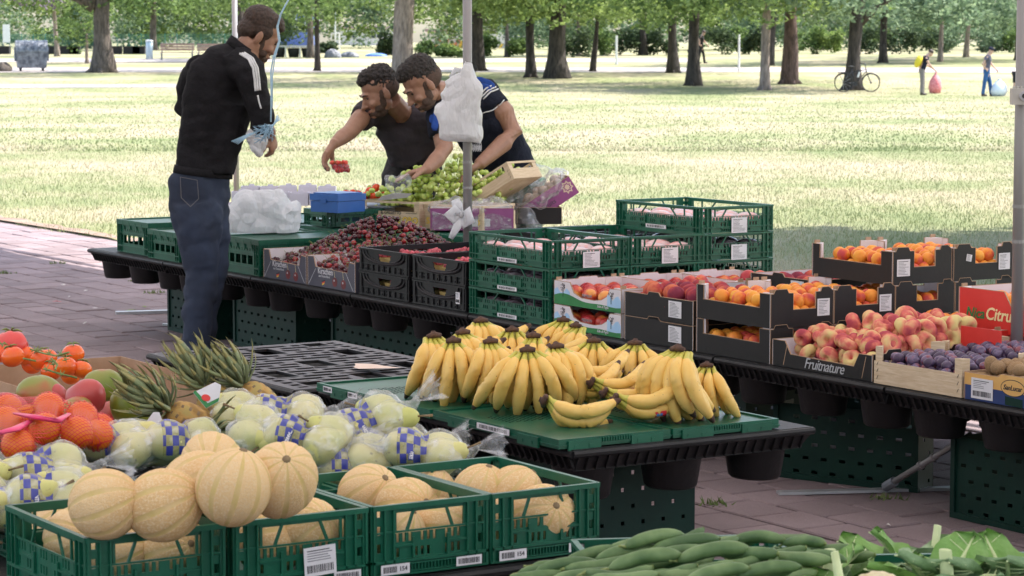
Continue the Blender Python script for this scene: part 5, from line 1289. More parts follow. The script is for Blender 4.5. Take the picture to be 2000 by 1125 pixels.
# plum crates of thin wood
def woodtray(lab, u, v, z, du, dv, hw, hp, loc=None, rz=None, group='thin wooden trays of plums', slat2=False):
    t = thing('wooden_tray', lab, 'crate', loc if loc is not None else UV(u, v, z), TH if rz is None else rz, group)
    for sd, w in (('v0', du), ('u0', dv), ('v1', du), ('u1', dv)):
        M = faceM(sd, du, dv); e = 0 if sd[0] == 'u' else .0035
        mb = MB(); mb.obox(M, e, w - e, 0, .0032, 0, hw * (.98 if sd[0] == 'u' else .9)); mb.build('slat', m_wood, t)
        if slat2: mb = MB(); mb.obox(M, e, w - e, 0, .0032, hp - .012, hp - .0005); mb.build('top_slat', m_wood, t)
        if sd in ('u0', 'v0'):
            mb = MB()
            for x in (.018, w - .018):
                for k in range(3): mb.bar(M @ Vector((x - .003, -.0008, hw * (.2 + .3 * k))), M @ Vector((x + .004, -.0008, hw * (.2 + .3 * k) + .012)), .0015, .001)
            mb.build('staple', m_ink, t)['kind'] = 'stuff'
    for a, c, sx, sy in ((.0035, .0035, 1, 1), (du - .0035, .0035, -1, 1), (.0035, dv - .0035, 1, -1), (du - .0035, dv - .0035, -1, -1)):
        mb = MB(); s_ = .034; mb.add([(a, c, 0), (a + sx * s_, c, 0), (a, c + sy * s_, 0), (a, c, hp), (a + sx * s_, c, hp), (a, c + sy * s_, hp)], [(0, 1, 2), (3, 4, 5), (0, 1, 4, 3), (1, 2, 5, 4), (2, 0, 3, 5)]); mb.build('corner_post', m_wood, t)
    mb = MB(); mb.box(.004, du - .004, .004, dv - .004, .001, .004); mb.build('bottom', m_wood, t)
    return t
woodtray('pale wooden plum tray in front beside the Fruitnature tray', U0 - .012, 6.175, ZT, .285, .435, .078, .125)
woodtray('second wooden plum tray behind the first one', 5.862, 6.175, ZT, .285, .435, .078, .125); woodtray('third wooden plum tray at the right edge of the picture', 5.862, 5.72, ZT, .285, .44, .078, .125)
# kiwi box
t = tray('orange and navy kiwi box with an oval SanLucar logo and a barcode label', U0 - .012, 5.70, ZT, .28, .462, .088, m_navyc, m_card, {'u0': [(0, .98), (.34, .98), (.37, 1.1), (.62, 1.1), (.65, .96), (1, .96)]}, None, posts=False)
patch(t, 'u0', .28, .462, [(.001, .048), (.001, .086), (.157, .086), (.17, .096), (.287, .096), (.30, .084), (.461, .084), (.461, .040)], m_orangec, .0005); 
patch(t, 'u0', .28, .462, ring_pts(.225, .058, .055, .027, 28), m_ink, .0010, 'logo_ring'); patch(t, 'u0', .28, .462, ring_pts(.225, .058, .052, .0245, 28), m_orangec, .0015, 'logo_oval')
onface(text_mesh('SanLucar', .023, m_ink, shear=.2, bold=.0003), t, 'u0', .28, .462, .225, .058, .0022)
label_plate(t, 'u0', .28, .462, .085, .040, .10, .066, 'both', name='barcode_label', off=.0012)
patch(t, 'u0', .28, .462, [(.19, .002), (.19, .030), (.27, .026), (.27, .0)], m_grd, .0007, 'hand_hole')
# blue crate of black grapes at the right edge
m_bluec = mat('blue_crate_plastic', (.01, .045, .12), (.015, .06, .16), rough=.4, scale=6)
crate('blue plastic crate of black grapes at the right edge', 6.12, 5.95, ZT + .09, .34, .36, .07, m=m_bluec, style='green', name='blue_crate')
# wooden grape boxes
def two_pt(px0, py0, px1, py1, z): a = seen(px0, py0, z); b_ = seen(px1, py1, z); d = b_ - a; return a, d.length, math.atan2(d.y, d.x)
a, L, rz = two_pt(705, 441, 819, 447, .612)
t = woodtray('wooden grape box printed IL GALLETTO SELEZIONE ORO', 0, 0, 0, L, .30, .095, .14, a, rz, 'wooden grape boxes', True)
onface(text_mesh('SELEZIONE ORO', .046, m_yprint, bold=.0016), t, 'v0', L, .3, L * .54, .040, .0010, rotz=.0); onface(text_mesh('SELEZIONE ORO', .046, m_ink, bold=.0028), t, 'v0', L, .3, L * .54, .040, .0006, 'lettering_outline')
onface(text_mesh('IL GALLETTO', .023, m_ink, bold=.0005), t, 'v0', L, .3, L * .52, .078, .0006)
for x0, x1 in ((.12, .27), (.77, .95)): patch(t, 'v0', L, .3, [(L * x0, .077), (L * x1, .077), (L * x1, .0795), (L * x0, .0795)], m_ink)
d = Vector((math.cos(rz), math.sin(rz), 0))
t = woodtray('second wooden grape box right of the printed one, behind the steel pole', 0, 0, 0, L, .30, .095, .13, a + d * (L + .012) + Vector((0, .06, .0)), rz + .02, 'wooden grape boxes', True)
onface(text_mesh('IL GALLETTO', .023, m_ink), t, 'v0', L, .3, L * .52, .078, .0006); onface(text_mesh('SELEZIONE ORO', .046, m_yprint, bold=.0012), t, 'v0', L, .3, L * .52, .040)
t = woodtray('tilted wooden grape box rising towards the violet box', 0, 0, 0, .33, .26, .06, .10, seen_at(918, 404, 13.62), rz, 'wooden grape boxes', True); t.rotation_euler = (0, rad(-29), rz)
# violet mushroom boxes in clear wrap
a, L, rz = two_pt(840, 450, 1003, 450, .615)
t = tray('violet box wrapped in clear film behind the white bow', 0, 0, 0, L, .3, .115, m_purple, m_cardw, {}, 'violet film wrapped boxes', rz, a, posts=False)
patch(t, 'v0', L, .3, [(L * .50, .02), (L * .72, .02), (L * .72, .06), (L * .50, .06)], m_label); patch(t, 'v0', L, .3, [(.01, .005), (L - .01, .008), (L - .01, .06), (L * .76, .09), (L * .4, .06), (.01, .10)], m_wrap, .003, 'film_front')
mb = MB(); mb.ell((L * .5, .14, .10), (L * .5, .16, .055), 26, 12); blob = mb.mesh('film', m_wrap, True); blob_fn(3, .05, 11)(blob); put('film', blob, t)
P0 = seen(1040, 436, .62); yy = P0.y
t = tray('violet Mondane Fruits box tipped up on its end, film hanging from it', 0, 0, 0, .30, .30, .105, m_purple, m_card, {}, 'violet film wrapped boxes', 0, P0, posts=False, rot=(0, rad(-33), rad(6)))
onface(text_mesh('Mondane', .036, m_ink, shear=.0), t, 'v0', .3, .3, .145, .068); onface(text_mesh('Fruits', .036, m_ink), t, 'v0', .3, .3, .13, .034)
mb = MB(); mb.tube([Vector((.045, -.001, .045)) + Vector((.022 * math.cos(k * .63), 0, .022 * math.sin(k * .63))) for k in range(11)], .0025, 5, cap=False); mb.bar((.045, -.001, .024), (.045, -.001, .066), .003); mb.bar((.03, -.001, .033), (.06, -.001, .057), .003); mb.build('logo', m_ink, t)
for r0, m in ((.034, m_gold), (.024, m_purple), (.016, m_gold)): patch(t, 'v0', .3, .3, [(.262 + r0 * (1 if k % 2 else .7) * math.cos(k * .3927), .06 + r0 * (1.1 if k % 2 else .75) * math.sin(k * .3927)) for k in range(16)], m, .0006 + (.034 - r0) * .03, 'star_print')
mb = MB(); mb.ell((.12, .10, .13), (.20, .19, .075), 30, 16); film = mb.mesh('film', m_wrap, True); blob_fn(8, .09, 9)(film); blob_fn(5, .03, 26)(film); put('film', film, t)
mb = MB(); mb.ell((-.03, .02, .03), (.10, .10, .10), 24, 14); film = mb.mesh('film', m_wrap, True); blob_fn(18, .07, 14)(film); put('film', film, t)
tray('dark box propping up the tipped violet box', 0, 0, 0, .24, .2, .09, m_kblack, m_card, {}, None, rad(6), seen(1010, 440, .615) + Vector((-.0, .06, 0)), posts=False)
m_mush = mat('mushroom_brown', (.30, .21, .15), (.42, .32, .25), rough=.7, scale=12, rnd=.15, bmp=.2)
mb = MB(); mb.ell((0, 0, 0), (.028, .028, .024), 12, 8); mush = mb.mesh('mushroom', m_mush, True)
r = random.Random(4); Mt = t.matrix_basis.copy()
Mt = Matrix.Translation(P0) @ Euler((0, rad(-33), rad(6))).to_matrix().to_4x4()
for i in range(22):
    o = put('mushroom', mush, None, Mt @ Vector((r.uniform(.04, .26), r.uniform(.03, .27), .085 + r.uniform(0, .03))), (r.uniform(0, 6), r.uniform(0, 6), 0), r.uniform(.85, 1.25)); tag(o, 'brown mushroom in the tipped violet box under film', 'mushroom', 'brown mushrooms in the tipped violet box')
# white cartons in the back
rr_ = random.Random(2)
m_cardlil = mat('lilac_white_card', (.60, .57, .66), (.66, .63, .70), rough=.7, scale=5)
for row in range(2):
    for i in range(5):
        px = 452 + i * 38 + row * 14; loc = seen(px, 402 - row * 11, .63 + row * .0) + Vector((0, row * .12, 0))
        tray('open white carton, %s from the left in the %s row behind the plastic bag' % (('first', 'second', 'third', 'fourth', 'fifth', 'sixth')[i], ('front', 'rear')[row]), 0, 0, 0, .108, .11, .068 + rr_.uniform(0, .014), m_cardlil, m_cardlil, {'v1': [(0, 1), (.3, 1), (.34, 1.14), (.6, 1.14), (.64, 1), (1, 1)], 'v0': [(0, 1), (.6, .93), (1, 1.02)]}, 'white cartons behind the plastic bag', rad(2) + rr_.uniform(-.05, .05), loc, posts=False, edge=False, name='carton')
tray('white carton seen left of the standing man', 0, 0, 0, .22, .2, .085, m_cardlil, m_cardlil, {}, 'white cartons behind the plastic bag', rad(4), seen(330, 413, .62), posts=False, edge=False, name='carton')
tray('white carton holding small orange fruit beside the man', 0, 0, 0, .10, .12, .06, m_cardlil, m_cardlil, {'v0': [(0, 1), (.2, .5), (.8, .5), (1, 1)]}, 'white cartons behind the plastic bag', rad(4), seen(438, 418, .62), posts=False, edge=False, name='carton')
# blue box and scale
a, L, rz = two_pt(607, 413, 672, 417, .707)
t = thing('cash_box', 'blue plastic box with a lid on the small green crate', 'box', a, rz); L = .20; m_bluebox = mat('blue_box_plastic', (.012, .085, .33), (.018, .11, .40), rough=.35, scale=5)
mb = MB(); mb.box(0, L, 0, .2, 0, .058); mb.build('box_body', m_bluebox, t); mb = MB(); mb.box(-.004, L + .004, -.004, .204, .060, .094); mb.box(.01, L - .01, .01, .19, .0945, .10); mb.build('lid', m_bluebox, t); mb = MB(); mb.box(L * .4, L * .6, -.008, -.0045, .05, .07); mb.build('latch', m_bluebox, t)
a, L, rz = two_pt(655, 440, 703, 442, .612)
t = thing('shop_scale', 'grey shop scale with a slanted blue screen and red keys', 'scale', a, rz); m_scale = mat('scale_grey', (.42, .42, .46), (.5, .5, .54), rough=.4, scale=5); m_screen = mat('scale_screen', (.16, .26, .42), (.2, .32, .5), rough=.15, scale=4); m_pinkk = mat('pink_badge', (.7, .04, .12), (.75, .06, .15), rough=.4, scale=4)
mb = MB(); mb.box(0, .22, .03, .25, 0, .085); mb.build('housing', m_scale, t); mb = MB(); mb.box(-.01, .30, .04, .30, .098, .106); mb.box(.1, .14, .1, .14, .0855, .0975); mb.build('weighing_tray', m_steel, t)
Mx = Matrix.Translation((.035, .0, .002)) @ Matrix.Rotation(rad(-18), 4, 'X') @ Matrix.Rotation(rad(12), 4, 'Y')
for nm_, x0, x1, y0, y1, z0, z1, m in (('display_case', 0, .125, -.012, .006, .0, .135, m_scale), ('screen', .018, .107, -.0145, -.0125, .03, .10, m_screen), ('badge', .018, .107, -.0145, -.0125, .106, .126, m_pinkk)):
    mb = MB(); mb.obox(Mx, x0, x1, y0, y1, z0, z1); mb.build(nm_, m, t)
for k in range(5): mb = MB(); mb.obox(Mx, .016 + k * .02, .028 + k * .02, -.0145, -.0125, .010, .020); mb.build('key', m_pinkk if k in (0, 4) else m_screen, t)
# white plastic bag, bow, bag bundle, twine
m_bagw, nt, b = new_mat('white_bag_film'); b.inputs['Base Color'].default_value = (.80, .80, .82, 1); b.inputs['Roughness'].default_value = .32; b.inputs['Subsurface Weight'].default_value = 0
n = noise_node(nt, tex_coord(nt, scale=(1, 1, .45)), 16, 3, .5); nt.links.new(ramp(nt, n, [(.3, (.80, .80, .82)), (.7, (.88, .88, .90))]), b.inputs['Base Color']); bump(nt, b, math_node(nt, 'ABSOLUTE', math_node(nt, 'SUBTRACT', n, .5)), .6, .06)
t_ = nt.nodes.new('ShaderNodeBsdfTranslucent'); t_.inputs[0].default_value = (.85, .85, .87, 1); mx = nt.nodes.new('ShaderNodeMixShader'); mx.inputs[0].default_value = .45
nt.links.new(b.outputs[0], mx.inputs[1]); nt.links.new(t_.outputs[0], mx.inputs[2]); nt.links.new(mx.outputs[0], nt.nodes['Material Output'].inputs[0])
def crumple(seed, parts):
    def g(me):
        displace(me, lambda p: sum((abs(noise.noise(p * f + Vector((seed, 0, 0)))) * 2 - .5) * a_ for f, a_ in parts))
    return g
a = seen(508, 457, .62); mb = MB()
for px, py, r_, sy in ((462, 432, .08, 1), (492, 415, .11, 1), (528, 408, .13, 1), (558, 424, .08, 1), (515, 440, .11, 1), (478, 446, .07, 1), (552, 444, .08, 1), (573, 408, .045, 1), (545, 396, .06, 1), (455, 445, .06, 1)):
    p = seen_at(px, py, a.y + .12); mb.ell(p, (r_ * .9, .12, r_ * .85), 14, 10)
me = merge_smooth(mb, 'plastic_bag', [m_bagw], .008, 3, 'mesh', disp=crumple(4, ((4, .035), (9, .018), (24, .005)))); zmin = .622
for v in me.vertices: v.co.z = max(v.co.z, zmin)
me = facet(me, .07)
tag(put('plastic_bag', me), 'crumpled white plastic bag lying full on the green closed crate', 'plastic bag')
mb = MB(); q = seen_at(513, 388, a.y); mb.tube([q, q + Vector((.03, 0, .03)), q + Vector((.045, 0, .035))], .006, 6); 
POLE = UV(6.19, 10.30); PY = POLE.y
outl = [(880, 148), (900, 138), (907, 122), (922, 124), (926, 138), (932, 150), (945, 165), (946, 180), (940, 196), (942, 225), (938, 245), (943, 270), (940, 284), (928, 282), (920, 278), (900, 276), (870, 276), (858, 272), (857, 250), (854, 238), (846, 222), (850, 208), (862, 196), (858, 182), (868, 168), (866, 158)]
pts = [seen_at(x, y, PY - .05) for x, y in outl]; mb = MB(); n = len(pts); cx = sum((p.x for p in pts)) / n; cz = sum((p.z for p in pts)) / n
lay = [(-.05, .80), (-.035, .95), (.0, 1.0), (.04, .98), (.075, .8)]
for dy, s_ in lay: mb.v += [(cx + (p.x - cx) * s_, PY - .05 + dy, cz + (p.z - cz) * s_) for p in pts]
for k in range(len(lay) - 1): mb.f += [(k * n + i, k * n + (i + 1) % n, (k + 1) * n + (i + 1) % n, (k + 1) * n + i) for i in range(n)]
mb.f += [tuple(range(n))[::-1], tuple((len(lay) - 1) * n + i for i in range(n))]; mb.m = [0] * len(mb.f)
me = merge_smooth(mb, 'bag_bundle', [m_bagw], .0055, 3, 'mesh', disp=crumple(9, ((5, .016), (12, .006)))); me = facet(me, .06); tg = thing('bag_bundle', 'bundle of thin white carrier bags hanging on the steel pole', 'bags', (0, 0, 0)); put('bags', me, tg)
mb = MB()
for k in range(16): x = 922 + k * 1.2; p = seen_at(x, 280 + (k % 3) * 2, PY - .02); mb.bar(p, p + Vector((.001, 0, -.03)), .002, .002)
o = mb.build('fringe', m_bagw, tg); o['kind'] = 'stuff'
mb = MB(); p0 = seen_at(880, 152, PY - .03); p1 = seen_at(890, 136, PY - .03); p2 = seen_at(908, 140, PY - .03); mb.tube([p0, p1, p2], [.012, .014, .012], 8); mb.tube([seen_at(905, 150, PY - .04), seen_at(912, 128, PY - .04), seen_at(920, 145, PY - .04)], [.015, .022, .015], 8); mb.build('handle_loop', m_bagw, tg, True)['kind'] = 'stuff'
t = thing('ribbon_bow', 'white plastic bow tied round the foot of the steel pole', 'bow', (0, 0, 0)); C0 = (901, 422)
def rib(name, P, r_, m=m_bagw): mb = MB(); mb.tube([seen_at(x, y, PY - dy) for x, y, dy in P], r_, 10, sq=[(1, .35)] * len(P), up=(0, 1, 0)); mb.build(name, m, t, True)
rib('loop', [(901, 420, .05), (888, 408, .07), (878, 420, .07), (886, 430, .06), (900, 422, .05)], [.012, .02, .028, .02, .012]); rib('loop', [(903, 420, .05), (912, 410, .07), (917, 432, .07), (908, 440, .06), (902, 424, .05)], [.012, .022, .026, .02, .012])
rib('tail', [(900, 424, .05), (894, 440, .06), (886, 455, .06), (880, 466, .06)], [.012, .02, .016, .012]); rib('tail', [(900, 418, .04), (893, 400, .04), (889, 390, .03)], [.014, .025, .02]); rib('band', [(889, 416, .03), (900, 420, .06), (914, 414, .03)], [.012, .016, .012])
# ------------------------------------------------------------------ fruit and vegetables
def fruit_mat(name, stops, scale, rough=.4, bmp=.1, bscale=80, rnd=.1, sss=.08, spec=.5, fine=None, grad=None):
    m, nt, b = new_mat(name); vec = tex_coord(nt); oi = nt.nodes.new('ShaderNodeObjectInfo')
    cb = nt.nodes.new('ShaderNodeCombineXYZ'); w = math_node(nt, 'MULTIPLY', oi.outputs['Random'], 40.)
    for i in range(3): nt.links.new(w, cb.inputs[i])
    ad = nt.nodes.new('ShaderNodeVectorMath'); ad.operation = 'ADD'; nt.links.new(vec, ad.inputs[0]); nt.links.new(cb.outputs[0], ad.inputs[1])
    n = noise_node(nt, ad.outputs[0], scale, 3, .5)
    sh = math_node(nt, 'ADD', n, math_node(nt, 'MULTIPLY', math_node(nt, 'SUBTRACT', oi.outputs['Random'], .5), rnd))
    c = ramp(nt, sh, stops)
    if fine: c = mixc(nt, ramp(nt, noise_node(nt, ad.outputs[0], fine[0], 2), [(fine[2], (0, 0, 0)), (fine[2] + .08, (1, 1, 1))]), c, fine[1])
    nt.links.new(c, b.inputs['Base Color']); b.inputs['Roughness'].default_value = rough; b.inputs['Specular IOR Level'].default_value = spec
    b.inputs['Subsurface Weight'].default_value = sss; b.inputs['Subsurface Radius'].default_value = (.01, .006, .003); b.inputs['Subsurface Scale'].default_value = .5
    if bmp: bump(nt, b, noise_node(nt, ad.outputs[0], bscale, 3), bmp, .003)
    return m
m_peach = fruit_mat('flat_peach_skin', [(.34, (.66, .52, .22)), (.43, (.70, .36, .19)), (.52, (.62, .15, .12)), (.63, (.38, .06, .08))], 16, .75, rnd=.16, spec=.2)
m_nect = fruit_mat('nectarine_skin', [(.36, (.75, .30, .06)), (.45, (.62, .09, .045)), (.6, (.42, .02, .03))], 15, .32, rnd=.08)
m_plum_peach = fruit_mat('purple_peach_skin', [(.38, (.55, .14, .07)), (.48, (.38, .045, .05)), (.62, (.2, .03, .055))], 14, .75, rnd=.1, spec=.2)
m_apri = fruit_mat('apricot_skin', [(.36, (.80, .36, .05)), (.52, (.78, .26, .04)), (.60, (.66, .12, .04)), (.7, (.5, .06, .06))], 15, .55, rnd=.18, spec=.3)
m_orng = fruit_mat('orange_peel', [(.4, (.85, .27, .01)), (.6, (.82, .21, .005))], 6, .38, .5, 420)
m_plum = fruit_mat('plum_skin', [(.36, (.045, .022, .055)), (.5, (.085, .05, .11)), (.60, (.15, .11, .19)), (.70, (.20, .045, .06))], 38, .45, rnd=.30)
m_cherry = fruit_mat('cherry_skin', [(.35, (.045, .004, .010)), (.5, (.10, .008, .014)), (.66, (.30, .015, .018))], 20, .16, 0, rnd=.5, sss=0, spec=.6)
m_grape = fruit_mat('green_grape_skin', [(.35, (.42, .55, .10)), (.5, (.52, .63, .15)), (.65, (.60, .68, .24))], 30, .25, 0, rnd=.25, sss=.25)
m_bgrape = fruit_mat('black_grape_skin', [(.35, (.012, .012, .035)), (.6, (.04, .04, .09))], 40, .35, 0)
m_tom = fruit_mat('tomato_skin', [(.4, (.70, .05, .015)), (.6, (.76, .09, .02))], 10, .18, 0)
m_tomo = fruit_mat('orange_tomato_skin', [(.4, (.85, .15, .015)), (.6, (.80, .10, .02))], 10, .18, 0)
m_btom = fruit_mat('beef_tomato_skin', [(.4, (.80, .14, .10)), (.6, (.68, .07, .06))], 12, .3, 0)
m_melon = fruit_mat('melon_rind', [(.38, (.76, .52, .27)), (.6, (.70, .45, .21))], 9, .8, .9, 300, fine=(230, (.77, .56, .32), .50), rnd=.4, sss=.03, spec=.2)
m_mell = mat('melon_groove', (.58, .42, .14), (.66, .46, .22), rough=.7, scale=40)
m_mango = fruit_mat('mango_skin', [(.40, (.17, .22, .025)), (.52, (.25, .24, .045)), (.60, (.45, .10, .045))], 5, .35, .1, rnd=.28)
m_mangor = fruit_mat('red_mango_skin', [(.36, (.50, .07, .06)), (.55, (.40, .04, .05)), (.70, (.3, .2, .05))], 5, .35, .1, rnd=.05)
m_pear = fruit_mat('pear_skin', [(.36, (.50, .50, .15)), (.6, (.62, .56, .22))], 10, .5, .1, fine=(90, (.30, .26, .10), .66))
m_kiwi = mat('kiwi_skin', (.25, .15, .07), (.36, .23, .12), rough=.9, scale=20, bmp=.8, bscale=300, rnd=.15)
m_ban, nt, b = new_mat('banana_skin'); vec = tex_coord(nt); oi = nt.nodes.new('ShaderNodeObjectInfo')
n = noise_node(nt, vec, 16, 4); sp = noise_node(nt, vec, 110, 2, .5); c = ramp(nt, n, [(.3, (.78, .47, .10)), (.6, (.84, .56, .17)), (.8, (.74, .50, .15))])
c = mixc(nt, ramp(nt, sp, [(.70, (0, 0, 0)), (.74, (.8, .8, .8))]), c, (.16, .08, .03)); nt.links.new(c, b.inputs['Base Color']); b.inputs['Roughness'].default_value = .45; b.inputs['Subsurface Weight'].default_value = .05; b.inputs['Subsurface Scale'].default_value = .02
m_bang = mat('banana_neck', (.50, .46, .07), (.68, .52, .09), rough=.5, scale=20); m_banb = mat('banana_brown', (.055, .025, .018), (.14, .07, .04), rough=.8, scale=40)
m_stem = mat('green_stem', (.14, .20, .05), (.24, .28, .09), rough=.7, scale=30); m_brstem = mat('brown_stem', (.16, .10, .05), (.24, .17, .09), rough=.8, scale=30)
m_cuc = fruit_mat('cucumber_skin', [(.36, (.05, .105, .03)), (.5, (.09, .16, .05)), (.66, (.16, .24, .09))], 14, .6, .25, 60, rnd=.12)
m_cleaf = mat('cauliflower_leaf', (.15, .25, .11), (.27, .38, .20), rough=.6, scale=12, bmp=.6, bscale=25, dist=.01); m_clight = mat('leaf_rib', (.48, .56, .28), (.60, .66, .38), rough=.6, scale=12); m_curd = mat('cauliflower_curd', (.76, .66, .44), (.68, .57, .34), rough=.8, scale=30, bmp=1, bscale=140, dist=.006)
m_cleafb = mat('bright_leaf', (.14, .30, .05), (.19, .34, .09), rough=.6, scale=12, bmp=.6, bscale=25, dist=.01)

def ball(name, m, r, fn=None, n=14, mm=9, extra=None):
    mb = MB(); mb.ell((0, 0, 0), r if isinstance(r, tuple) else (r, r, r), n, mm, fn=fn)
    ms = [m]
    if extra: ms += extra(mb)
    return mb.mesh(name, ms, True)
crease = lambda d: (lambda t, p: 1 - d * math.exp(-(min(abs(p - 0), abs(2 * math.pi - p)) / .28) ** 2) - d * 1.1 * math.exp(-(t / .38) ** 2))
flatp = lambda t, p: (1 - .62 * math.exp(-(t / .42) ** 2) - .5 * math.exp(-((math.pi - t) / .4) ** 2))
def flat_peach():
    mb = MB(); vs = []; n, m = 18, 14
    for i in range(m + 1):
        t = math.pi * i / m
        for j in range(n):
            p = 2 * math.pi * j / n; r_ = (.013 + .026 * math.sin(t) ** .75) if 0 < i < m else .0015; r_ = .0375 * math.sin(t) ** .62 if 0 < i < m else .0008
            z = .021 * math.cos(t) * min(1, (r_ / .017)) ** .9
            cr = 1 - .07 * math.exp(-(min(p, 2 * math.pi - p) / .25) ** 2); vs.append((r_ * cr * math.cos(p), r_ * math.sin(p) * cr, z * 1.1))
    fs = [(i * n + j, (i + 1) * n + j, (i + 1) * n + (j + 1) % n, i * n + (j + 1) % n) for i in range(m) for j in range(n)]
    mb.add(vs, fs); return mb.mesh('flat_peach', m_peach, True)
FP = flat_peach()
def pile(me, name, u0, u1, v0, v1, z, r, layers, label, cat, group, jit=.18, rz=TH, sc=(.9, 1.08), upright=False, limit=None, dome=0, loc=None, squash=.82, keep=None):
    """fruit laid in staggered layers inside a box; every piece of fruit a thing"""
    k = 0; out = []; base = loc
    for L in range(layers):
        ins = r * 1.12 + L * r * .45
        a0, a1, b0, b1 = u0 + ins, u1 - ins, v0 + ins, v1 - ins
        if a1 < a0 or b1 < b0: break
        nu = max(1, int((a1 - a0) / (2 * r * .98)) + 1); nv = max(1, int((b1 - b0) / (1.74 * r)) + 1)
        for j in range(nv):
            for i in range(nu):
                u = a0 + (a1 - a0) * ((i + (.5 if j % 2 else 0)) / max(1, nu - .5)) + random.uniform(-jit, jit) * r; v = b0 + (b1 - b0) * (j / max(1, nv - 1)) + random.uniform(-jit, jit) * r
                if u > u1 - r * .8: continue
                if keep and not keep(u, v, L): continue
                zz = z + r + L * 2 * r * squash + random.uniform(-.12, .12) * r
                if dome: zz += dome * math.sin(math.pi * (u - u0) / (u1 - u0)) * math.sin(math.pi * (v - v0) / (v1 - v0))
                p = UV(u, v, zz) if base is None else base @ Vector((u, v, zz))
                rot = (random.uniform(0, 6.28), random.uniform(0, 6.28), random.uniform(0, 6.28)) if not upright else (random.uniform(-.5, .5), random.uniform(-.5, .5), random.uniform(0, 6.28))
                mm = me[k % len(me)] if isinstance(me, list) else me
                o = put(name, mm, None, p, rot, random.uniform(*sc)); tag(o, label, cat, group); out.append(o); k += 1
                if limit and k >= limit: return out
    return out
AP = ball('apricot', m_apri, .027, crease(.07)); NE = ball('nectarine', m_nect, .0325, crease(.05)); PP = ball('peach', m_plum_peach, .036, crease(.05)); OR = ball('orange', m_orng, .037, lambda t, p: 1 - .05 * math.exp(-(t / .3) ** 2), 16, 10)
PL = ball('plum', m_plum, (.019, .019, .023), crease(.05), 12, 8); KW = ball('kiwi', m_kiwi, (.024, .024, .032), None, 12, 8)
def cherry_extra(mb):
    mb.tube([(0, 0, .009), (.002, .002, .022), (.008, .004, .045)], [.0009, .0007, .001], 4, 1); return [m_stem]
CH = [ball('cherry', m_cherry, .0128, lambda t, p: 1 - .14 * math.exp(-(t / .4) ** 2), 12, 8, cherry_extra), ball('cherry', m_cherry, .0125, lambda t, p: 1 - .14 * math.exp(-(t / .4) ** 2), 12, 8)]
# nectarines
for i, (u, w) in enumerate(((U0 + .004, 'front'), (5.89, 'second'), (6.19, 'third'))):
    pile(NE, 'nectarine', u, u + .30, 8.14, 8.615, ZT + .097 + .012, .0325, 2 if i else 1, 'red orange nectarine in the %s upper white box' % w, 'nectarine', 'nectarines in the %s upper white box' % w, limit=34)
pile(NE, 'nectarine', U0 + .004, U0 + .16, 8.14, 8.615, ZT + .004, .0325, 1, 'dark nectarine seen through the window of the lower white box', 'nectarine', 'nectarines in the lower white box')
# purple peaches
pile(PP, 'peach', U0 + .004, U0 + .38, 7.665, 8.115, ZT + .094 + .015, .036, 2, 'purple red peach in the plain dark box', 'peach', 'peaches in the plain dark box', squash=.6)
pile(PP, 'peach', 6.22, 6.6, 7.74, 8.15, ZT + .15, .036, 1, 'purple peach in the dark box beside the green stack', 'peach', 'peaches in the dark box beside the green stack')
# apricots
for (u, z, w, L) in ((U0 + .002, ZT + .127, 'upper front', 2), (5.872, ZT + .127, 'upper second', 2), (6.145, ZT + .254, 'raised left', 2), (6.44, ZT + .254, 'raised right', 2), (U0 + .002, ZT, 'lower front', 1), (6.16, ZT + .127, 'middle', 1)):
    pile(AP, 'apricot', u + .006, u + .279, AV + .006, AV + .44, z + (.020 if L == 2 else .035), .027, L, 'orange apricot in the %s black box' % w, 'apricot', 'apricots in the %s black box' % w, squash=.72)
# flat peaches heaped
pile(FP, 'flat_peach', U0 + .02, U0 + .28, 6.66, 7.16, ZT + .018, .034, 2, 'pink and yellow flat peach in the Fruitnature tray', 'peach', 'flat peaches in the front tray', squash=.72, jit=.3)
pile(FP, 'flat_peach', U0 + .10, 6.15, 6.65, 7.12, ZT + .075, .036, 2, 'flat peach heaped high over the two black trays', 'peach', 'flat peaches heaped over the trays', squash=.62, jit=.35, sc=(1.0, 1.15), keep=lambda u, v, L: (v < 7.10 - (u - U0) * .1) and not (L and (u < U0 + .2 or v > 7.0)))
o = put('flat_peach', FP, None, seen_at(1770, 622, UV(5.95, 6.95).y), (1.2, .4, .3), 1.25); tag(o, 'big rosy flat peach on the very top of the heap', 'peach')
o = put('flat_peach', FP, None, seen_at(1855, 662, UV(5.98, 6.70).y), (1.35, .3, -.2), 1.3); tag(o, 'big flat peach standing on edge against the red flap', 'peach')
# oranges
for i, (px, py, z) in enumerate([(1823, 625, .64), (1845, 632, .63), (1870, 630, .63), (1838, 640, .62)]): tag(put('orange', OR, None, seen_at(px, py, UV(6.30, 6.88).y + i * .01), (i, i, 0), 1.05), 'orange in the low red box behind the flat peaches', 'orange', 'oranges in the low red box')
pile(OR, 'orange', 6.23, 6.57, 6.37, 6.87, .62, .037, 1, 'orange in the tall red NicaCitrus box', 'orange', 'oranges in the tall red box')
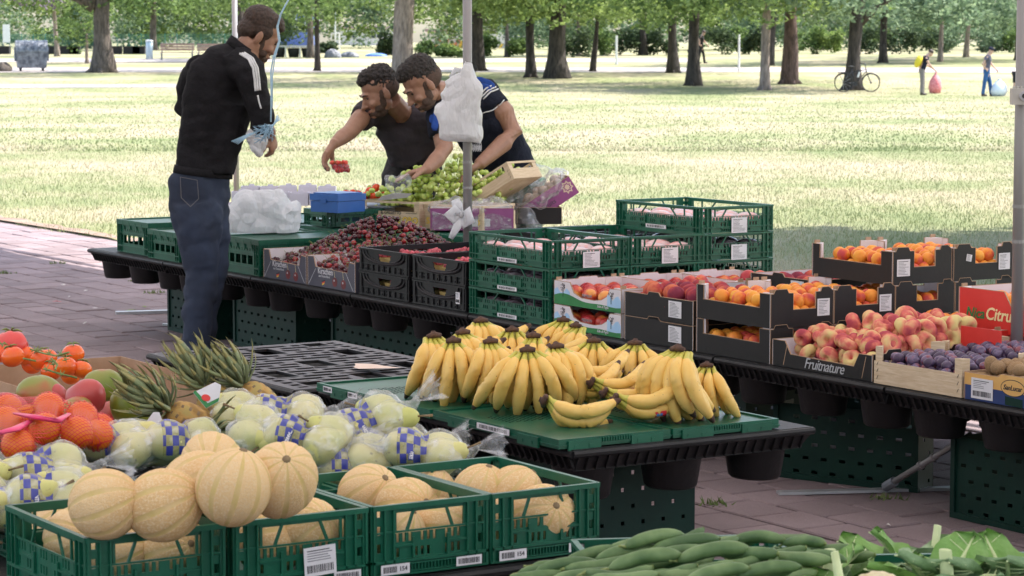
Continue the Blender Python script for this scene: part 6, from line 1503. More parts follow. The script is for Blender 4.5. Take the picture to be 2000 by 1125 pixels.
# plums
pile(PL, 'plum', U0 - .008, U0 + .27, 6.18, 6.605, ZT + .038, .0215, 2, 'blue purple plum in the front wooden tray', 'plum', 'plums in the front wooden tray', dome=.012, squash=.62)
pile(PL, 'plum', 5.866, 6.143, 6.18, 6.605, ZT + .045, .0215, 2, 'blue purple plum in the second wooden tray', 'plum', 'plums in the second wooden tray', dome=.02, squash=.62)
pile(PL, 'plum', 5.866, 6.143, 5.73, 6.155, ZT + .045, .0215, 2, 'blue purple plum in the third wooden tray', 'plum', 'plums in the third wooden tray', dome=.03, squash=.62, limit=60)
pile(KW, 'kiwi', U0 - .006, U0 + .265, 5.71, 6.155, ZT + .04, .027, 2, 'brown kiwi in the SanLucar box', 'kiwi', 'kiwis in the SanLucar box', squash=.7)
bgp = MB(); bgp.ell((0, 0, 0), (.0115, .0115, .013), 10, 7); BG = bgp.mesh('black_grape', m_bgrape, True)
t = thing('grape_bunch', 'bunch of black grapes in the blue crate at the right edge', 'grapes', UV(6.25, 6.08, ZT + .15)); r = random.Random(8)
for i in range(60): put('grape', BG, t, (r.gauss(0, .055), r.gauss(0, .05), r.uniform(-.03, .055)), (r.uniform(0, 6), 0, 0))
# cherries: a heap falling over the two boxes
def cherry_h(u, v):
    a = math.exp(-(((v - 10.98) / .34) ** 2 + ((u - 6.12) / .33) ** 2)) * .21
    b_ = math.exp(-(((v - 10.48) / .26) ** 2 + ((u - 5.84) / .22) ** 2)) * .08
    return ZT + .075 + a + b_
hm = MB(); N = 26
for i in range(N + 1):
    for j in range(N + 1):
        u = 5.60 + .95 * i / N; v = 10.30 + 1.15 * j / N; hm.v.append(tuple(UV(u, v, max(ZT + .02, cherry_h(u, v) - .03) if (u < 5.9) else cherry_h(u, v) - .03)))
hm.f = [(i * (N + 1) + j, (i + 1) * (N + 1) + j, (i + 1) * (N + 1) + j + 1, i * (N + 1) + j + 1) for i in range(N) for j in range(N)]; hm.m = [0] * len(hm.f)
me = hm.mesh('cherry_heap', m_cherry, True)
# the heap's lower layers: past the three hundred that show, cherries joined as one
pts = []; r = random.Random(12); tries = 0
while len(pts) < 560 and tries < 14000:
    tries += 1; u = r.uniform(5.60, 6.52); v = r.uniform(10.31, 11.45)
    if v > 11.24 and u < 6.4: continue
    h = cherry_h(u, v)
    if h < ZT + .078 and u > 5.92: continue
    if u < 5.92 and v > 10.8 and h < ZT + .10: h = ZT + .085 - r.uniform(0, .01)
    p = UV(u, v, h + r.uniform(-.006, .006))
    if all((p - q).length_squared > .0205 ** 2 for q in pts): pts.append(p)
pts.sort(key=lambda p: (p - Vector((0, 0, EYE))).length)
ch = MB(); base = MB(); base.ell((0, 0, 0), (.0125,) * 3, 10, 6)
for i, p in enumerate(pts):
    if i < 300: tag(put('cherry', CH[0] if i % 2 else CH[1], None, p, (r.uniform(-1.6, 1.6), r.uniform(-1.6, 1.6), r.uniform(0, 6)), r.uniform(.92, 1.12)), 'glossy dark red cherry on the heap over the slate grey boxes', 'cherry', 'cherries heaped over the slate grey boxes')
    else: ch.add([Vector(q) + p for q in base.v], base.f)
for p in pts[::2]:
    q = p - Vector((0, 0, .02)); ch.add([Vector(a) + q for a in base.v], base.f)
tag(ch.build('cherries', m_cherry, None, True), 'further dark cherries at the back of the heap', 'cherries', kind='stuff')
mb = MB(); r = random.Random(6)
for p in pts[::2]:
    d = Vector((r.uniform(-1, 1), r.uniform(-1, 1), r.uniform(.1, 1))).normalized() * r.uniform(.025, .045); mb.tube([p, p + d * .5 + Vector((0, 0, .006)), p + d], .0009, 4)
tag(mb.build('cherry_stems', m_stem), 'green cherry stems sticking out of the heap', 'stems', kind='stuff')
# green grapes: bunches heaped on the wooden boxes
GR = ball('grape', m_grape, (.0148, .0148, .0178), None, 10, 7); GC = seen_at(880, 388, 13.66); r = random.Random(21)
spots = [(752, 378, .02), (795, 370, .02), (835, 366, .0), (872, 368, -.02), (905, 350, .04), (890, 324, .08), (925, 362, .04), (955, 360, .06), (985, 350, .10), (855, 346, .03), (812, 352, .06), (950, 374, .02), (900, 372, -.05)]
gl_ = ['leftmost', 'second from left', 'low front left', 'low front middle', 'middle, right before the steel pole,', 'topmost', 'right of the pole,', 'upper right', 'rightmost', 'upper left', 'rear left', 'low right', 'lowest front']
for i, (px, py, dy) in enumerate(spots):
    c0 = seen_at(px, py, GC.y + dy); t = thing('grape_bunch', gl_[i] + ' bunch of pale green grapes on the wooden boxes', 'grapes', c0, r.uniform(0, 6), 'bunches of green grapes on the wooden boxes')
    got = []
    k = 0
    while len(got) < 26 and k < 4000:
        k += 1; p = Vector((r.gauss(0, .055), r.gauss(0, .04), r.gauss(0, .030)))
        if all((p - q).length > .0245 for q in got): got.append(p)
    for p in got: put('grape', GR, t, p, (r.uniform(0, 6), r.uniform(0, 6), 0), r.uniform(.88, 1.08))
    mb = MB(); 
    for p in got[::3]: mb.tube([(0, 0, 0), p * .6 + Vector((0, 0, .01)), p * 1.02], .0013, 4)
    mb.tube([(0, 0, 0), (.02, .01, .04), (.05, .0, .055)], .002, 5); mb.build('stem', m_stem, t)['kind'] = 'stuff'
mb = MB()                                                # grapes lying deep in the two wooden boxes under the bunches
for i in range(260):
    p = GC + Vector((r.uniform(-.36, .28), r.uniform(-.05, .20), r.uniform(-.04, .015))); b2 = MB(); b2.ell(p, (.014, .014, .014), 8, 5); mb.add(b2.v, b2.f)
tag(mb.build('grapes', m_grape, None, True), 'loose green grapes filling the wooden boxes under the bunches', 'grapes', kind='stuff')
mb = MB(); p = seen_at(765, 385, GC.y - .08); mb.poly([(0, 0), (.16, .02), (.19, .045), (.10, .05), (.03, .03)], Matrix.Translation(p - Vector((.08, 0, .02))) @ Matrix.Rotation(.5, 4, 'X'), .0015); tag(mb.build('paper_sheet', m_label), 'white paper folded over the grapes in the printed wooden box', 'paper')
# tomatoes behind the scale
def tomato_extra(mb):
    for k in range(5): a = k * 1.257; mb.tube([(0, 0, .9), (.35 * math.cos(a), .35 * math.sin(a), .98), (.65 * math.cos(a), .65 * math.sin(a), .85)], [.05, .08, .02], 4, 1)
    return [m_stem]
def tomato(name, m, r_, ribs=0):
    mb = MB(); mb.ell((0, 0, 0), (1, 1, .86), 20 if ribs else 16, 10, fn=(lambda t, p: (1 + ribs * math.cos(6 * p) * math.sin(t)) * (1 - .16 * math.exp(-(t / .35) ** 2))) if ribs else (lambda t, p: 1 - .1 * math.exp(-(t / .35) ** 2)))
    tomato_extra(mb); mb.v = [(x * r_, y * r_, z * r_) for x, y, z in mb.v]; return mb.mesh(name, [m, m_stem], True)
TM = tomato('tomato', m_tom, .026)
for i, (px, py) in enumerate([(676, 378), (690, 378), (699, 380), (722, 374), (734, 367), (746, 380), (714, 382), (757, 381), (668, 382), (728, 384), (744, 386), (765, 383)]): tag(put('tomato', TM, None, seen_at(px, py, GC.y + .1 + (i % 3) * .03), (i * .6, i * .9, i), .95), 'red vine tomato between the scale and the grapes', 'tomato', 'red tomatoes beside the scale')
tray('shallow tray holding the red tomatoes behind the scale', 0, 0, 0, .28, .2, .05, m_cardw, m_cardw, {}, None, rad(2), seen(664, 402, .66) + Vector((0, .02, 0)), posts=False, edge=False)
# bananas
def banana_mesh(seed, L=.185, bulge=.052, tipin=.02):
    mb = MB(); K = 15; pts = []; rs = []
    for i in range(K):
        t = i / (K - 1); y = bulge * math.sin(math.pi * min(1, t * 1.02)) ** .9 + .010 * t; z = -L * (t - .08 * math.sin(math.pi * t)) ; 
        if t > .8: y -= (t - .8) * tipin
        pts.append((0, y, z)); rs.append(.0068 if t < .1 else .0068 + .0125 * min(1, (t - .1) / .17) ** .8 if t < .3 else (.0193 if t < .72 else .0193 * (1 - .72 * ((t - .72) / .28) ** 1.7)))
    n = 10; mb.tube(pts, rs, n, sq=[(1, 1)] * K)
    # five soft edges
    for k in range(len(mb.v)):
        i, j = divmod(k, n)
        if i < K: c_ = Vector(pts[i]); f = 1.04 if j % 2 == 0 else .95; q = Vector(mb.v[k]); mb.v[k] = tuple(c_ + (q - c_) * f)
    for fi in range(len(mb.f)):
        i = min(fi // n, K)
        mb.m[fi] = 1 if i < 2 else (2 if i >= K - 2 or fi >= (K - 1) * n else 0)
    mb.m[(K - 1) * n] = 2
    return mb.mesh('banana', [m_ban, m_bang, m_banb], True)
BM = [banana_mesh(0), banana_mesh(1, .175, .06, .05), banana_mesh(2, .195, .045)]
crw = MB(); crw.tube([(-.022, 0, .020), (0, .003, .024), (.022, 0, .018)], [.007, .010, .007], 8); crw.tube([(0, 0, .02), (0, -.005, .034)], [.009, .007], 8); CROWN = crw.mesh('stalk', m_banb, True)
m_stk = mat('blue_sticker', (.05, .2, .55), (.1, .3, .65), rough=.4, scale=30); m_stkr = mat('red_sticker', (.75, .03, .05), (.8, .06, .06), rough=.4, scale=30)
def bunch(label, loc, rz, n=5, fan=.17, rx=0, ry=0, sticker=False, sc=1., back=True):
    t = thing('banana_bunch', label, 'bananas', loc, 0, 'banana bunches on the green crates'); t.rotation_mode = 'ZYX'; t.rotation_mode = 'XYZ'
    M = Matrix.Rotation(rz, 4, 'Z') @ Matrix.Rotation(ry, 4, 'Y') @ Matrix.Rotation(rx, 4, 'X'); t.rotation_euler = M.to_euler(); t.scale = (sc,) * 3
    put('stalk', CROWN, t)
    r = random.Random(int(loc[0] * 1000)); 
    for row in range(2 if back else 1):
        m = n if row == 0 else n - 1
        for i in range(m):
            a = (i - (m - 1) / 2) * fan; me = BM[(i + row) % 3]
            o = put('banana', me, t, (math.sin(a) * .02 + (i - (m - 1) / 2) * .0085, -.004 - row * .022, .012), (r.uniform(-.05, .05) - row * .30, -a * 1.15, -a * .75 + r.uniform(-.08, .08)), r.uniform(.95, 1.06))
            if sticker and row == 0 and i in (sticker if isinstance(sticker, tuple) else (n // 2,)):
                mb = MB()
                prev = None
                for k in range(6):
                    x0 = -.0115 + k * .0046
                    y0 = .0193 * math.cos(x0 / .0193); prev = prev or []; prev.append((x0, y0))
                rr = [(x, .0605 + (y - .0193) + .0205 - .0002, z_) for z_ in (-.075, -.108) for x, y in prev]; mb.add(rr, [(k, k + 1, 7 + k, 6 + k) for k in range(5)])
                ct = mb.build('sticker', m_stkr, o); mb = MB(); rr = [(x * .75, y + .0006, -.080 - (.0 if a_ else .017)) for a_ in (1, 0) for x, y in [(p_[0], .0605 + (p_[1] - .0193) + .0205) for p_ in prev]]; mb.add(rr, [(k, k + 1, 7 + k, 6 + k) for k in range(5)]); mb.build('sticker_print', m_stk, o)
    return t
# ------------------------------------------------------------------ bananas laid out
ZL = TOP + .033
def upright(px, py_bottom, lab, rz, n=5, h=.165, **k):
    g = seen(px, py_bottom, ZL); return bunch(lab, g + Vector((0, 0, h)) , rz, n, **k)
C = math.pi                      # bulge turned to the camera side
specs = [(848, 770, 'upright bunch at the far left of the bananas', C + .5, 5), (905, 762, 'upright bunch second from the left, behind the small front one', C + .35, 5), (886, 782, 'small upright bunch standing in front at the left', C + .1, 4), (958, 783, 'upright bunch with green necks between the left ones and the middle', C + .3, 5), (1030, 803, 'large upright bunch in the middle of the front', C + .25, 6), (1088, 795, 'upright bunch with very green necks beside the lying pair', C + .1, 5), (1042, 770, 'upright bunch half hidden behind the middle front one', C, 4), (940, 735, 'upright bunch in the second row on the left', C + .5, 5)]
for px, py, lab, rz, n in specs: upright(px, py, lab, rz + .35 * math.sin(px), n, fan=.20 + .05 * math.sin(py * 3), rx=.14 + .14 * math.sin(px * 2), sc=1.06)
for px, py, lab, rz, n in [(1100, 722, 'bunch behind the top layer, right of the lying ones', C - .5, 5), (1125, 735, 'rear bunch with brown spotted tips at the back edge', C - .8, 4), (1000, 745, 'bunch buried in the middle of the heap', C, 5), (1160, 770, 'bunch low in the heap between front and back', C - .2, 5), (1240, 775, 'bunch low in the heap near the right end', C - .3, 5)]: upright(px, py, lab, rz, n, h=.15, fan=.26)
upright(1322, 818, 'big upright bunch with brown crown at the right of the heap', C + -.75, 6, h=.185, fan=.16, rx=.1, sc=1.12)
upright(1380, 806, 'single small bunch standing apart at the right end', C - .35, 4, h=.125, fan=.28, sc=.9)
def lying(px, py, z, lab, rz, n=3, ry=0, rx=rad(80), **k): return bunch(lab, seen(px, py, z), rz, n, rx=rx, ry=ry, back=False, **k)
# lying bunches: stalk at px, py; fingers run to the right
Q = rad(90)
def lie(px, py, z, dirz, lab, n=3, tilt=0., st=False, sc=1., fan=.12):
    # after rotation the fingers (local -z) point along the table in direction dirz, bulge (local y) pointing down or to the camera
    t = bunch(lab, seen(px, py, z), 0, n, fan, sticker=st, sc=sc, back=False)
    d = Vector((math.cos(dirz), math.sin(dirz), tilt)).normalized(); y = Vector((math.sin(dirz) * .75, -math.cos(dirz) * .75, -.66)); y = (y - d * y.dot(d)).normalized(); zl = -d; xl = y.cross(zl)
    t.rotation_euler = Matrix(((xl.x, y.x, zl.x), (xl.y, y.y, zl.y), (xl.z, y.z, zl.z))).to_euler(); return t
lie(1078, 785, .535, rad(8), 'lying bunch in front of the heap, stalk to the left', 3, -.15, sc=1.1, fan=.16)
lie(1215, 778, .54, rad(18), 'lying bunch with a red and blue sticker in front of the right end', 3, .12, (1,), 1.08, .16)
lie(935, 655, .60, rad(8), 'lying bunch with a sticker on top of the heap at the back', 3, .05, (0, 1), 1.0)
lie(925, 680, .575, rad(-4), 'lying bunch under the topmost one', 3, -.02)
lie(950, 708, .545, rad(2), 'lying bunch in the second layer, pointing to the middle', 3, .0)
for px, py, z, dz, lab in [(975, 690, .60, 10, 'lying bunch on the second layer behind the middle'), (1015, 735, .56, 40, 'bunch lying between the upright middle ones'), (900, 690, .60, -20, 'bunch lying on the left part of the heap'), (1060, 680, .60, -8, 'bunch lying at the back right of the top layer'), (1240, 735, .565, 25, 'bunch lying behind the big upright one'), (1065, 712, .57, 28, 'lying bunch with a small sticker on the middle of the heap'), (1110, 745, .555, 38, 'lying bunch with two stickers in the middle'), (1130, 722, .58, 30, 'bunch with a blue sticker pointing to the back right'), (1165, 745, .56, 34, 'bunch with a sticker half covered near the right'), (1190, 765, .545, 36, 'bunch with a bright sticker just left of the big upright one'), (1150, 700, .585, 20, 'upper bunch whose sticker faces up, in the middle')]:
    lie(px, py, z, rad(dz), lab, 3, .12, (1,), 1.0, .14)
# ------------------------------------------------------------------ melon crates in front
VM, ZM = 4.715, TOP + .004
mk = dict(group='green crates of melons in the foreground', name='green_crate')
MU = [(1.945, .305, 'leftmost'), (2.272, .312, 'second from the left'), (2.596, .288, 'third from the left'), (2.893, .283, 'rightmost')]
for i, (u, du, w) in enumerate(MU):
    c = crate('green melon crate, %s of the front row' % w, u, VM, ZM, du, .435, .155, **mk)
    if i: label_plate(c, 'v0', du, .435, .052, .016, .07, .022, 'code', num='154', name='barcode_label', off=.006); label_plate(c, 'v0', du, .435, du - .052, .016, .064, .020, 'code', name='barcode_label', off=.006)
    if i == 1: label_plate(c, 'v0', du, .435, du * .62, .055, .075, .062, 'both', name='paper_label', off=.0085, tilt=-.05)
    if i == 0: label_plate(c, 'v0', du, .435, du - .01, .03, .015, .03, 'text', name='paper_label', off=.006)
pallet('black pallet under the melon crates in the foreground', 1.9, 4.70, 1.31, .95)
pallet('black pallet under the oranges and mangoes', 1.7, 5.66, 1.45, 1.6)
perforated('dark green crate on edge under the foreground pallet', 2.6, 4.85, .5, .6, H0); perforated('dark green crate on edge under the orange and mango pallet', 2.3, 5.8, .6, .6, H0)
def melon_mesh(seed):
    mb = MB(); n, m = 80, 20
    R_ = .072
    fn = lambda t, p: 1 - .030 * math.exp(-(((p * 10 / (2 * math.pi)) % 1 - .5) / .09) ** 2) * math.sin(t) ** .6
    mb.ell((0, 0, 0), (R_, R_, R_ * 1.08), n, m, fn=fn)
    for k in range(len(mb.f)):
        j = k % n; mb.m[k] = 1 if abs((((j + .5) * 10 / n) % 1) - .5) < .07 else 0
    mb.tube([(0, 0, R_ * 1.03), (0, 0, R_ * 1.11)], [.010, .007], 8, 2)
    return mb.mesh('melon', [m_melon, m_mell, m_brstem], True)
MM = melon_mesh(1)
def melon(px, py, z, rot, sc, lab, group='melons in the foreground crates', st=False):
    o = put('melon', MM, None, seen(px, py, z), rot, (sc, sc * .95, sc * (1.0 + .07 * math.sin(px)))); tag(o, lab, 'melon', group)
    if st:
        mb = MB(); vs = []
        for i in range(5):
            for j in range(5): a = st[0] + (i - 2) * .09; b_ = st[1] + (j - 2) * .06; q = Vector((math.cos(a) * math.cos(b_), math.sin(a) * math.cos(b_), math.sin(b_) * 1.05)) * .0735; vs.append(q)
        mb.add(vs, [(i * 5 + j, i * 5 + j + 1, (i + 1) * 5 + j + 1, (i + 1) * 5 + j) for i in range(4) for j in range(4)]); s_ = mb.build('sticker', m_ink, o); mb = MB(); mb.add([v * 1.005 for v in vs[5:20]], [(i * 5 + j, i * 5 + j + 1, (i + 1) * 5 + j + 1, (i + 1) * 5 + j) for i in range(2) for j in range(1, 4)]); mb.build('sticker_print', m_label, o)
    return o
melon(205, 985, .665, (.4, 1.2, .3), 1.0, 'melon with a scuffed cheek on the left crate'); melon(320, 987, .66, (1.0, .75, .9), 1.06, 'melon with deep furrows and a dark sticker beside the scuffed one', st=None)
melon(456, 952, .70, (.15, .25, .2), 1.06, 'tall pale melon standing upright in the middle of the pile'); melon(548, 938, .70, (.8, -.5, .7), 1.08, 'yellower melon leaning right of the tall one'); melon(385, 942, .665, (1.3, .2, 2), .96, 'melon half hidden behind the tall pale one'); melon(415, 905, .665, (1.5, .9, 0), 1.0, 'melon furthest back in the pile')
for i, (px, py, z, rot, sc, lab) in enumerate([(150, 1052, .535, (1.2, .3, .4), 1.0, 'melon low at the left in the leftmost crate'), (235, 1080, .52, (.6, 1.2, .3), .95, 'melon low in the middle of the leftmost crate'), (340, 1078, .525, (1, .8, .2), .98, 'melon with a sticker behind the bars of the leftmost crate'), (395, 1040, .52, (1, 0, 2), .9, 'melon at the right of the leftmost crate'), (100, 1040, .50, (1, 0, 2), .9, 'melon in the rear left corner of the leftmost crate'), (290, 1045, .53, (0, 1, 2), .95, 'melon at the back of the leftmost crate'),
    (600, 1035, .545, (1, .4, .5), 1.0, 'melon peeking over the rim of the second crate'), (530, 1060, .52, (.2, 1.4, .4), .95, 'melon low left in the second crate'), (640, 1060, .50, (.2, .4, .4), .9, 'melon low right in the second crate'), (560, 990, .53, (.5, .4, .4), .95, 'melon at the back of the second crate'),
    (720, 965, .555, (.9, .2, .6), 1.0, 'orange melon at the back left of the third crate'), (795, 992, .54, (1.2, .5, .5), 1.0, 'paler melon in the middle of the third crate'), (770, 1045, .51, (.5, .5, .5), .95, 'melon low behind the bars of the third crate'), (870, 1030, .515, (1.5, .5, 1), .95, 'scarred melon at the right of the third crate'), (840, 965, .52, (.2, .5, 1), .9, 'melon at the back right of the third crate'),
    (940, 968, .55, (.3, .1, .6), 1.0, 'pale melon at the back left of the rightmost crate'), (1003, 968, .55, (.6, .4, 1.2), .98, 'pale melon at the back right of the rightmost crate'), (1062, 1005, .525, (1.1, .4, .2), 1.0, 'melon in front in the rightmost crate'), (985, 1020, .50, (1, 1, .2), .9, 'melon low behind the bars of the rightmost crate')]):
    melon(px, py, z, rot, sc, lab)
# ------------------------------------------------------------------ pears in printed bags
def pear_mesh():
    mb = MB(); mb.lathe([(.001, -.036), (.016, -.037), (.028, -.030), (.035, -.014), (.036, .002), (.030, .020), (.021, .036), (.016, .048), (.010, .055), (.003, .056)], 16); mb.tube([(0, 0, .053), (.003, 0, .066), (.010, 0, .082)], [.0022, .0018, .003], 6, 1); return mb.mesh('pear', [m_pear, m_brstem], True)
PR = pear_mesh()
m_bagc, nt, b = new_mat('clear_pear_bag')
tc = tex_coord(nt); n = noise_node(nt, tc, 26, 5)
gl = nt.nodes.new('ShaderNodeBsdfGlossy'); gl.inputs['Roughness'].default_value = .12; df = nt.nodes.new('ShaderNodeBsdfDiffuse'); df.inputs[0].default_value = (.85, .86, .88, 1); tp = nt.nodes.new('ShaderNodeBsdfTransparent')
m1 = nt.nodes.new('ShaderNodeMixShader'); m1.inputs[0].default_value = .5; nt.links.new(df.outputs[0], m1.inputs[1]); nt.links.new(gl.outputs[0], m1.inputs[2])
lw = nt.nodes.new('ShaderNodeLayerWeight'); lw.inputs[0].default_value = .3
fa = math_node(nt, 'ADD', math_node(nt, 'MULTIPLY', lw.outputs['Facing'], .25), math_node(nt, 'MULTIPLY', ramp(nt, n, [(.52, (0, 0, 0)), (.66, (1, 1, 1))]), .32)); fa = math_node(nt, 'ADD', fa, .14)
m2 = nt.nodes.new('ShaderNodeMixShader'); nt.links.new(fa, m2.inputs[0]); nt.links.new(tp.outputs[0], m2.inputs[1]); nt.links.new(m1.outputs[0], m2.inputs[2])
bp = nt.nodes.new('ShaderNodeBump'); bp.inputs['Strength'].default_value = 1; bp.inputs['Distance'].default_value = .012; nt.links.new(n, bp.inputs['Height']); nt.links.new(bp.outputs[0], gl.inputs['Normal'])
# blue and yellow checks printed round the middle of the bag
sep = nt.nodes.new('ShaderNodeSeparateXYZ'); nt.links.new(tc, sep.inputs[0]); at2 = math_node(nt, 'ARCTAN2', sep.outputs['Z'], sep.outputs['Y'])
qx = math_node(nt, 'MULTIPLY', sep.outputs['X'], 62.); qy = math_node(nt, 'MULTIPLY', at2, 3.5)
par = math_node(nt, 'MODULO', math_node(nt, 'ADD', math_node(nt, 'ADD', math_node(nt, 'FLOOR', qx), math_node(nt, 'FLOOR', qy)), 100.), 2.)
band = math_node(nt, 'MULTIPLY', math_node(nt, 'LESS_THAN', math_node(nt, 'ABSOLUTE', math_node(nt, 'SUBTRACT', sep.outputs['X'], .012)), .036), math_node(nt, 'GREATER_THAN', at2, -.9))
pb = nt.nodes.new('ShaderNodeBsdfPrincipled'); pb.inputs['Roughness'].default_value = .3; nt.links.new(mixc(nt, par, (.42, .38, .10), (.025, .035, .30)), pb.inputs['Base Color'])
fb = math_node(nt, 'MULTIPLY', band, math_node(nt, 'ADD', math_node(nt, 'MULTIPLY', par, .5), .38))
m3 = nt.nodes.new('ShaderNodeMixShader'); nt.links.new(fb, m3.inputs[0]); nt.links.new(m2.outputs[0], m3.inputs[1]); nt.links.new(pb.outputs[0], m3.inputs[2]); nt.links.new(m3.outputs[0], nt.nodes['Material Output'].inputs[0])
def pear_bag(px, py, z, rz, lab, seed=0, tilt=0, knot=1, sc=1., word='ORCHARD'):
    r = random.Random(seed); c0 = seen(px, py, z); M = Matrix.Translation(c0) @ Matrix.Rotation(rz, 4, 'Z') @ Matrix.Rotation(tilt, 4, 'Y') @ Matrix.Scale(sc, 4)
    hull = MB(); k = 0
    for i in range(3):
        for j in range(2):
            x = -.105 + i * .092 + r.uniform(-.008, .008); y = -.032 + j * .064; zz = r.uniform(-.004, .010) + (.02 if (i + j) % 2 else 0)
            p = Vector((x, y, zz)); rot = Euler((rad(90) + r.uniform(-.5, .5), r.uniform(-.4, .4), rad(90) * r.choice((1, -1)) + r.uniform(-.7, .7)))
            o = put('pear', PR, None, M @ p, rot, sc * r.uniform(1.2, 1.34)); tag(o, 'yellow green pear inside the %s' % lab.split(' lying')[0].split(' in ')[0], 'pear', 'pears in the %s' % lab.split(' lying')[0].split(' in ')[0])
            hull.ell(p, (.062, .056, .054), 12, 8)
    hull.ell((0, 0, 0), (.13, .055, .035), 14, 8)
    e = .15 * knot; hull.tube([(e * .6, 0, 0), (e * 1.0, 0, .015), (e * 1.15, 0, .03)], [.045, .018, .010], 10)
    def g(me):
        displace(me, lambda q: (abs(noise.noise(q * 22 + Vector((seed, 0, 0)))) - .2) * .012)
    me = merge_smooth(hull, 'pear_bag', [m_bagc], .0075, 3, 'mesh', disp=g)
    t = thing('pear_bag', lab, 'bag of pears', c0, 0, 'clear printed pear bags'); t.rotation_euler = (Matrix.Rotation(rz, 4, 'Z') @ Matrix.Rotation(tilt, 4, 'Y')).to_euler(); t.scale = (sc,) * 3
    put('bag', me, t)
    fl = MB(); K = 14; e2 = .168 * knot
    for a in range(K):
        q = 2 * math.pi * a / K; q2 = 2 * math.pi * (a + 1) / K; w = .05 * (1 + .35 * math.sin(a * 2.3)); w2 = .05 * (1 + .35 * math.sin((a + 1) % K * 2.3))
        fl.add([(e2, .008 * math.cos(q), .03 + .008 * math.sin(q)), (e2, .008 * math.cos(q2), .03 + .008 * math.sin(q2)), (e2 + knot * .065, w2 * math.cos(q2), .045 + w2 * .7 * math.sin(q2)), (e2 + knot * (.065 + .012 * (a % 2)), w * math.cos(q), .045 + w * .7 * math.sin(q))], [(0, 1, 2, 3)])
    fl.build('gathered_end', m_wrap, t, True)
    if word and seed in (1, 4, 5, 7, 9):
        mb = MB(); mb.box(-.007, .007, -.002, .0, -.03, .03)
        w_ = put('name_strip', mb.mesh('name_strip', m_navyc), t, (.012, -.078, .030), (rad(-52), 0, 0))
        tx = put('lettering', text_mesh(word, .012, m_label, bold=.0003), w_, (0, -.003, 0), (rad(90), rad(90), 0))
    return t
bagsp = [(205, 880, .57, .35, 'pear bag lying left beside the orange crate', 1, 0, -1), (330, 880, .57, .25, 'pear bag lying left of the melons, between crate and pineapple', 2, 0, -1), (535, 818, .575, -.1, 'pear bag lying nearest the pineapples', 3, 0, 1), (575, 862, .60, -.25, 'pear bag with bold blue checks lying right of the melons', 4, .1, 1), (700, 848, .60, .2, 'pear bag with a big tied tail lying in the middle', 5, -.35, 1), (735, 885, .55, .1, 'pear bag lying low behind the third melon crate', 6, 0, 1), (800, 895, .56, -.05, 'pear bag lying at the right end behind the crates', 7, 0, 1), (60, 935, .57, .3, 'pear bag lying at the left edge under the orange crate', 8, 0, 1), (60, 985, .55, .2, 'pear bag lying lowest at the left edge', 9, 0, 1), (665, 925, .52, .1, 'pear bag lying half hidden behind the second crate', 10, 0, -1), (10, 1010, .52, .5, 'pear bag cut by the left edge, beside the melon crate', 11, 0, 1)]
for px, py, z, rz, lab, sd, tl, kn in bagsp: pear_bag(px, py, z, rz, lab, sd, tl, kn, 1.0, 'COUNTRY' if sd in (7, 9) else 'ORCHARD')
# the shallow crates the bags lie in
for u, v, du, dv, lab in ((2.02, 5.24, .40, .38, 'shallow green crate under the left pear bags'), (2.46, 5.36, .40, .40, 'shallow green crate under the middle pear bags'), (2.88, 5.26, .38, .42, 'shallow green crate under the right pear bags')): crate(lab, u, v, TOP + .002, du, dv, .075, group='shallow green crates under the pear bags', name='green_crate')
# ------------------------------------------------------------------ oranges in red nets on a green crate
oc = crate('green crate carrying the netted oranges at the left edge', 2.02, 5.97, .47, .39, .36, .115, group=None, name='green_crate')
crate('shallow green crate under the one with the netted oranges', 2.03, 5.98, TOP + .002, .37, .34, .026, group=None, name='green_crate')
m_net, nt, b = new_mat('red_net')
tc = tex_coord(nt); sp = nt.nodes.new('ShaderNodeSeparateXYZ'); nt.links.new(tc, sp.inputs[0])
a1 = math_node(nt, 'ADD', math_node(nt, 'ADD', sp.outputs['X'], sp.outputs['Y']), math_node(nt, 'MULTIPLY', sp.outputs['Z'], 1.4)); a2 = math_node(nt, 'SUBTRACT', math_node(nt, 'SUBTRACT', sp.outputs['X'], math_node(nt, 'MULTIPLY', sp.outputs['Y'], .8)), math_node(nt, 'MULTIPLY', sp.outputs['Z'], 1.2))
w1 = math_node(nt, 'ABSOLUTE', math_node(nt, 'SINE', math_node(nt, 'MULTIPLY', a1, 230.))); w2 = math_node(nt, 'ABSOLUTE', math_node(nt, 'SINE', math_node(nt, 'MULTIPLY', a2, 230.)))
ln = math_node(nt, 'LESS_THAN', math_node(nt, 'MINIMUM', w1, w2), .30)
tp = nt.nodes.new('ShaderNodeBsdfTransparent'); mx = nt.nodes.new('ShaderNodeMixShader'); nt.links.new(ln, mx.inputs[0]); b.inputs['Base Color'].default_value = (.75, .03, .05, 1); b.inputs['Roughness'].default_value = .4
nt.links.new(tp.outputs[0], mx.inputs[1]); nt.links.new(b.outputs[0], mx.inputs[2]); nt.links.new(mx.outputs[0], nt.nodes['Material Output'].inputs[0])
ors = [(95, 797, .675), (160, 815, .655), (12, 825, .65), (88, 838, .655), (150, 845, .645), (35, 870, .63), (15, 800, .64), (190, 850, .62), (55, 820, .63), (120, 862, .60), (195, 838, .60)]
hull = MB()
for i, (px, py, z) in enumerate(ors):
    p = seen(px, py, z); o = put('orange', OR, None, p, (i, i * 2, i), 1.07); tag(o, ['orange on top of the netted heap', 'orange at the upper right under the net', 'orange at the left edge in the net', 'big orange in the centre of the netted heap', 'orange right of the central one in the net', 'orange low in the net near the crate rim', 'orange behind the left one in the net', 'small orange at the right end of the net', 'orange deep in the middle of the net', 'orange low beneath the central one', 'orange low at the right end of the net'][i], 'orange', 'oranges in the red net'); hull.ell(p, (.0435,) * 3, 14, 10)
